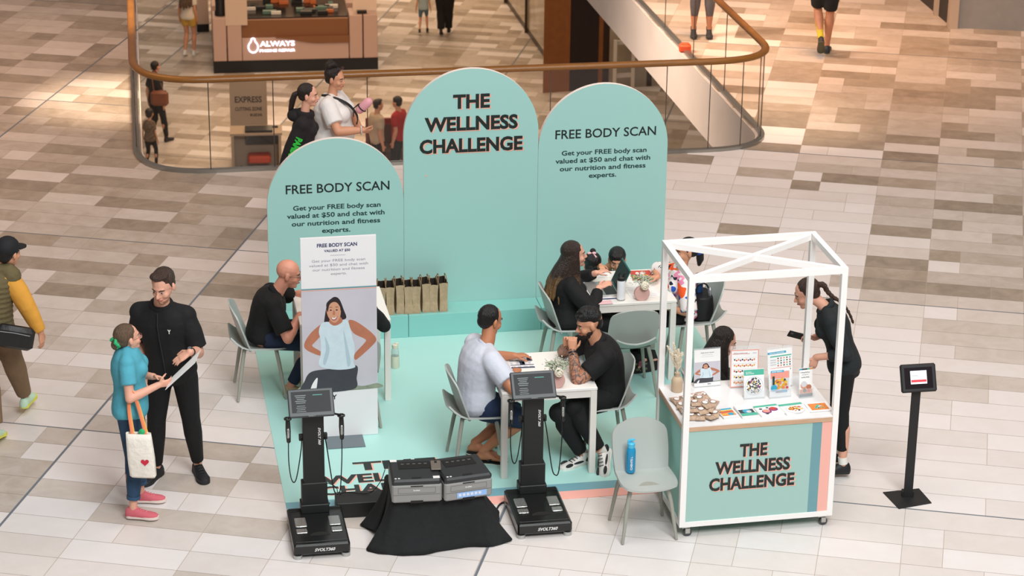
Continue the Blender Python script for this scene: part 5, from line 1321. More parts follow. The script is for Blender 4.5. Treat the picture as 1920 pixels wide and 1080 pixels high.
# ---- people of the lower hall
def walker(label, px, py, face_, height, shirt, pants, hair, hairm, sex='f', pleg=1.93, sleeve=.7, skin='mid', shoes=(SBLK, RUB), step=.12, **k):
    g = at(px, py, ZL); f = V(face_).normalized(); r_ = f.cross(Z)
    return person(label, (g.x, g.y, ZL+.525*height), (g.x, g.y, ZL+.83*height), V(g.x, g.y, ZL+.925*height)+f*.03, tuple(f), height=height, sex=sex, skin=skin, rootz=ZL,
        feet=dict(r=(g+r_*.08+f*step+Z*.085, tuple(f), tuple(f), Z), l=(g-r_*.08-f*step+Z*(.085+.3*abs(step)), tuple(f-Z*.3), tuple(f), tuple(Z+f*.3))),
        shirt=shirt, pants=pants, pleg=pleg, sleeve=sleeve, hair=hair, hairm=hairm, shoes=shoes, face=False, vox=.013, **k)
walker('woman in yellow shorts and white top standing in the lower hall left of the kiosk', 356, 104, (.3,1,0), 1.66, cloth('top_white', '#e2d6c4'), cloth('shorts_yellow', '#c9a04a'), 'long', HR['mouse'], pleg=.55, shoes=(WHT, WHT), pantw=1.15, step=.05)
walker('woman in black with a brown shoulder bag walking on the lower floor behind the glass', 296, 268, (.6,.8,0), 1.62, BLK, BLK2, 'pony', HR['dark'], step=.16)
walker('child in striped shorts walking away in the lower hall', 794, 64, (0,1,0), 1.15, cloth('shirt_sky', '#9fb2b4'), cloth('shorts_stripe', '#54748a'), 'short', HR['mouse'], sex='m', pleg=.8, kid=True)
walker('woman in long black dress walking beside the child in the lower hall', 834, 63, (0,1,0), 1.66, BLK, BLK2, 'long', HR['dark'], pleg=1.95, pantw=1.6, sleeve=1.8)
walker('small child in patterned clothes behind the left end of the glass', 284, 318, (.2,1,0), 1.15, cloth('top_speckle', '#6d5a46', var=.5, vscale=30), BLK, 'pony', HR['black'], kid=True, step=.05)
walker('person in red top and black cap at the stall in the lower hall', 748, 338, (-.8,.4,0), 1.60, cloth('top_red', '#a5201f'), BLK, 'bowl', HR['black'], sex='m', step=.02)
walker('person in pale shirt at the stall in the lower hall, beside the person in red', 708, 344, (.8,.5,0), 1.60, cloth('top_pale', '#b8a48e'), BLK, 'short', HR['dark'], sex='m', step=.02)
bg = at(302, 200, ZL+.0); 
# ------------------------------------------------------------------ body scanners
GB = mat('gloss_black', '#141615', .25); MBK = mat('matt_black', '#171918', .55); SCR = mat('screen_dark', '#0b0f11', .45, spec=.3); CHRM = mat('chrome_pad', '#c2c4c2', .25, .85, bump=.3, bscale=120); SGR = mat('bezel_grey', '#3d4143', .4); LBL = mat('sticker_white', '#e6e4e2', .5); UI = mat('screen_ui', '#3e8578', .5, emit=.25); UIG = mat('screen_ui_grey', '#77807e', .5, emit=.15)
def make_scanner(label):
    r = empty('body_scanner', (0,0,0), 0); tag(r, label, 'body scanner', 'body composition scanners')
    w, d = .41, .61
    mb = MB(); mb.box((0, d/2, .075), (w, d, .085), b=.012); mb.box((0, d/2-.02, .119), (w*.92, d*.80, .006), b=.002); mb.build('platform', GB, r, smooth=False)
    mb = MB()
    for k in range(5): mb.box((0, d-.035-.018*k, .1195), (w*.94, .007, .005))
    mb.build('ridge', MBK, r, smooth=False)
    mb = MB(); mb.prism([(x, y) for x, y in [(.075*math.cos(a), .13+.055*math.sin(a)) for a in [i*math.pi/14 for i in range(15)]]], .122, .1235); mb.build('heel_mark', MBK, r, smooth=False)
    for sx_ in (-1, 1):
        mb = MB(); mb.box((sx_*.125, .345, .126), (.085, .145, .010), b=.006); mb.build('foot_electrode', CHRM, r)
        mb = MB(); mb.box((sx_*.128, .205, .126), (.080, .070, .010), b=.006); mb.build('heel_electrode', CHRM, r)
        for y in (.03, d-.03):
            mb = MB(); mb.cyl((sx_*(w/2-.03), y, .0), (sx_*(w/2-.03), y, .03), .032, 20); mb.build('foot_disc', CHRM, r)
    mb = MB(); put_text(mb, 'SVOLT360', face_frame((.02, -.0015, .062), (1,0,0), (0,0,1)), .15, .024, .03, shear=.3); mb.build('lettering', LBL, r, smooth=False)
    yc = d-.055
    mb = MB(); mb.box((0, yc, .55), (.155, .085, .90), b=.006); mb.box((0, yc, .24), (.19, .095, .24), b=.005); mb.box((0, yc+.0, .155), (.21, .13, .07), b=.005); mb.build('column', MBK, r, smooth=False)
    mb = MB(); put_text(mb, 'SVOLT 360', face_frame((.035, yc-.044, .74), (0,0,-1), (1,0,0)), .14, .018, .03, shear=.3)
    mb.build('column_lettering', LBL, r, smooth=False)
    mb = MB(); mb.box((-.015, yc-.044, .93), (.055, .003, .035)); mb.build('sticker', LBL, r, smooth=False)
    T = Matrix.Translation((-.018, yc-.085, 1.03)) @ Matrix.Rotation(-.72, 4, 'X')
    mb = MB(); mb.M = T; mb.box((0, 0, 0), (.335, .028, .215), b=.008); mb.box((0, .03, -.03), (.12, .04, .12)); s_ = mb.build('screen_case', SGR, r, smooth=False)
    mb = MB(); mb.M = T; mb.box((0, -.0145, .006), (.285, .003, .160)); mb.build('display', SCR, s_, smooth=False)
    mb = MB(); mb.M = T
    for k in range(5): mb.box((-.075, -.0165, .055-.014*k), (.08-.012*(k % 3), .001, .005))
    for k in range(4): mb.box((-.075+.0*k, -.0165, -.025-.014*k), (.06+.01*(k % 2), .001, .004))
    mb.box((.05, -.0165, .055), (.07, .001, .006), mi=1); mb.build('screen_readout', [UIG, UI], s_, smooth=False)
    mb = MB(); mb.M = T; put_text(mb, 'SVOLT', face_frame((0, -.0145, -.107), (1,0,0), (0,0,1)), .05, .008, .02); mb.build('bezel_lettering', UIG, s_, smooth=False)
    for sx_ in (-1, 1):
        x = sx_*.195
        mb = MB(); mb.tube([(sx_*.12, yc-.12, .965), (sx_*.155, yc-.14, .955), (x, yc-.15, .95)], .008, 8)
        c = V(x, yc-.15, .945); mb.tube([c+V(.022*math.cos(a), .022*math.sin(a), .0) for a in [i*2*math.pi/16 for i in range(16)]], .008, 6, closed=True); hk = mb.build('handle_hook', GB, r)
        mb = MB(); mb.tube([(x, yc-.155, .93), (x, yc-.158, .86), (x+.002, yc-.16, .77)], [.017, .020, .016], 10, dome=True); g_ = mb.build('grip', GB, r)
        mb = MB(); mb.tube([(x, yc-.175, .87), (x, yc-.178, .81)], [.010, .010], 8, dome=True); mb.build('hand_electrode', CHRM, g_)
        mb = MB(); lo = .42 if sx_ < 0 else .30
        P_ = spline([(x, yc-.16, .76), (x-.0*sx_, yc-.15, .6), (x-sx_*.015, yc-.14, lo+.04), (x-sx_*.04, yc-.13, lo), (x-sx_*.065, yc-.11, lo+.06), (sx_*.095, yc-.06, .65), (sx_*.085, yc-.01, .72)], 5, False)
        mb.tube(P_, .0045, 6); mb.build('cable', GB, r)
        mb = MB(); mb.box((sx_*.09, yc, .72), (.03, .03, .05), b=.004); mb.build('cable_socket', MBK, r)
    return r
s1 = make_scanner('black body scanner with clear screen, left of the printers')
s1.location = bw(-1.553, -4.285); s1.rotation_euler = (0,0,TH)
s2 = copy_tree(s1); s2.location = bw(.107, -4.215); s2.rotation_euler = (0,0,TH)
s2['label'] = 'black body scanner in front of the centre table, right of the printers'
s1['label'] = 'black body scanner at the front left corner of the mat, left of the printers'

# ------------------------------------------------------------------ printers on the draped box
CLB = mat('black_drape', '#17191a', .9, bump=.5, bscale=14, var=.12, vscale=30); PRG = mat('printer_grey', '#8d8c89', .55); PRD = mat('printer_dark', '#26282a', .5); PRS = mat('printer_slot', '#0a0b0b', .6); PRL = mat('printer_line', '#5f5f5d', .6); LBLU = mat('label_blue', '#8fb6e6', .5)
def make_cloth():
    zt = .405; top = [bw(u, v, zt) for u, v in ((-1.03,-4.26), (-.36,-4.25), (-.36,-3.80), (-1.04,-3.80))]
    bp = [(688,1028),(720,1038),(765,1041),(830,1033),(890,1024),(925,1024),(958,1011),(938,990),(935,965),(925,950)]
    bot = [at(x, y, .012) for x, y in bp]+[bw(-.30,-3.72,.012), bw(-.6,-3.70,.012), bw(-.95,-3.72,.012), bw(-1.18,-3.80,.012)]+[at(678, 984, .012), at(700, 994, .05), at(712, 1000, .02)]
    B_ = spline([tuple(b) for b in bot], 6); n = len(B_)
    cen = sum(top, Vector())/4
    def topring(sc=1.0):
        out = []
        for b in B_:
            d = (V(b)-cen); d.z = 0; best = None
            for i in range(4):
                a, c = top[i], top[(i+1) % 4]; e = c-a; den = d.x*e.y-d.y*e.x
                if abs(den) < 1e-9: continue
                t = ((a.x-cen.x)*e.y-(a.y-cen.y)*e.x)/den; u_ = ((a.x-cen.x)*d.y-(a.y-cen.y)*d.x)/den
                if t > 0 and -.001 <= u_ <= 1.001 and (best is None or t < best): best = t
            p = cen+d*(best or .5)*sc; p.z = zt; out.append(p)
        return out
    rings = [topring(.02), topring(.6), topring(.985)]
    T_ = topring(1.0); rs = random.Random(2)
    for k, t in enumerate((.03, .12, .28, .45, .62, .78, .9, 1.0)):
        ring = []
        for i, (a, b) in enumerate(zip(T_, B_)):
            b = V(b); e = t**1.5; p = V(a.x+(b.x-a.x)*e, a.y+(b.y-a.y)*e, a.z+(b.z-a.z)*(t if t < 1 else 1))
            o = (b-cen); o.z = 0; o.normalize(); f = math.sin(i*.55)+.6*math.sin(i*1.27+1); p += o*.016*f*t*(1-.3*t); ring.append(p)
        rings.append(ring)
    # trailing hem on the floor
    ring = []
    for i, b in enumerate(B_):
        b = V(b); o = (b-cen); o.z = 0; o.normalize(); ring.append(b-o*.01-Vector((0,0,.006)))
    rings.append(ring)
    mb = MB(); mb.loft(rings, cap=False); o = mb.build('table_drape', CLB, None, sharp=180); tag(o, 'black cloth draped over the low box under the two printers', 'cloth')
    b_ = MB(); b_.box((.335, .225, .19), (.64, .42, .38)); bx = b_.build('low_table', MBK, None, smooth=False); bx.location = bw(-1.03, -4.245, .004); bx.rotation_euler = (0,0,TH); tag(bx, 'low box table hidden under the black cloth', 'table')
make_cloth()
def make_printer(label):
    r = empty('laser_printer'); tag(r, label, 'printer', 'grey laser printers')
    w, d, h = .362, .36, .185
    mb = MB(); mb.box((w/2, d/2, .072), (w, d, .144), b=.012); mb.build('lower_body', PRG, r, smooth=False)
    mb = MB(); mb.box((w/2, d/2, .158), (w-.004, d-.004, .05), b=.014); mb.build('top_cover', PRD, r, smooth=False)
    mb = MB(); mb.box((w/2-.0, d-.115, .180), (.235, .115, .012)); mb.build('output_slot', PRS, r, smooth=False)
    mb = MB(); 
    for k in range(5): mb.box((w/2-.085+.042*k, d-.10, .187), (.022, .010, .004))
    mb.build('slot_roller', PRL, r, smooth=False)
    mb = MB(); mb.box((w/2, .006, .120), (.27, .014, .002)); mb.box((w/2, .006, .078), (.27, .014, .002)); mb.box((w/2-.135, .0, .099), (.002, .003, .044)); mb.box((w/2+.135, .0, .099), (.002, .003, .044)); mb.box((w/2, .0, .066), (w-.02, .003, .0022)); mb.build('seam_line', PRL, r, smooth=False)
    mb = MB(); mb.box((w/2, -.001, .009), (.09, .006, .018)); mb.build('tray_grip', PRS, r, smooth=False)
    for c_, d_ in (((w/2, .03, .184), (.07, .025, .004)), ((w/2, .001, .132), (.09, .006, .006))): mb = MB(); mb.box(c_, d_); mb.build('cover_latch', PRS, r, smooth=False)
    mb = MB(); put_text(mb, 'brother', face_frame((w/2, -.0015, .095), (1,0,0), (0,0,1)), .05, .012, .03); mb.build('lettering', LBL, r, smooth=False)
    for k in range(2):
        mb = MB(); mb.box((.03+.024*k, .032, .184), (.016, .012, .004), b=.002); mb.build('button', LBL, r, smooth=False)
    return r
pr1 = make_printer('grey laser printer on the left of the black cloth, plain front')
pa, pb = at(735, 945, .418), at(824, 941, .418); pr1.location = pa+Vector((0,.002,0)); pr1.rotation_euler = (0,0,math.atan2((pb-pa).y, (pb-pa).x))
pr2 = copy_tree(pr1); pa, pb = at(831, 942, .418), at(917, 930, .418); pr2.location = pa+BX*.012; pr2.rotation_euler = (0,0,math.atan2((pb-pa).y, (pb-pa).x)); pr2['label'] = 'grey laser printer on the right with a blue label across its front'
mb = MB(); mb.box((.205, -.002, .040), (.225, .002, .042)); 
for k in range(6): mb.box((.115+.030*k, -.0035, .042), (.020, .001, .020), mi=1)
mb.build('label', [LBLU, mat('label_pale', '#d4d9e6', .5)], pr2, smooth=False)
for c_ in ((.035, .33, .184), (.325, .035, .184)): mb = MB(); mb.box(c_, (.048, .035, .002)); mb.build('sticker', LBL, pr1, smooth=False)
PHB = mat('phone_bronze', '#6b6158', .4); 
mb = MB(); mb.box((0, 0, .005), (.073, .15, .009), b=.004); ph = mb.build('smartphone', PHB, None, smooth=False); q = at(817, 872, .615); ph.location = V(q.x, q.y, .609); ph.rotation_euler = (0,0,TH-.1); tag(ph, 'bronze smartphone lying face down across the two printers', 'phone')
mb = MB(); mb.box((0, .045, .0105), (.018, .03, .002)); mb.build('camera_bump', PRS, ph, smooth=False)
# black box left of the drape
mb = MB(); mb.box((.235, .1, .060), (.47, .20, .12), b=.004); o = mb.build('black_box', MBK, None, smooth=False); q = at(632, 972, .004); o.location = V(q.x, q.y, .004); o.rotation_euler = (0,0,TH-.02); tag(o, 'long low black box lying behind the black cloth and left scanner', 'box')
# cables on the floor
def cable(label, pts, r=.004, m_=None):
    mb = MB(); mb.tube(spline([tuple(p) for p in pts], 6, False), r, 6); o = mb.build('power_cable', m_ or GB, None); tag(o, label, 'cable', 'black cables'); return o
cable('thin black cable from the left scanner round to the printers', [at(600, 780+130, .30), at(610, 905, .15), at(632, 917, .04), at(631, 955, .010), at(640, 925, .135), at(690, 925, .135), at(712, 905, .25), at(722, 880, .45)], .0035)
cable('thick black cable curling from the right scanner to the drape', [at(972, 925, .05), at(955, 936, .03), at(938, 945, .010), at(930, 958, .010), at(926, 966, .02)], .008)
cable('thin black cable beside the left scanner base', [at(607, 955, .03), at(622, 951, .012), at(636, 955, .012), at(628, 940, .012)], .0035)

# ------------------------------------------------------------------ tablet stand
TBK = mat('stand_black', '#1a1a1b', .6); 
ts = empty('tablet_stand', (3.065, 16.60, 0), 0); tag(ts, 'black floor stand holding a tablet with a red and white screen', 'tablet stand')
cr_ = [at(1655, 924), at(1723, 917), at(1747, 944), at(1685, 955)]
mb = MB(); P_ = [(c.x-3.065, c.y-16.60) for c in (cr_[3], cr_[2], cr_[1], cr_[0])]; mb.prism(P_, .0, .008); mb.build('base_plate', TBK, ts, smooth=False, bevel=.003)
mb = MB(); mb.tube([(-.005, .0, .005), (-.002, -.0, .5), (.005, .01, .93)], [.041]*3, 4, flat=((0,1,0), .35), up=(1,1,0)); mb = MB(); mb.box((0, 0, .475), (.068, .018, .94)); mb.box((0,.02,.03),(.09,.05,.05)); mb.build('pole', TBK, ts, smooth=False, bevel=.002)
T = Matrix.Translation((0.005, -.01, 1.01)) @ Matrix.Rotation(.10, 4, 'Z') @ Matrix.Rotation(-.45, 4, 'X') @ Matrix.Rotation(-.03, 4, 'Y')
mb = MB(); mb.M = T; mb.box((0, 0, 0), (.275, .026, .215), b=.012); tc2 = mb.build('tablet_case', TBK, ts, smooth=False)
mb = MB(); mb.M = T; mb.box((0, -.0135, 0), (.215, .002, .160)); mb.build('tablet_screen', mat('tablet_dark', '#1c1419', .15), tc2, smooth=False)
mb = MB(); mb.M = T; mb.box((.0, -.015, .005), (.125, .001, .100)); mb.box((.0, -.0158, -.022), (.118, .001, .018), mi=1); mb.box((-.03, -.0158, .018), (.05, .001, .006), mi=2); mb.build('screen_window', [mat('ui_white', '#dfe6ee', .4, emit=.5), mat('ui_red', '#d42a35', .4, emit=.3), mat('ui_grey', '#b8bcc4', .4)], tc2, smooth=False)

# ------------------------------------------------------------------ paper bags
KR = mat('kraft_paper', '#b49a7b', .8, bump=.5, bscale=22, var=.08, vscale=12); KI = mat('kraft_inside', '#2d241c', .9); KH = mat('kraft_handle', '#8f7557', .8)
def make_bag(label):
    r = empty('paper_bag'); tag(r, label, 'paper bag', 'kraft paper bags on the bench')
    w, d, h = .078, .19, .265
    mb = MB(); rings = []
    for z, k, k2 in ((0, 1, 1), (.02, 1.02, 1.0), (.10, .92, 1.0), (.2, .98, 1.0), (h, 1.12, 1.02)):
        rings.append([(-w/2*k, -d/2*k2, z), (0, -d/2*k2+(.012 if z > .05 else 0), z), (w/2*k, -d/2*k2, z), (w/2*k, d/2*k2, z), (0, d/2*k2-(.012 if z > .05 else 0), z), (-w/2*k, d/2*k2, z)])
    n = len(rings[0]); mb.loft(rings, cap=False); mb.add(rings[0], [tuple(range(n-1,-1,-1))])
    # inner wall, a little lower
    ir = [[(x*.95, y*.97, z-(.001 if z > .2 else -.003)) for x, y, z in rg] for rg in rings]
    mb.loft([ir[-1], ir[3], ir[2]], mi=1, cap=False); mb.add(ir[2], [tuple(range(n))], 1)
    o0 = len(mb.v); mb.add(rings[-1]+ir[-1], [(i, (i+1) % n, n+(i+1) % n, n+i) for i in range(n)])
    mb.build('body', [KR, KI], r, smooth=False)
    for sx_ in (-1, 1):
        mb = MB(); mb.tube(spline([(sx_*w*.50, -.045, h-.04), (sx_*w*.52, -.045, h), (sx_*w*.45, -.03, h+.045), (sx_*w*.43, .03, h+.045), (sx_*w*.52, .045, h), (sx_*w*.50, .045, h-.04)], 4, False), .004, 6); mb.build('handle', KH, r)
    return r
bag0 = make_bag('x')
names_ = ['leftmost of the brown paper bags lined up on the bench', 'second paper bag from the left in the row on the bench', 'third paper bag from the left in the row on the bench', 'fourth paper bag from the left in the row on the bench', 'fifth paper bag from the left in the row on the bench', 'sixth paper bag from the left in the row on the bench', 'seventh paper bag from the left in the row on the bench', 'rightmost of the brown paper bags lined up on the bench']
rb = random.Random(4)
for k in range(8):
    c = bag0 if k == 0 else copy_tree(bag0)
    c.location = bw(-.600+.0775*k, -.135+rb.uniform(-.008, .008), .215); c.rotation_euler = (0, 0, TH+rb.uniform(-.10, .10)); c.scale = (.93, 1, rb.uniform(.94, 1.04)); c['label'] = names_[k]

# ------------------------------------------------------------------ bottles, vases, things on tables
BGL = mat('bottle_glass', '#c9dcd6', .1, alpha=.45); CRM = mat('bottle_cream', '#d8d4bf', .5); BLUB = mat('bottle_blue', '#1c93c4', .2, alpha=.9); BLUC = mat('bottle_cap_blue', '#49b7dd', .4)
b1 = empty('glass_bottle', at(741, 689, .004)); tag(b1, 'clear bottle with cream sleeve and lid standing on the teal mat', 'bottle')
mb = MB(); mb.lathe([(.0, .0), (.032, 0), (.036, .01), (.036, .11)]); mb.build('sleeve', CRM, b1)
mb = MB(); mb.lathe([(.034, .11), (.035, .15), (.030, .175), (.024, .185)]); mb.build('glass_body', BGL, b1)
mb = MB(); mb.lathe([(.027, .185), (.028, .215), (.020, .22), (.0, .222)]); mb.box((.015, 0, .225), (.03, .02, .015), b=.004); mb.build('lid', CRM, b1)
q = at(1182, 882, .462); b2 = empty('water_bottle', V(q.x, q.y, .452)); tag(b2, 'translucent blue water bottle standing on the empty chair seat', 'bottle')
mb = MB(); mb.lathe([(.0, .0), (.033, 0), (.036, .01), (.036, .165), (.034, .185), (.026, .20)]); mb.build('body', BLUB, b2)
mb = MB(); mb.lathe([(.028, .20), (.029, .232), (.022, .24), (0, .241)]); mb.tube([(-.018,0,.235), (-.02,0,.25), (.0,0,.262), (.02,0,.262)], [.010,.011,.010,.008], 8, dome=True); mb.build('cap', BLUC, b2)
mb = MB(); T = face_frame((.012, -.0365, .085), (0,0,1), (-1,-.3,0)); put_text(mb, 'CHENTE L', T, .11, .016, .04); mb.build('lettering', LBL, b2, smooth=False)
PINKV = mat('vase_pink', '#d9aba1', .6); LEAF = mat('leaf_sage', '#9aa98f', .7, var=.15); GYP = mat('gypsophila', '#d8d7c6', .8); ROSE = mat('rose_cream', '#f0e6d3', .6); STEM = mat('stem_green', '#7f8f6a', .7)
def vase(label, loc, rz, seed):
    r = empty('flower_vase', loc, rz); tag(r, label, 'vase', 'round pink flower vases')
    mb = MB(); T = Matrix.Translation((0, .0, .062)) @ Matrix.Rotation(math.pi/2, 4, 'X')
    disc = [(.066*math.cos(a), max(-.062, .066*math.sin(a))) for a in [i*2*math.pi/40 for i in range(40)]]
    mb.prism(disc, -.022, .022, T=T); mb.build('vase_body', PINKV, r, smooth=True, bevel=.008)
    rs = random.Random(seed)
    mb = MB()
    for k in range(22):
        a = rs.uniform(0, 6.28); e = rs.uniform(.02, .12); h = rs.uniform(.17, .25)
        mb.tube([(0, 0, .11), (e*.4*math.cos(a), e*.4*math.sin(a), .16), (e*math.cos(a), e*math.sin(a)*.8, h)], .0015, 4)
    mb.build('stem', STEM, r)
    mb = MB()
    for k in range(240):
        a = rs.uniform(0, 6.28); e = abs(rs.gauss(0, .055)); h = .205+rs.gauss(0, .028)-e*.25
        mb.ell((e*math.cos(a), e*math.sin(a)*.8, h), rs.uniform(.0028, .0055), nu=6, nv=4)
    tag(mb.build('gypsophila', GYP, r), kind='stuff')
    mb = MB()
    for k in range(26):
        a = rs.uniform(0, 6.28); e = rs.uniform(.02, .085); c = V(e*math.cos(a), e*math.sin(a)*.8, .165+rs.uniform(0, .05)); mb.ell(c, (.019, .012, .003), R=Matrix.Rotation(rs.uniform(-1,1), 3, 'X') @ Matrix.Rotation(a, 3, 'Z'), nu=8, nv=5)
    tag(mb.build('leaves', LEAF, r), kind='stuff')
    mb = MB(); c = V(.012, -.045, .145)
    for L_, (rr, n_, op) in enumerate(((.010, 3, .2), (.020, 5, .5), (.030, 7, .9), (.040, 9, 1.3))):
        for i in range(n_):
            a = i*6.283/n_+L_; d = V(math.cos(a)*math.sin(op), -math.cos(op)*.8, math.sin(a)*math.sin(op)); mb.ell(c+d*rr*.8, (.020, .005, .018), R=d.to_track_quat('-Y', 'Z').to_matrix(), nu=8, nv=6)
    mb.ell(c, .014); mb.build('rose', ROSE, r)
    return r
PT = mat('paper_white', '#efeeec', .6); PBL = mat('form_navy', '#37405c', .6); PG2 = mat('form_grey', '#c9ccd6', .6)
q = at(1043, 726, .74); vase('pink round vase with cream rose on the front centre table', V(q.x, q.y, .7385), TH-.05, 3)
q = at(1203, 562, .74); vase('pink round vase with cream rose on the far right table', V(q.x, q.y, .7385), TH+.0, 8)
def form(label, px4, z, seed, dark=True, name='printed_form'):
    c = [at(x, y, z) for x, y in px4]; o = (c[0]); r_ = (c[1]-c[0]); u_ = (c[3]-c[0]); W, H = r_.length, u_.length
    T = face_frame(o, r_, u_ - r_.normalized()*u_.dot(r_.normalized()))
    root_ = empty(name, o); 
    mb = MB(); mb.box((W/2, H/2, .0006), (W, H, .0012)); mb.v = [tuple((T @ V(v))-o) for v in mb.v]; bpy.data.objects.remove(root_)
    rs = random.Random(seed)
    def bx(x, y, w, h, mi): 
        n0 = len(mb.v); T2 = T; mb.add([(T2 @ V(a, b, .0016))-o for a, b in ((x*W, y*H), ((x+w)*W, y*H), ((x+w)*W, (y+h)*H), (x*W, (y+h)*H))], [(0,1,2,3)], mi)
    if dark:
        for y, h in ((.84,.04),(.55,.05),(.24,.05),(.02,.10)): bx(.03, y, .94, h, 1)
        bx(.76, .60, .2, .24, 1); bx(.42, .28, .2, .26, 1)
        for k in range(4):
            for j in range(3): bx(.05+.23*k, .64+.06*j, .2, .03, 2)
        for k in range(4): bx(.06+.24*k, .12, .15, .07, 2); bx(.04+.24*k, .32, .1, .16, 2)
    else:
        for k in range(7): bx(.08, .1+.11*k, .6+.25*rs.random(), .03, 2)
    ob = mb.build(name, [PT, PBL, PG2], None, smooth=False); ob.location = o; tag(ob, label, 'paper'); return ob
form('navy printed form at the far left corner of the front table', [(958, 692), (1005, 690), (1001, 665), (954, 667)], .7405, 1)
form('navy printed form lying behind the scanner screen on the front table', [(962, 722), (1008, 720), (1002, 703), (957, 706)], .7405, 2)
form('blank white sheet under the elbow of the tattooed man', [(1078, 686), (1098, 677), (1086, 660), (1072, 668)], .7405, 3, False, 'paper_sheet')
# far table
LAPG = mat('laptop_silver', '#b6b4b2', .35, .6); LAPK = mat('laptop_keys', '#2b2b2d', .5); LAPS = mat('laptop_teal_lid', '#2f6a6a', .35)
q = at(1110, 550, .745); lp = empty('laptop', bw(1.03, -1.38, .7395), TH); tag(lp, 'open laptop with teal lid in front of the long-haired woman', 'laptop')
# hinge to the right, opens toward -u
mb = MB(); mb.box((.125, .165, .007), (.235, .33, .014), b=.003); bs_ = mb.build('base', LAPG, lp, smooth=False)
mb = MB(); mb.box((.185, .165, .0148), (.10, .29, .001)); mb.build('keyboard', LAPK, bs_, smooth=False)
mb = MB(); mb.box((.07, .165, .0148), (.075, .12, .0008)); mb.build('trackpad', LAPG, bs_, smooth=False)
mb = MB(); mb.M = Matrix.Translation((.245, .165, .012)) @ Matrix.Rotation(.42, 4, 'Y'); mb.box((0, 0, .115), (.007, .33, .23), b=.003); ld = mb.build('lid', LAPS, lp, smooth=False)
mb = MB(); mb.M = Matrix.Translation((.245, .165, .012)) @ Matrix.Rotation(.42, 4, 'Y'); mb.box((-.004, 0, .118), (.001, .31, .20)); mb.build('laptop_screen', SCR, ld, smooth=False)
q = at(1164, 562, .74); tb = empty('tumbler', V(q.x, q.y, .7385)); tag(tb, 'white insulated tumbler with black spout lid on the far table', 'tumbler')
mb = MB(); mb.lathe([(0, 0), (.033, 0), (.035, .012), (.035, .17), (.033, .18)]); mb.build('body', mat('tumbler_white', '#e9ebee', .4), tb)
mb = MB(); mb.lathe([(.0355, .0), (.0358, .013), (.0352, .014)]); mb.build('steel_foot', CHRM, tb)
mb = MB(); mb.lathe([(.034, .18), (.034, .205), (.026, .212), (0, .212)]); mb.tube([(-.022,0,.21), (-.024,0,.235), (-.01,0,.245)], .007, 6); mb.tube([(.012,0,.21), (.024,0,.235), (.034,0,.245)], [.009, .009, .008], 6, dome=True); mb.build('lid', MBK, tb)
mb = MB(); mb.box((0, 0, .005), (.145, .072, .009), b=.004); o = mb.build('smartphone', mat('phone_pink', '#e6bcc0', .5), None, smooth=False); q = at(1132, 567, .745); o.location = V(q.x, q.y, .7395); o.rotation_euler = (0,0,TH+.02); tag(o, 'pink smartphone at the near left edge of the far table', 'phone')
mb = MB(); mb.box((-.05, .018, .0105), (.022, .022, .002), b=.002); mb.build('camera_bump', mat('camera_grey', '#5b5558', .5), o, smooth=False)
mb = MB(); mb.cyl((-.07,0,.006), (.07,0,.006), .005, 8); o = mb.build('pen', INKN, None); q = at(1142, 560, .745); o.location = V(q.x, q.y, .7395); o.rotation_euler = (0,0,TH+.05); tag(o, 'dark blue pen lying behind the pink phone', 'pen')
form('white sheet of notes beside the laptop and the pink phone', [(1112, 568), (1150, 558), (1146, 548), (1118, 552)], .7402, 5, False, 'paper_sheet')
form('pale worksheet lying under the pink vase on the far table', [(1184, 560), (1240, 556), (1236, 532), (1176, 534)], .7402, 6, False, 'paper_sheet')
form('white sheet in front of the two children on the far table', [(1120, 521), (1146, 520), (1142, 510), (1124, 511)], .7402, 7, False, 'paper_sheet')
cols = [mat('leaflet_red', '#c9402f', .5), mat('leaflet_yellow', '#e6b23c', .5), mat('leaflet_green', '#5f8f5a', .5), PT]
c4 = [at(1187, 526, .742), at(1228, 523, .742), at(1218, 507, .742), at(1180, 508, .742)]
o_ = c4[0]; mb = MB(); mb.add([c-o_ for c in c4], [(0,1,2,3)], 0); mb.add([c-o_+Z*.002 for c in c4], [(0,1,2,3)], 0)
rs = random.Random(9)
for k in range(14):
    a, b = rs.uniform(.1,.9), rs.uniform(.15,.85); p = c4[0]*(1-a)*(1-b)+c4[1]*a*(1-b)+c4[2]*a*b+c4[3]*(1-a)*b; mb.ell(p-o_+Z*.002, (rs.uniform(.012,.03), rs.uniform(.012,.03), .0015), nu=8, nv=4, mi=1+k % 3)
ob = mb.build('leaflet', cols, None, smooth=False); ob.location = o_; tag(ob, 'red and yellow food leaflet behind the vase on the far table', 'leaflet')
# ------------------------------------------------------------------ things on the cart
ZC = .9075
ACR = mat('acrylic', '#e9eef0', .08, alpha=.22); VB = mat('vase_beige', '#cdb497', .6); PAM = mat('pampas', '#efe4d0', .9)
C_ = lambda n, c, **k: mat('ink_'+n, c, .55, **k)
I_t, I_g, I_o, I_r, I_b, I_p, I_y, I_k, I_w, I_gr, I_lg = C_('teal', '#4fb59b'), C_('green', '#5b7f3f', var=.4, vscale=60), C_('orange', '#e0853f', var=.3, vscale=60), C_('red', '#cc4233', var=.2, vscale=60), C_('cyan', '#35a3c4'), C_('purple', '#8a3f7d', var=.2, vscale=40), C_('yellow', '#e2b135', var=.2, vscale=60), C_('dark', '#3a3f44'), C_('white', '#f3f2f0'), C_('pale', '#cfd0d4'), C_('salmon', '#e99a8b')
INKS = [I_w, I_t, I_g, I_o, I_r, I_b, I_p, I_y, I_k, I_gr, I_lg]+PHM
W_, T_, G_, O_, R_, B_, P_, Y_, K_, S_, L_ = range(11)
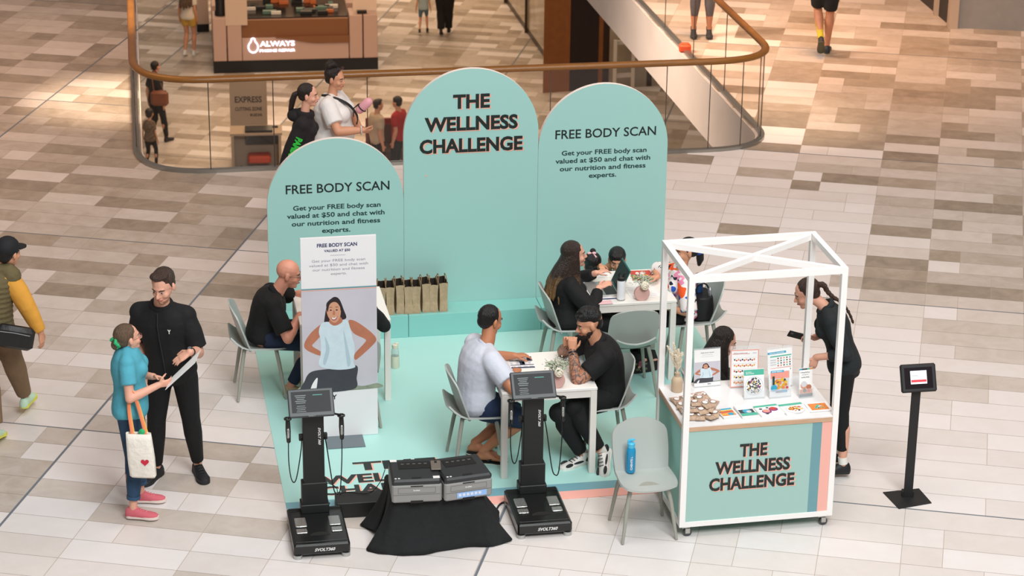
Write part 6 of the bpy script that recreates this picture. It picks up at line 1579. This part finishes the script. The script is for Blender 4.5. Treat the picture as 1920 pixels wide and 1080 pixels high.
class Art:
    """flat print in unit square coordinates on the plane T, w x h"""
    def __init__(s, T, w, h): s.T = T; s.w = w; s.h = h; s.mb = MB(); s.z = .0004
    def poly(s, pts, mi): s.z += .00012; s.mb.add([s.T @ V((x-.5)*s.w, y*s.h, s.z) for x, y in pts], [tuple(range(len(pts)))], mi)
    def rect(s, x, y, w, h, mi): s.poly([(x,y),(x+w,y),(x+w,y+h),(x,y+h)], mi)
    def disc(s, x, y, r, mi, asp=None):
        a = asp or s.w/s.h; s.poly([(x+r*math.cos(q), y+r*a*math.sin(q)) for q in [i*math.pi/8 for i in range(16)]], mi)
    def text(s, t, x, y, w, cap, mi, bold=.03): s.z += .00012; put_text(s.mb, t, s.T @ Matrix.Translation(((x-.5)*s.w, y*s.h, s.z)), w*s.w, cap*s.h, bold, mi=mi)
def cart_frame(px, py, yaw=0):
    q = at(px, py, ZC); return Matrix.Translation(q) @ Matrix.Rotation(cth+yaw, 4, 'Z')
def art_woman(a):
    a.rect(0, 0, 1, 1, W_); a.text('FREE BODY SCAN', .5, .90, .5, .022, K_); a.rect(.3, .85, .4, .012, S_); a.rect(.25, .80, .5, .010, S_)
    a.z += .0002; photo(a.mb, a.T @ Matrix.Translation((0, a.h*.385, a.z)), a.w*.98, a.h*.56, base_mi=11); a.z += .006; a.text('Y', .35, .05, .04, .02, K_); a.rect(.5, .055, .13, .014, K_)
def art_chart(a):
    a.rect(0, 0, 1, 1, L_); a.rect(.03, .025, .94, .95, W_); a.rect(.06, .885, .62, .012, R_); a.text('Making a healthy meal', .35, .905, .48, .022, K_, .01); a.rect(.78, .89, .14, .03, S_)
    for k, cs in enumerate(((G_, R_, O_, P_), (O_, Y_, R_), (R_, G_, O_), (Y_, G_), (O_,))):
        y = .73-.15*k; a.rect(.06, y+.055, .86, .006, S_)
        for j in range(11 if k < 2 else 6): a.disc(.14+.07*j, y+.01*(-1)**j, .03, cs[j % len(cs)])
def art_pyramid(a):
    a.rect(0, 0, 1, 1, W_); a.rect(.0, .88, .75, .055, B_); a.text('STRENGTHEN YOUR NUTRITION', .37, .895, .6, .022, W_); a.rect(.1, .80, .86, .03, T_); a.rect(.1, .50, .86, .018, L_)
    for r in range(4):
        for c in range(5): a.disc(.42+.12*c, .755-.062*r, .028, (G_, R_, O_, K_, T_)[(r*2+c) % 5])
    for r in range(3): a.rect(.1, .72-.06*r, .24, .02, S_)
    for c in range(5): a.disc(.42+.12*c, .45, .03, (O_, Y_, K_, R_, G_)[c])
def art_salad(a):
    a.rect(0, 0, 1, 1, W_); a.rect(0, .80, 1, .20, T_); a.text('NATURAL', .24, .90, .30, .03, W_); a.text('MEALS & MIXES', .30, .85, .40, .03, W_)
    a.disc(.5, .42, .47, S_); a.disc(.5, .42, .43, W_)
    rs = random.Random(1)
    for k in range(150):
        q, e = rs.uniform(0, 6.28), math.sqrt(rs.random())*.37; a.z = max(a.z, .002); z0 = a.z; a.disc(.5+e*math.cos(q), .42+e*.75*math.sin(q), rs.uniform(.02, .045), rs.choice((G_, G_, G_, W_, K_, P_, Y_))); 
        if k % 10: a.z = z0+.00001
def art_shop(a):
    a.rect(0, 0, 1, 1, W_); a.rect(.05, .20, .92, .72, S_); a.rect(.06, .66, .9, .24, L_); a.rect(.08, .87, .62, .08, B_); a.text('SHOP SMART', .38, .89, .5, .04, W_)
    rs = random.Random(6)
    for k in range(34): a.disc(rs.uniform(.15, .85), rs.uniform(.28, .62), rs.uniform(.04, .09), rs.choice((R_, G_, O_, Y_, O_, Y_)))
    a.rect(.15, .45, .10, .3, G_); a.disc(.22, .33, .15, B_); a.rect(.3, .15, .55, .08, B_); a.text('GOLD', .45, .16, .3, .05, R_)
def art_healthy(a):
    a.rect(0, 0, 1, 1, W_)
    for k, c in enumerate((B_, K_, G_, T_, O_)): a.rect(.2*k, .95, .2, .05, c)
    a.text('Healthy', .45, .84, .7, .05, G_, .01); a.text('eating for', .45, .77, .5, .03, K_, .01); a.text('adults', .45, .67, .6, .05, G_, .01)
    a.disc(.35, .40, .27, 11+5); a.disc(.35, .45, .22, S_); a.disc(.72, .33, .2, 11+2); a.rect(.03, .12, .94, .15, O_); a.disc(.4, .22, .14, G_); a.disc(.7, .2, .12, R_); a.rect(0, 0, 1, .11, K_)
def stand(name, label, px, py, w, h, tilt, art, yaw=0, cover=1.05, foot=.07, cat='leaflet holder'):
    M_ = cart_frame(px, py, yaw); r = empty(name, M_.to_translation(), cth+yaw); tag(r, label, cat, 'clear holders on the cart')
    Tl = Matrix.Rotation(-tilt, 4, 'X')
    a = Art(Tl @ Matrix.Translation((0, 0, .006)) @ face_frame((0, 0, 0), (1,0,0), (0,0,1)), w, h); art(a)
    mb = MB(); mb.M = Tl; mb.box((0, .0012, h/2+.006), (w, .002, h)); mb.build('card', I_w, r, smooth=False)
    a.mb.build('print', INKS, r, smooth=False)
    mb = MB(); mb.M = Tl; mb.box((0, .004, h*cover/2+.002), (w*1.04, .002, h*cover)); mb.M = None
    if name == 'leaflet_holder': mb.M = Tl; mb.box((0, -.014, h*.16), (w*1.04, .002, h*.32)); mb.box((-w*.52, -.004, h*.16), (.002, .02, h*.32)); mb.box((w*.52, -.004, h*.16), (.002, .02, h*.32)); mb.M = None
    mb.box((0, foot/2-.01, .002), (w*1.0, foot, .003)); mb.build('acrylic_holder', ACR, r, smooth=False); return r
stand('sign_holder', 'clear stand on the cart with a flyer of a smiling woman in a white top', 1326, 725, .205, .288, .12, art_woman, .04)
stand('sign_holder', 'clear stand on the cart with a pink-bordered chart of healthy foods', 1395, 727, .215, .295, .10, art_chart, -.06, 1.12)
stand('sign_holder', 'tall clear stand with a nutrition chart of small coloured dots, behind SHOP SMART', 1463, 727, .205, .300, .14, art_pyramid, .16, 1.08)
stand('leaflet_holder', 'leaflet stand with a green salad bowl on its cover', 1414, 747, .155, .215, .20, art_salad, .0)
stand('leaflet_holder', 'leaflet stand with SHOP SMART booklet and vegetable basket', 1462, 745, .165, .215, .16, art_shop, .05)
stand('leaflet_holder', 'narrow leaflet stand with the Healthy eating for adults brochure', 1511, 745, .105, .220, .14, art_healthy, .08)
def stack(label, px, py, w, d, n, art, yaw):
    M_ = cart_frame(px, py, yaw); r = empty('booklet_stack', M_.to_translation(), cth+yaw); tag(r, label, 'booklets', 'booklets along the cart front')
    mb = MB(); rs = random.Random(n)
    for k in range(n): mb.box((rs.uniform(-.003,.003), d/2+rs.uniform(-.003,.003), .0015+.003*k), (w, d, .0026))
    mb.build('pages', I_w, r, smooth=False)
    a = Art(Matrix.Translation((0, 0, .003*n)), w, d); art(a); a.mb.build('cover', INKS, r, smooth=False)
def c1(a):
    a.rect(0, 0, 1, 1, W_); a.rect(0, .84, 1, .16, B_)
    for k, c in enumerate((O_, Y_, O_, R_, Y_)): a.rect(.03, .16+.13*k, .94, .12, c)
    a.disc(.66, .32, .2, B_)
def c2(a): a.rect(0, 0, 1, 1, W_); a.rect(.1, .80, .7, .02, S_); a.rect(.02, .25, .9, .33, K_); a.disc(.5, .42, .26, B_); a.disc(.6, .36, .16, S_); a.rect(0, 0, 1, .24, T_)
def c3(a): a.rect(0, 0, 1, 1, W_); a.rect(0, .82, 1, .18, T_); a.disc(.36, .36, .20, P_); a.disc(.70, .52, .19, P_); a.disc(.36, .42, .15, L_); a.disc(.70, .58, .14, R_); a.disc(.2, .64, .07, G_); a.disc(.3, .14, .07, G_); a.disc(.5, .70, .06, G_)
def c4(a):
    a.rect(0, 0, 1, 1, W_); a.rect(0, .80, 1, .20, T_); a.disc(.52, .38, .40, S_); a.disc(.52, .40, .36, W_); rs = random.Random(8)
    for k in range(40): q, e = rs.uniform(0, 6.28), math.sqrt(rs.random())*.32; a.disc(.52+e*math.cos(q), .42+e*.7*math.sin(q), .045, rs.choice((O_, Y_, O_, R_, Y_, G_)))
def c5(a):
    a.rect(0, 0, 1, 1, W_); a.rect(.10, .14, .80, .72, O_); a.poly([(.28,.32),(.76,.32),(.70,.5),(.52,.74),(.36,.5)], T_); rs = random.Random(3)
    for k in range(16): a.disc(rs.uniform(.34,.70), rs.uniform(.34,.56), .035, rs.choice((Y_, R_, G_, W_)))
stack('small booklets with a blue band and burger cover, leftmost on the cart front', 1371, 785, .115, .15, 5, c1, .12)
stack('small booklets with a teal lower band and grey photo cover', 1407, 784, .125, .19, 7, c2, .06)
stack('booklets with two purple smoothie bowls on the cover', 1450, 780, .185, .175, 4, c3, .10)
stack('booklets with a plate of pasta on the cover', 1497, 777, .185, .175, 4, c4, .10)
stack('white card with an orange square print at the right end of the cart top', 1541, 772, .170, .16, 2, c5, .02)
# snack packs
SP1 = mat('pouch_tan', '#b59a83', .4, var=.25, vscale=30, bump=.6, bscale=45); SPW = mat('pouch_label', '#ede8e4', .5); SPP = mat('pouch_pink', '#e3b0a8', .5); SPK = mat('pouch_ring', '#5f4a42', .5)
def make_pack():
    r = empty('snack_pack'); tag(r, 'small tan snack pouch with a round white label in the heaped pile', 'snack pack', 'snack pouches heaped on the cart')
    rings = []
    for y, hw, h in ((-.062,.036,.0015),(-.052,.037,.002),(-.045,.035,.008),(-.02,.034,.016),(.02,.034,.016),(.045,.035,.008),(.052,.037,.002),(.062,.036,.0015)):
        rings.append([(hw*math.copysign(abs(math.cos(q))**.6, math.cos(q)), y, .014+h*math.sin(q)) for q in [i*math.pi/6 for i in range(12)]])
    mb = MB(); mb.loft(rings); mb.build('pouch', SP1, r)
    mb = MB(); mb.cyl((0, 0, .029), (0, 0, .0308), .024, 16, mi=2); mb.cyl((0, 0, .0305), (0, 0, .0313), .020, 16); mb.box((-.0, .036, .0235), (.05, .014, .004), mi=1, R=Matrix.Rotation(-.5, 3, 'X')); mb.build('label', [SPW, SPP, SPK], r)
    return r
pk = make_pack(); rs = random.Random(12); first = True; PN = 0
spots = [(1268,752),(1284,748),(1302,744),(1318,742),(1290,760),(1306,757),(1322,755),(1336,757),(1282,770),(1300,768),(1316,768),(1332,769),(1341,776),(1296,780),(1312,781),(1328,782),(1276,760)]
lv = [(1296,752,1),(1312,750,1),(1306,764,1),(1322,764,1),(1290,766,1),(1330,772,1),(1314,776,1),(1300,774,1),(1311,760,2),(1302,768,2),(1320,770,2)]
for (x, y, l_) in [(a, b, 0) for a, b in spots]+lv:
    q = at(x, y+3, ZC+.0); c = pk if first else copy_tree(pk); first = False
    c.location = V(q.x, q.y, ZC+.001+l_*.026); c.rotation_euler = (rs.uniform(-.12,.12)+.05, rs.uniform(-.12,.12), cth+rs.uniform(-.6,.6))
# pampas vase
q = at(1269, 733, ZC); pv = empty('pampas_vase', V(q.x, q.y, ZC)); tag(pv, 'beige bottle vase of dried pampas plumes at the back of the cart', 'vase')
mb = MB(); mb.lathe([(0, 0), (.040, 0), (.044, .01), (.044, .085), (.036, .108), (.020, .120), (.019, .145), (.022, .15)]); mb.build('vase_body', VB, pv)
for k, (dx, dy, h) in enumerate(((-.085,.01,.36), (-.04,.02,.38), (.0,.0,.34), (.03,.01,.31), (-.02,-.02,.30))):
    mb = MB(); rs = random.Random(k); p0 = V(0,0,.14); p1 = V(dx*.4, dy*.4, .14+(h-.14)*.5); p2 = V(dx, dy, h); P3_ = spline([tuple(p0), tuple(p1), tuple(p2)], 10, False)
    mb.tube(P3_, .002, 5)
    for i, p in enumerate(P3_[5:]):
        t = i/15
        for j in range(9):
            a = rs.uniform(0, 6.28); L = .034*math.sin(max(.15, min(1, 1.15-t))*1.6)*rs.uniform(.7, 1.2); d = V(math.cos(a)*.65, math.sin(a)*.65, .75); mb.tube([V(p), V(p)+d*L], [.0048, .0012], 4)
    mb.build('plume', PAM, pv)

# ------------------------------------------------------------------ carried things
CAN = cloth('tote_canvas', '#e9e2d6', bscale=20, var=.03); HEART = mat('heart_red', '#c7203a', .5)
S, e, w, *_ = I2['J']['r']
sh = e+(w-e)*.10
tt_ = aty(262, 812, sh.y-.06); tb_ = empty('tote_bag', V(tt_.x, sh.y-.06, .30)); tag(tb_, 'cream canvas tote bag with a red heart hanging from an arm', 'tote bag')
tx, tz = .0, tt_.z-.30
mb = MB(); rings = []
for z, wd, dp in ((tz-.36, .085, .012), (tz-.34, .098, .035), (tz-.2, .100, .045), (tz-.05, .095, .035), (tz, .093, .022)):
    rings.append(ring_at(V(tx+(tz-z)*.06-.01, 0, z), Z, V(1, -.05, 0), wd, dp, 20, 4))
mb.loft(rings, cap=False); mb.add(rings[0], [tuple(range(19, -1, -1))]); ob = mb.build('bag_body', CAN, tb_)
sol = ob.modifiers.new('solid', 'SOLIDIFY'); sol.thickness = .003
mb = MB(); hc = V(.035, -.048, tz-.215); mb.add([hc+V(x*.030, 0, y*.030) for x, y in [(16*math.sin(t)**3/16, (13*math.cos(t)-5*math.cos(2*t)-2*math.cos(3*t)-math.cos(4*t))/16) for t in [i*2*math.pi/30 for i in range(30)]]], [tuple(range(30))]); mb.build('heart_print', HEART, tb_, smooth=False)
STRM = mat('strap_stripes', '#e9865a', .7); STR2 = mat('strap_yellow', '#e7b64f', .7)
for sg in (-1, 1):
    mb = MB(); top_ = V(sh.x-tb_.location.x, sh.y-tb_.location.y+sg*.010, sh.z-tb_.location.z+.045)
    mb.tube(spline([(tx-.05, sg*.022, tz-.02), tuple(V(top_.x-.03, top_.y, top_.z-.12)), tuple(top_), tuple(V(top_.x+.04, top_.y, top_.z-.12)), (tx+.05, sg*.022, tz-.02)], 6, False), .012, 8, flat=((0,1,0), .2), up=(0,1,0)); mb.build('strap', STRM if sg < 0 else STR2, tb_)
mb = MB(); mb.ell((.02, 0, tz+.005), (.03, .02, .03)); mb.build('green_cloth', mat('scrunchie_green', '#2fae6c', .8), tb_)
# paper sheet
hp = I2['J']['r'][2]+V(.9,.25,.15).normalized()*.09; e1_ = aty(371, 669, hp.y+.10); 
dr = (e1_-hp); sd = V(.15, .85, .25).normalized()
mb = MB(); sd = V(.1, .93, .10).normalized(); mb.add([hp-dr*.10-sd*.08, hp+dr-sd*.09, hp+dr+V(0,0,.01)+sd*.09, hp-dr*.10+sd*.09], [(0,1,2,3)]); o = mb.build('paper_sheet', PT, None, smooth=False); sol = o.modifiers.new('s', 'SOLIDIFY'); sol.thickness = .0012
tag(o, 'white printed sheet held out by the woman in teal', 'paper')
# crossbody bag
q = aty(28, 632, I1['root'].location.y-.19); cb = empty('crossbody_bag', q, .15); tag(cb, 'black crossbody bag on the back of the man in the cap', 'bag')
mb = MB(); mb.box((0, 0, 0), (.30, .09, .19), R=Matrix.Rotation(.22, 3, 'Y'), b=.03); mb.build('bag_body', cloth('nylon_black', '#121315', rough=.45), cb)
mb = MB(); mb.tube([V(-.12, -.048, .075), V(.0, -.052, .055), V(.12, -.048, .02)], .004, 6); mb.build('zip', mat('zip_silver', '#8b8d90', .4, .6), cb)
# phone of the woman by the cart
J_ = I13['J']['r']; hp = J_[2]+J_[3].normalized()*.10; mb = MB(); mb.box((0, 0, 0), (.15, .010, .072), b=.004); o = mb.build('smartphone', MBK, None, smooth=False); o.location = hp+V(-.035, -.02, .015); o.rotation_euler = (.5, .28, .05); tag(o, 'dark smartphone held by the woman right of the cart', 'phone')
mb = MB(); mb.box((-.05, -.006, .014), (.022, .003, .022), b=.003); mb.build('camera_bump', mat('camera_grey', '#5b5558', .5), o, smooth=False)
# pink tumbler of the woman in white
q = aty(684, 197, 22.25); pt_ = empty('pink_tumbler', q); tag(pt_, 'pink rolled bundle with a black strap held by the woman in white', 'bundle')
d = V(.55, -.1, .55).normalized(); mb = MB(); mb.tube([-d*.07, d*.02, d*.05], [.042, .046, .042], 18, dome=True); mb.build('body', mat('bundle_pink', '#e3a3ad', .6), pt_)
mb = MB(); a_ = d.cross(Z).normalized(); b2_ = d.cross(a_); mb.tube([-d*.04+(a_*math.cos(t)+b2_*math.sin(t))*.047 for t in [i*6.283/18 for i in range(18)]], .006, 6, closed=True); mb.tube([-d*.04-b2_*.047, -d*.08-b2_*.05+V(-.02,0,-.02), -d*.10+V(-.04,-.02,-.05)], .006, 6); mb.build('strap', SBLK, pt_)
# handbag and bottle on the chair at the right
p, dct = CHAIRS['c11']; q = atv(1343, 575, -1.22); hb_ = empty('handbag', V(bw(2.03, -1.24).x, bw(2.03, -1.24).y, .462), TH); tag(hb_, 'black open handbag standing on the chair behind the woman in the patterned blouse', 'bag')
mb = MB(); mb.loft([ring_at(V(0,0,z), Z, V(1,0,0), a, b, 18, 3.5) for z, a, b in ((0,.085,.11),(.01,.095,.13),(.12,.095,.14),(.20,.085,.14),(.21,.08,.135))]); mb.tube(spline([(-.08,-.05,.19), (-.05,-.04,.30), (.03,-.04,.30), (.07,-.05,.19)], 5, False), .008, 6); mb.build('bag_body', cloth('bag_leather', '#131316', rough=.45), hb_)
mb = MB(); mb.ell((.055, -.06, .235), (.018, .03, .05)); mb.build('charm', mat('silver_foil', '#b9bcc0', .25, .7), hb_)
nb = empty('navy_bottle', V(hb_.location.x, hb_.location.y, .675)+BX*-.02+BY*.03); tag(nb, 'navy blue drinks bottle sticking out of the black handbag', 'bottle')
mb = MB(); mb.lathe([(0, 0), (.036, 0), (.038, .03), (.036, .10), (.028, .12), (.032, .125), (.032, .16), (0, .165)]); mb.build('body', mat('bottle_navy', '#1d3c66', .3), nb)
# floral bag on the mat
q = at(1208, 698, .004); fb_ = empty('floral_bag', q, TH+.2); tag(fb_, 'dark floral patterned bag on the mat under the empty far chair', 'bag')
mb = MB(); mb.loft([ring_at(V(0,.05,z), Z, V(1,0,0), a, b, 18, 3) for z, a, b in ((0,.13,.06),(.01,.145,.07),(.10,.14,.065),(.17,.12,.03))]); mb.build('bag_body', cloth('bag_dark', '#1f1a1c'), fb_)
mb = MB(); rs = random.Random(4)
for k in range(12): mb.ell((rs.uniform(-.11,.11), -.018+rs.uniform(0,.004), rs.uniform(.02,.13)), (rs.uniform(.012,.026), .004, rs.uniform(.010,.02)), nu=8, nv=5, mi=k % 3)
mb.build('flower_print', [mat('print_peach', '#d79a86', .6), mat('print_plum', '#8d4a52', .6), mat('print_green', '#5f6b4a', .6)], fb_)
# brown shoulder bag on the lower floor
g = at(296, 268, ZL); sb_ = empty('shoulder_bag', V(g.x, g.y, ZL+.95)+V(.10, -.20, 0)); tag(sb_, 'brown leather shoulder bag on the woman below behind the glass', 'bag')
mb = MB(); mb.box((0, 0, 0), (.34, .12, .30), b=.05); mb.build('bag_body', mat('bag_brown', '#7d4428', .5), sb_)
mb = MB(); mb.tube(spline([(-.1, 0, .12), (-.14, .12, .45), (-.05, .14, .45), (.08, 0, .12)], 5, False), .012, 6); mb.build('strap', mat('bag_strap_brown', '#6b3a22', .5), sb_)
# block added to stand for a faint orange floor reflection by the far glass
q = at(1284, 97, 0); mb = MB(); mb.box((0, 0, .05), (.15, .12, .10), b=.02); mb.box((.0, 0, .105), (.10, .07, .02), b=.01); o = mb.build('orange_reflection_block', mat('reflection_orange', '#e2552a', .5), None); o.location = q; tag(o, 'small orange block standing in for a floor reflection behind the glass at the top right', 'box')
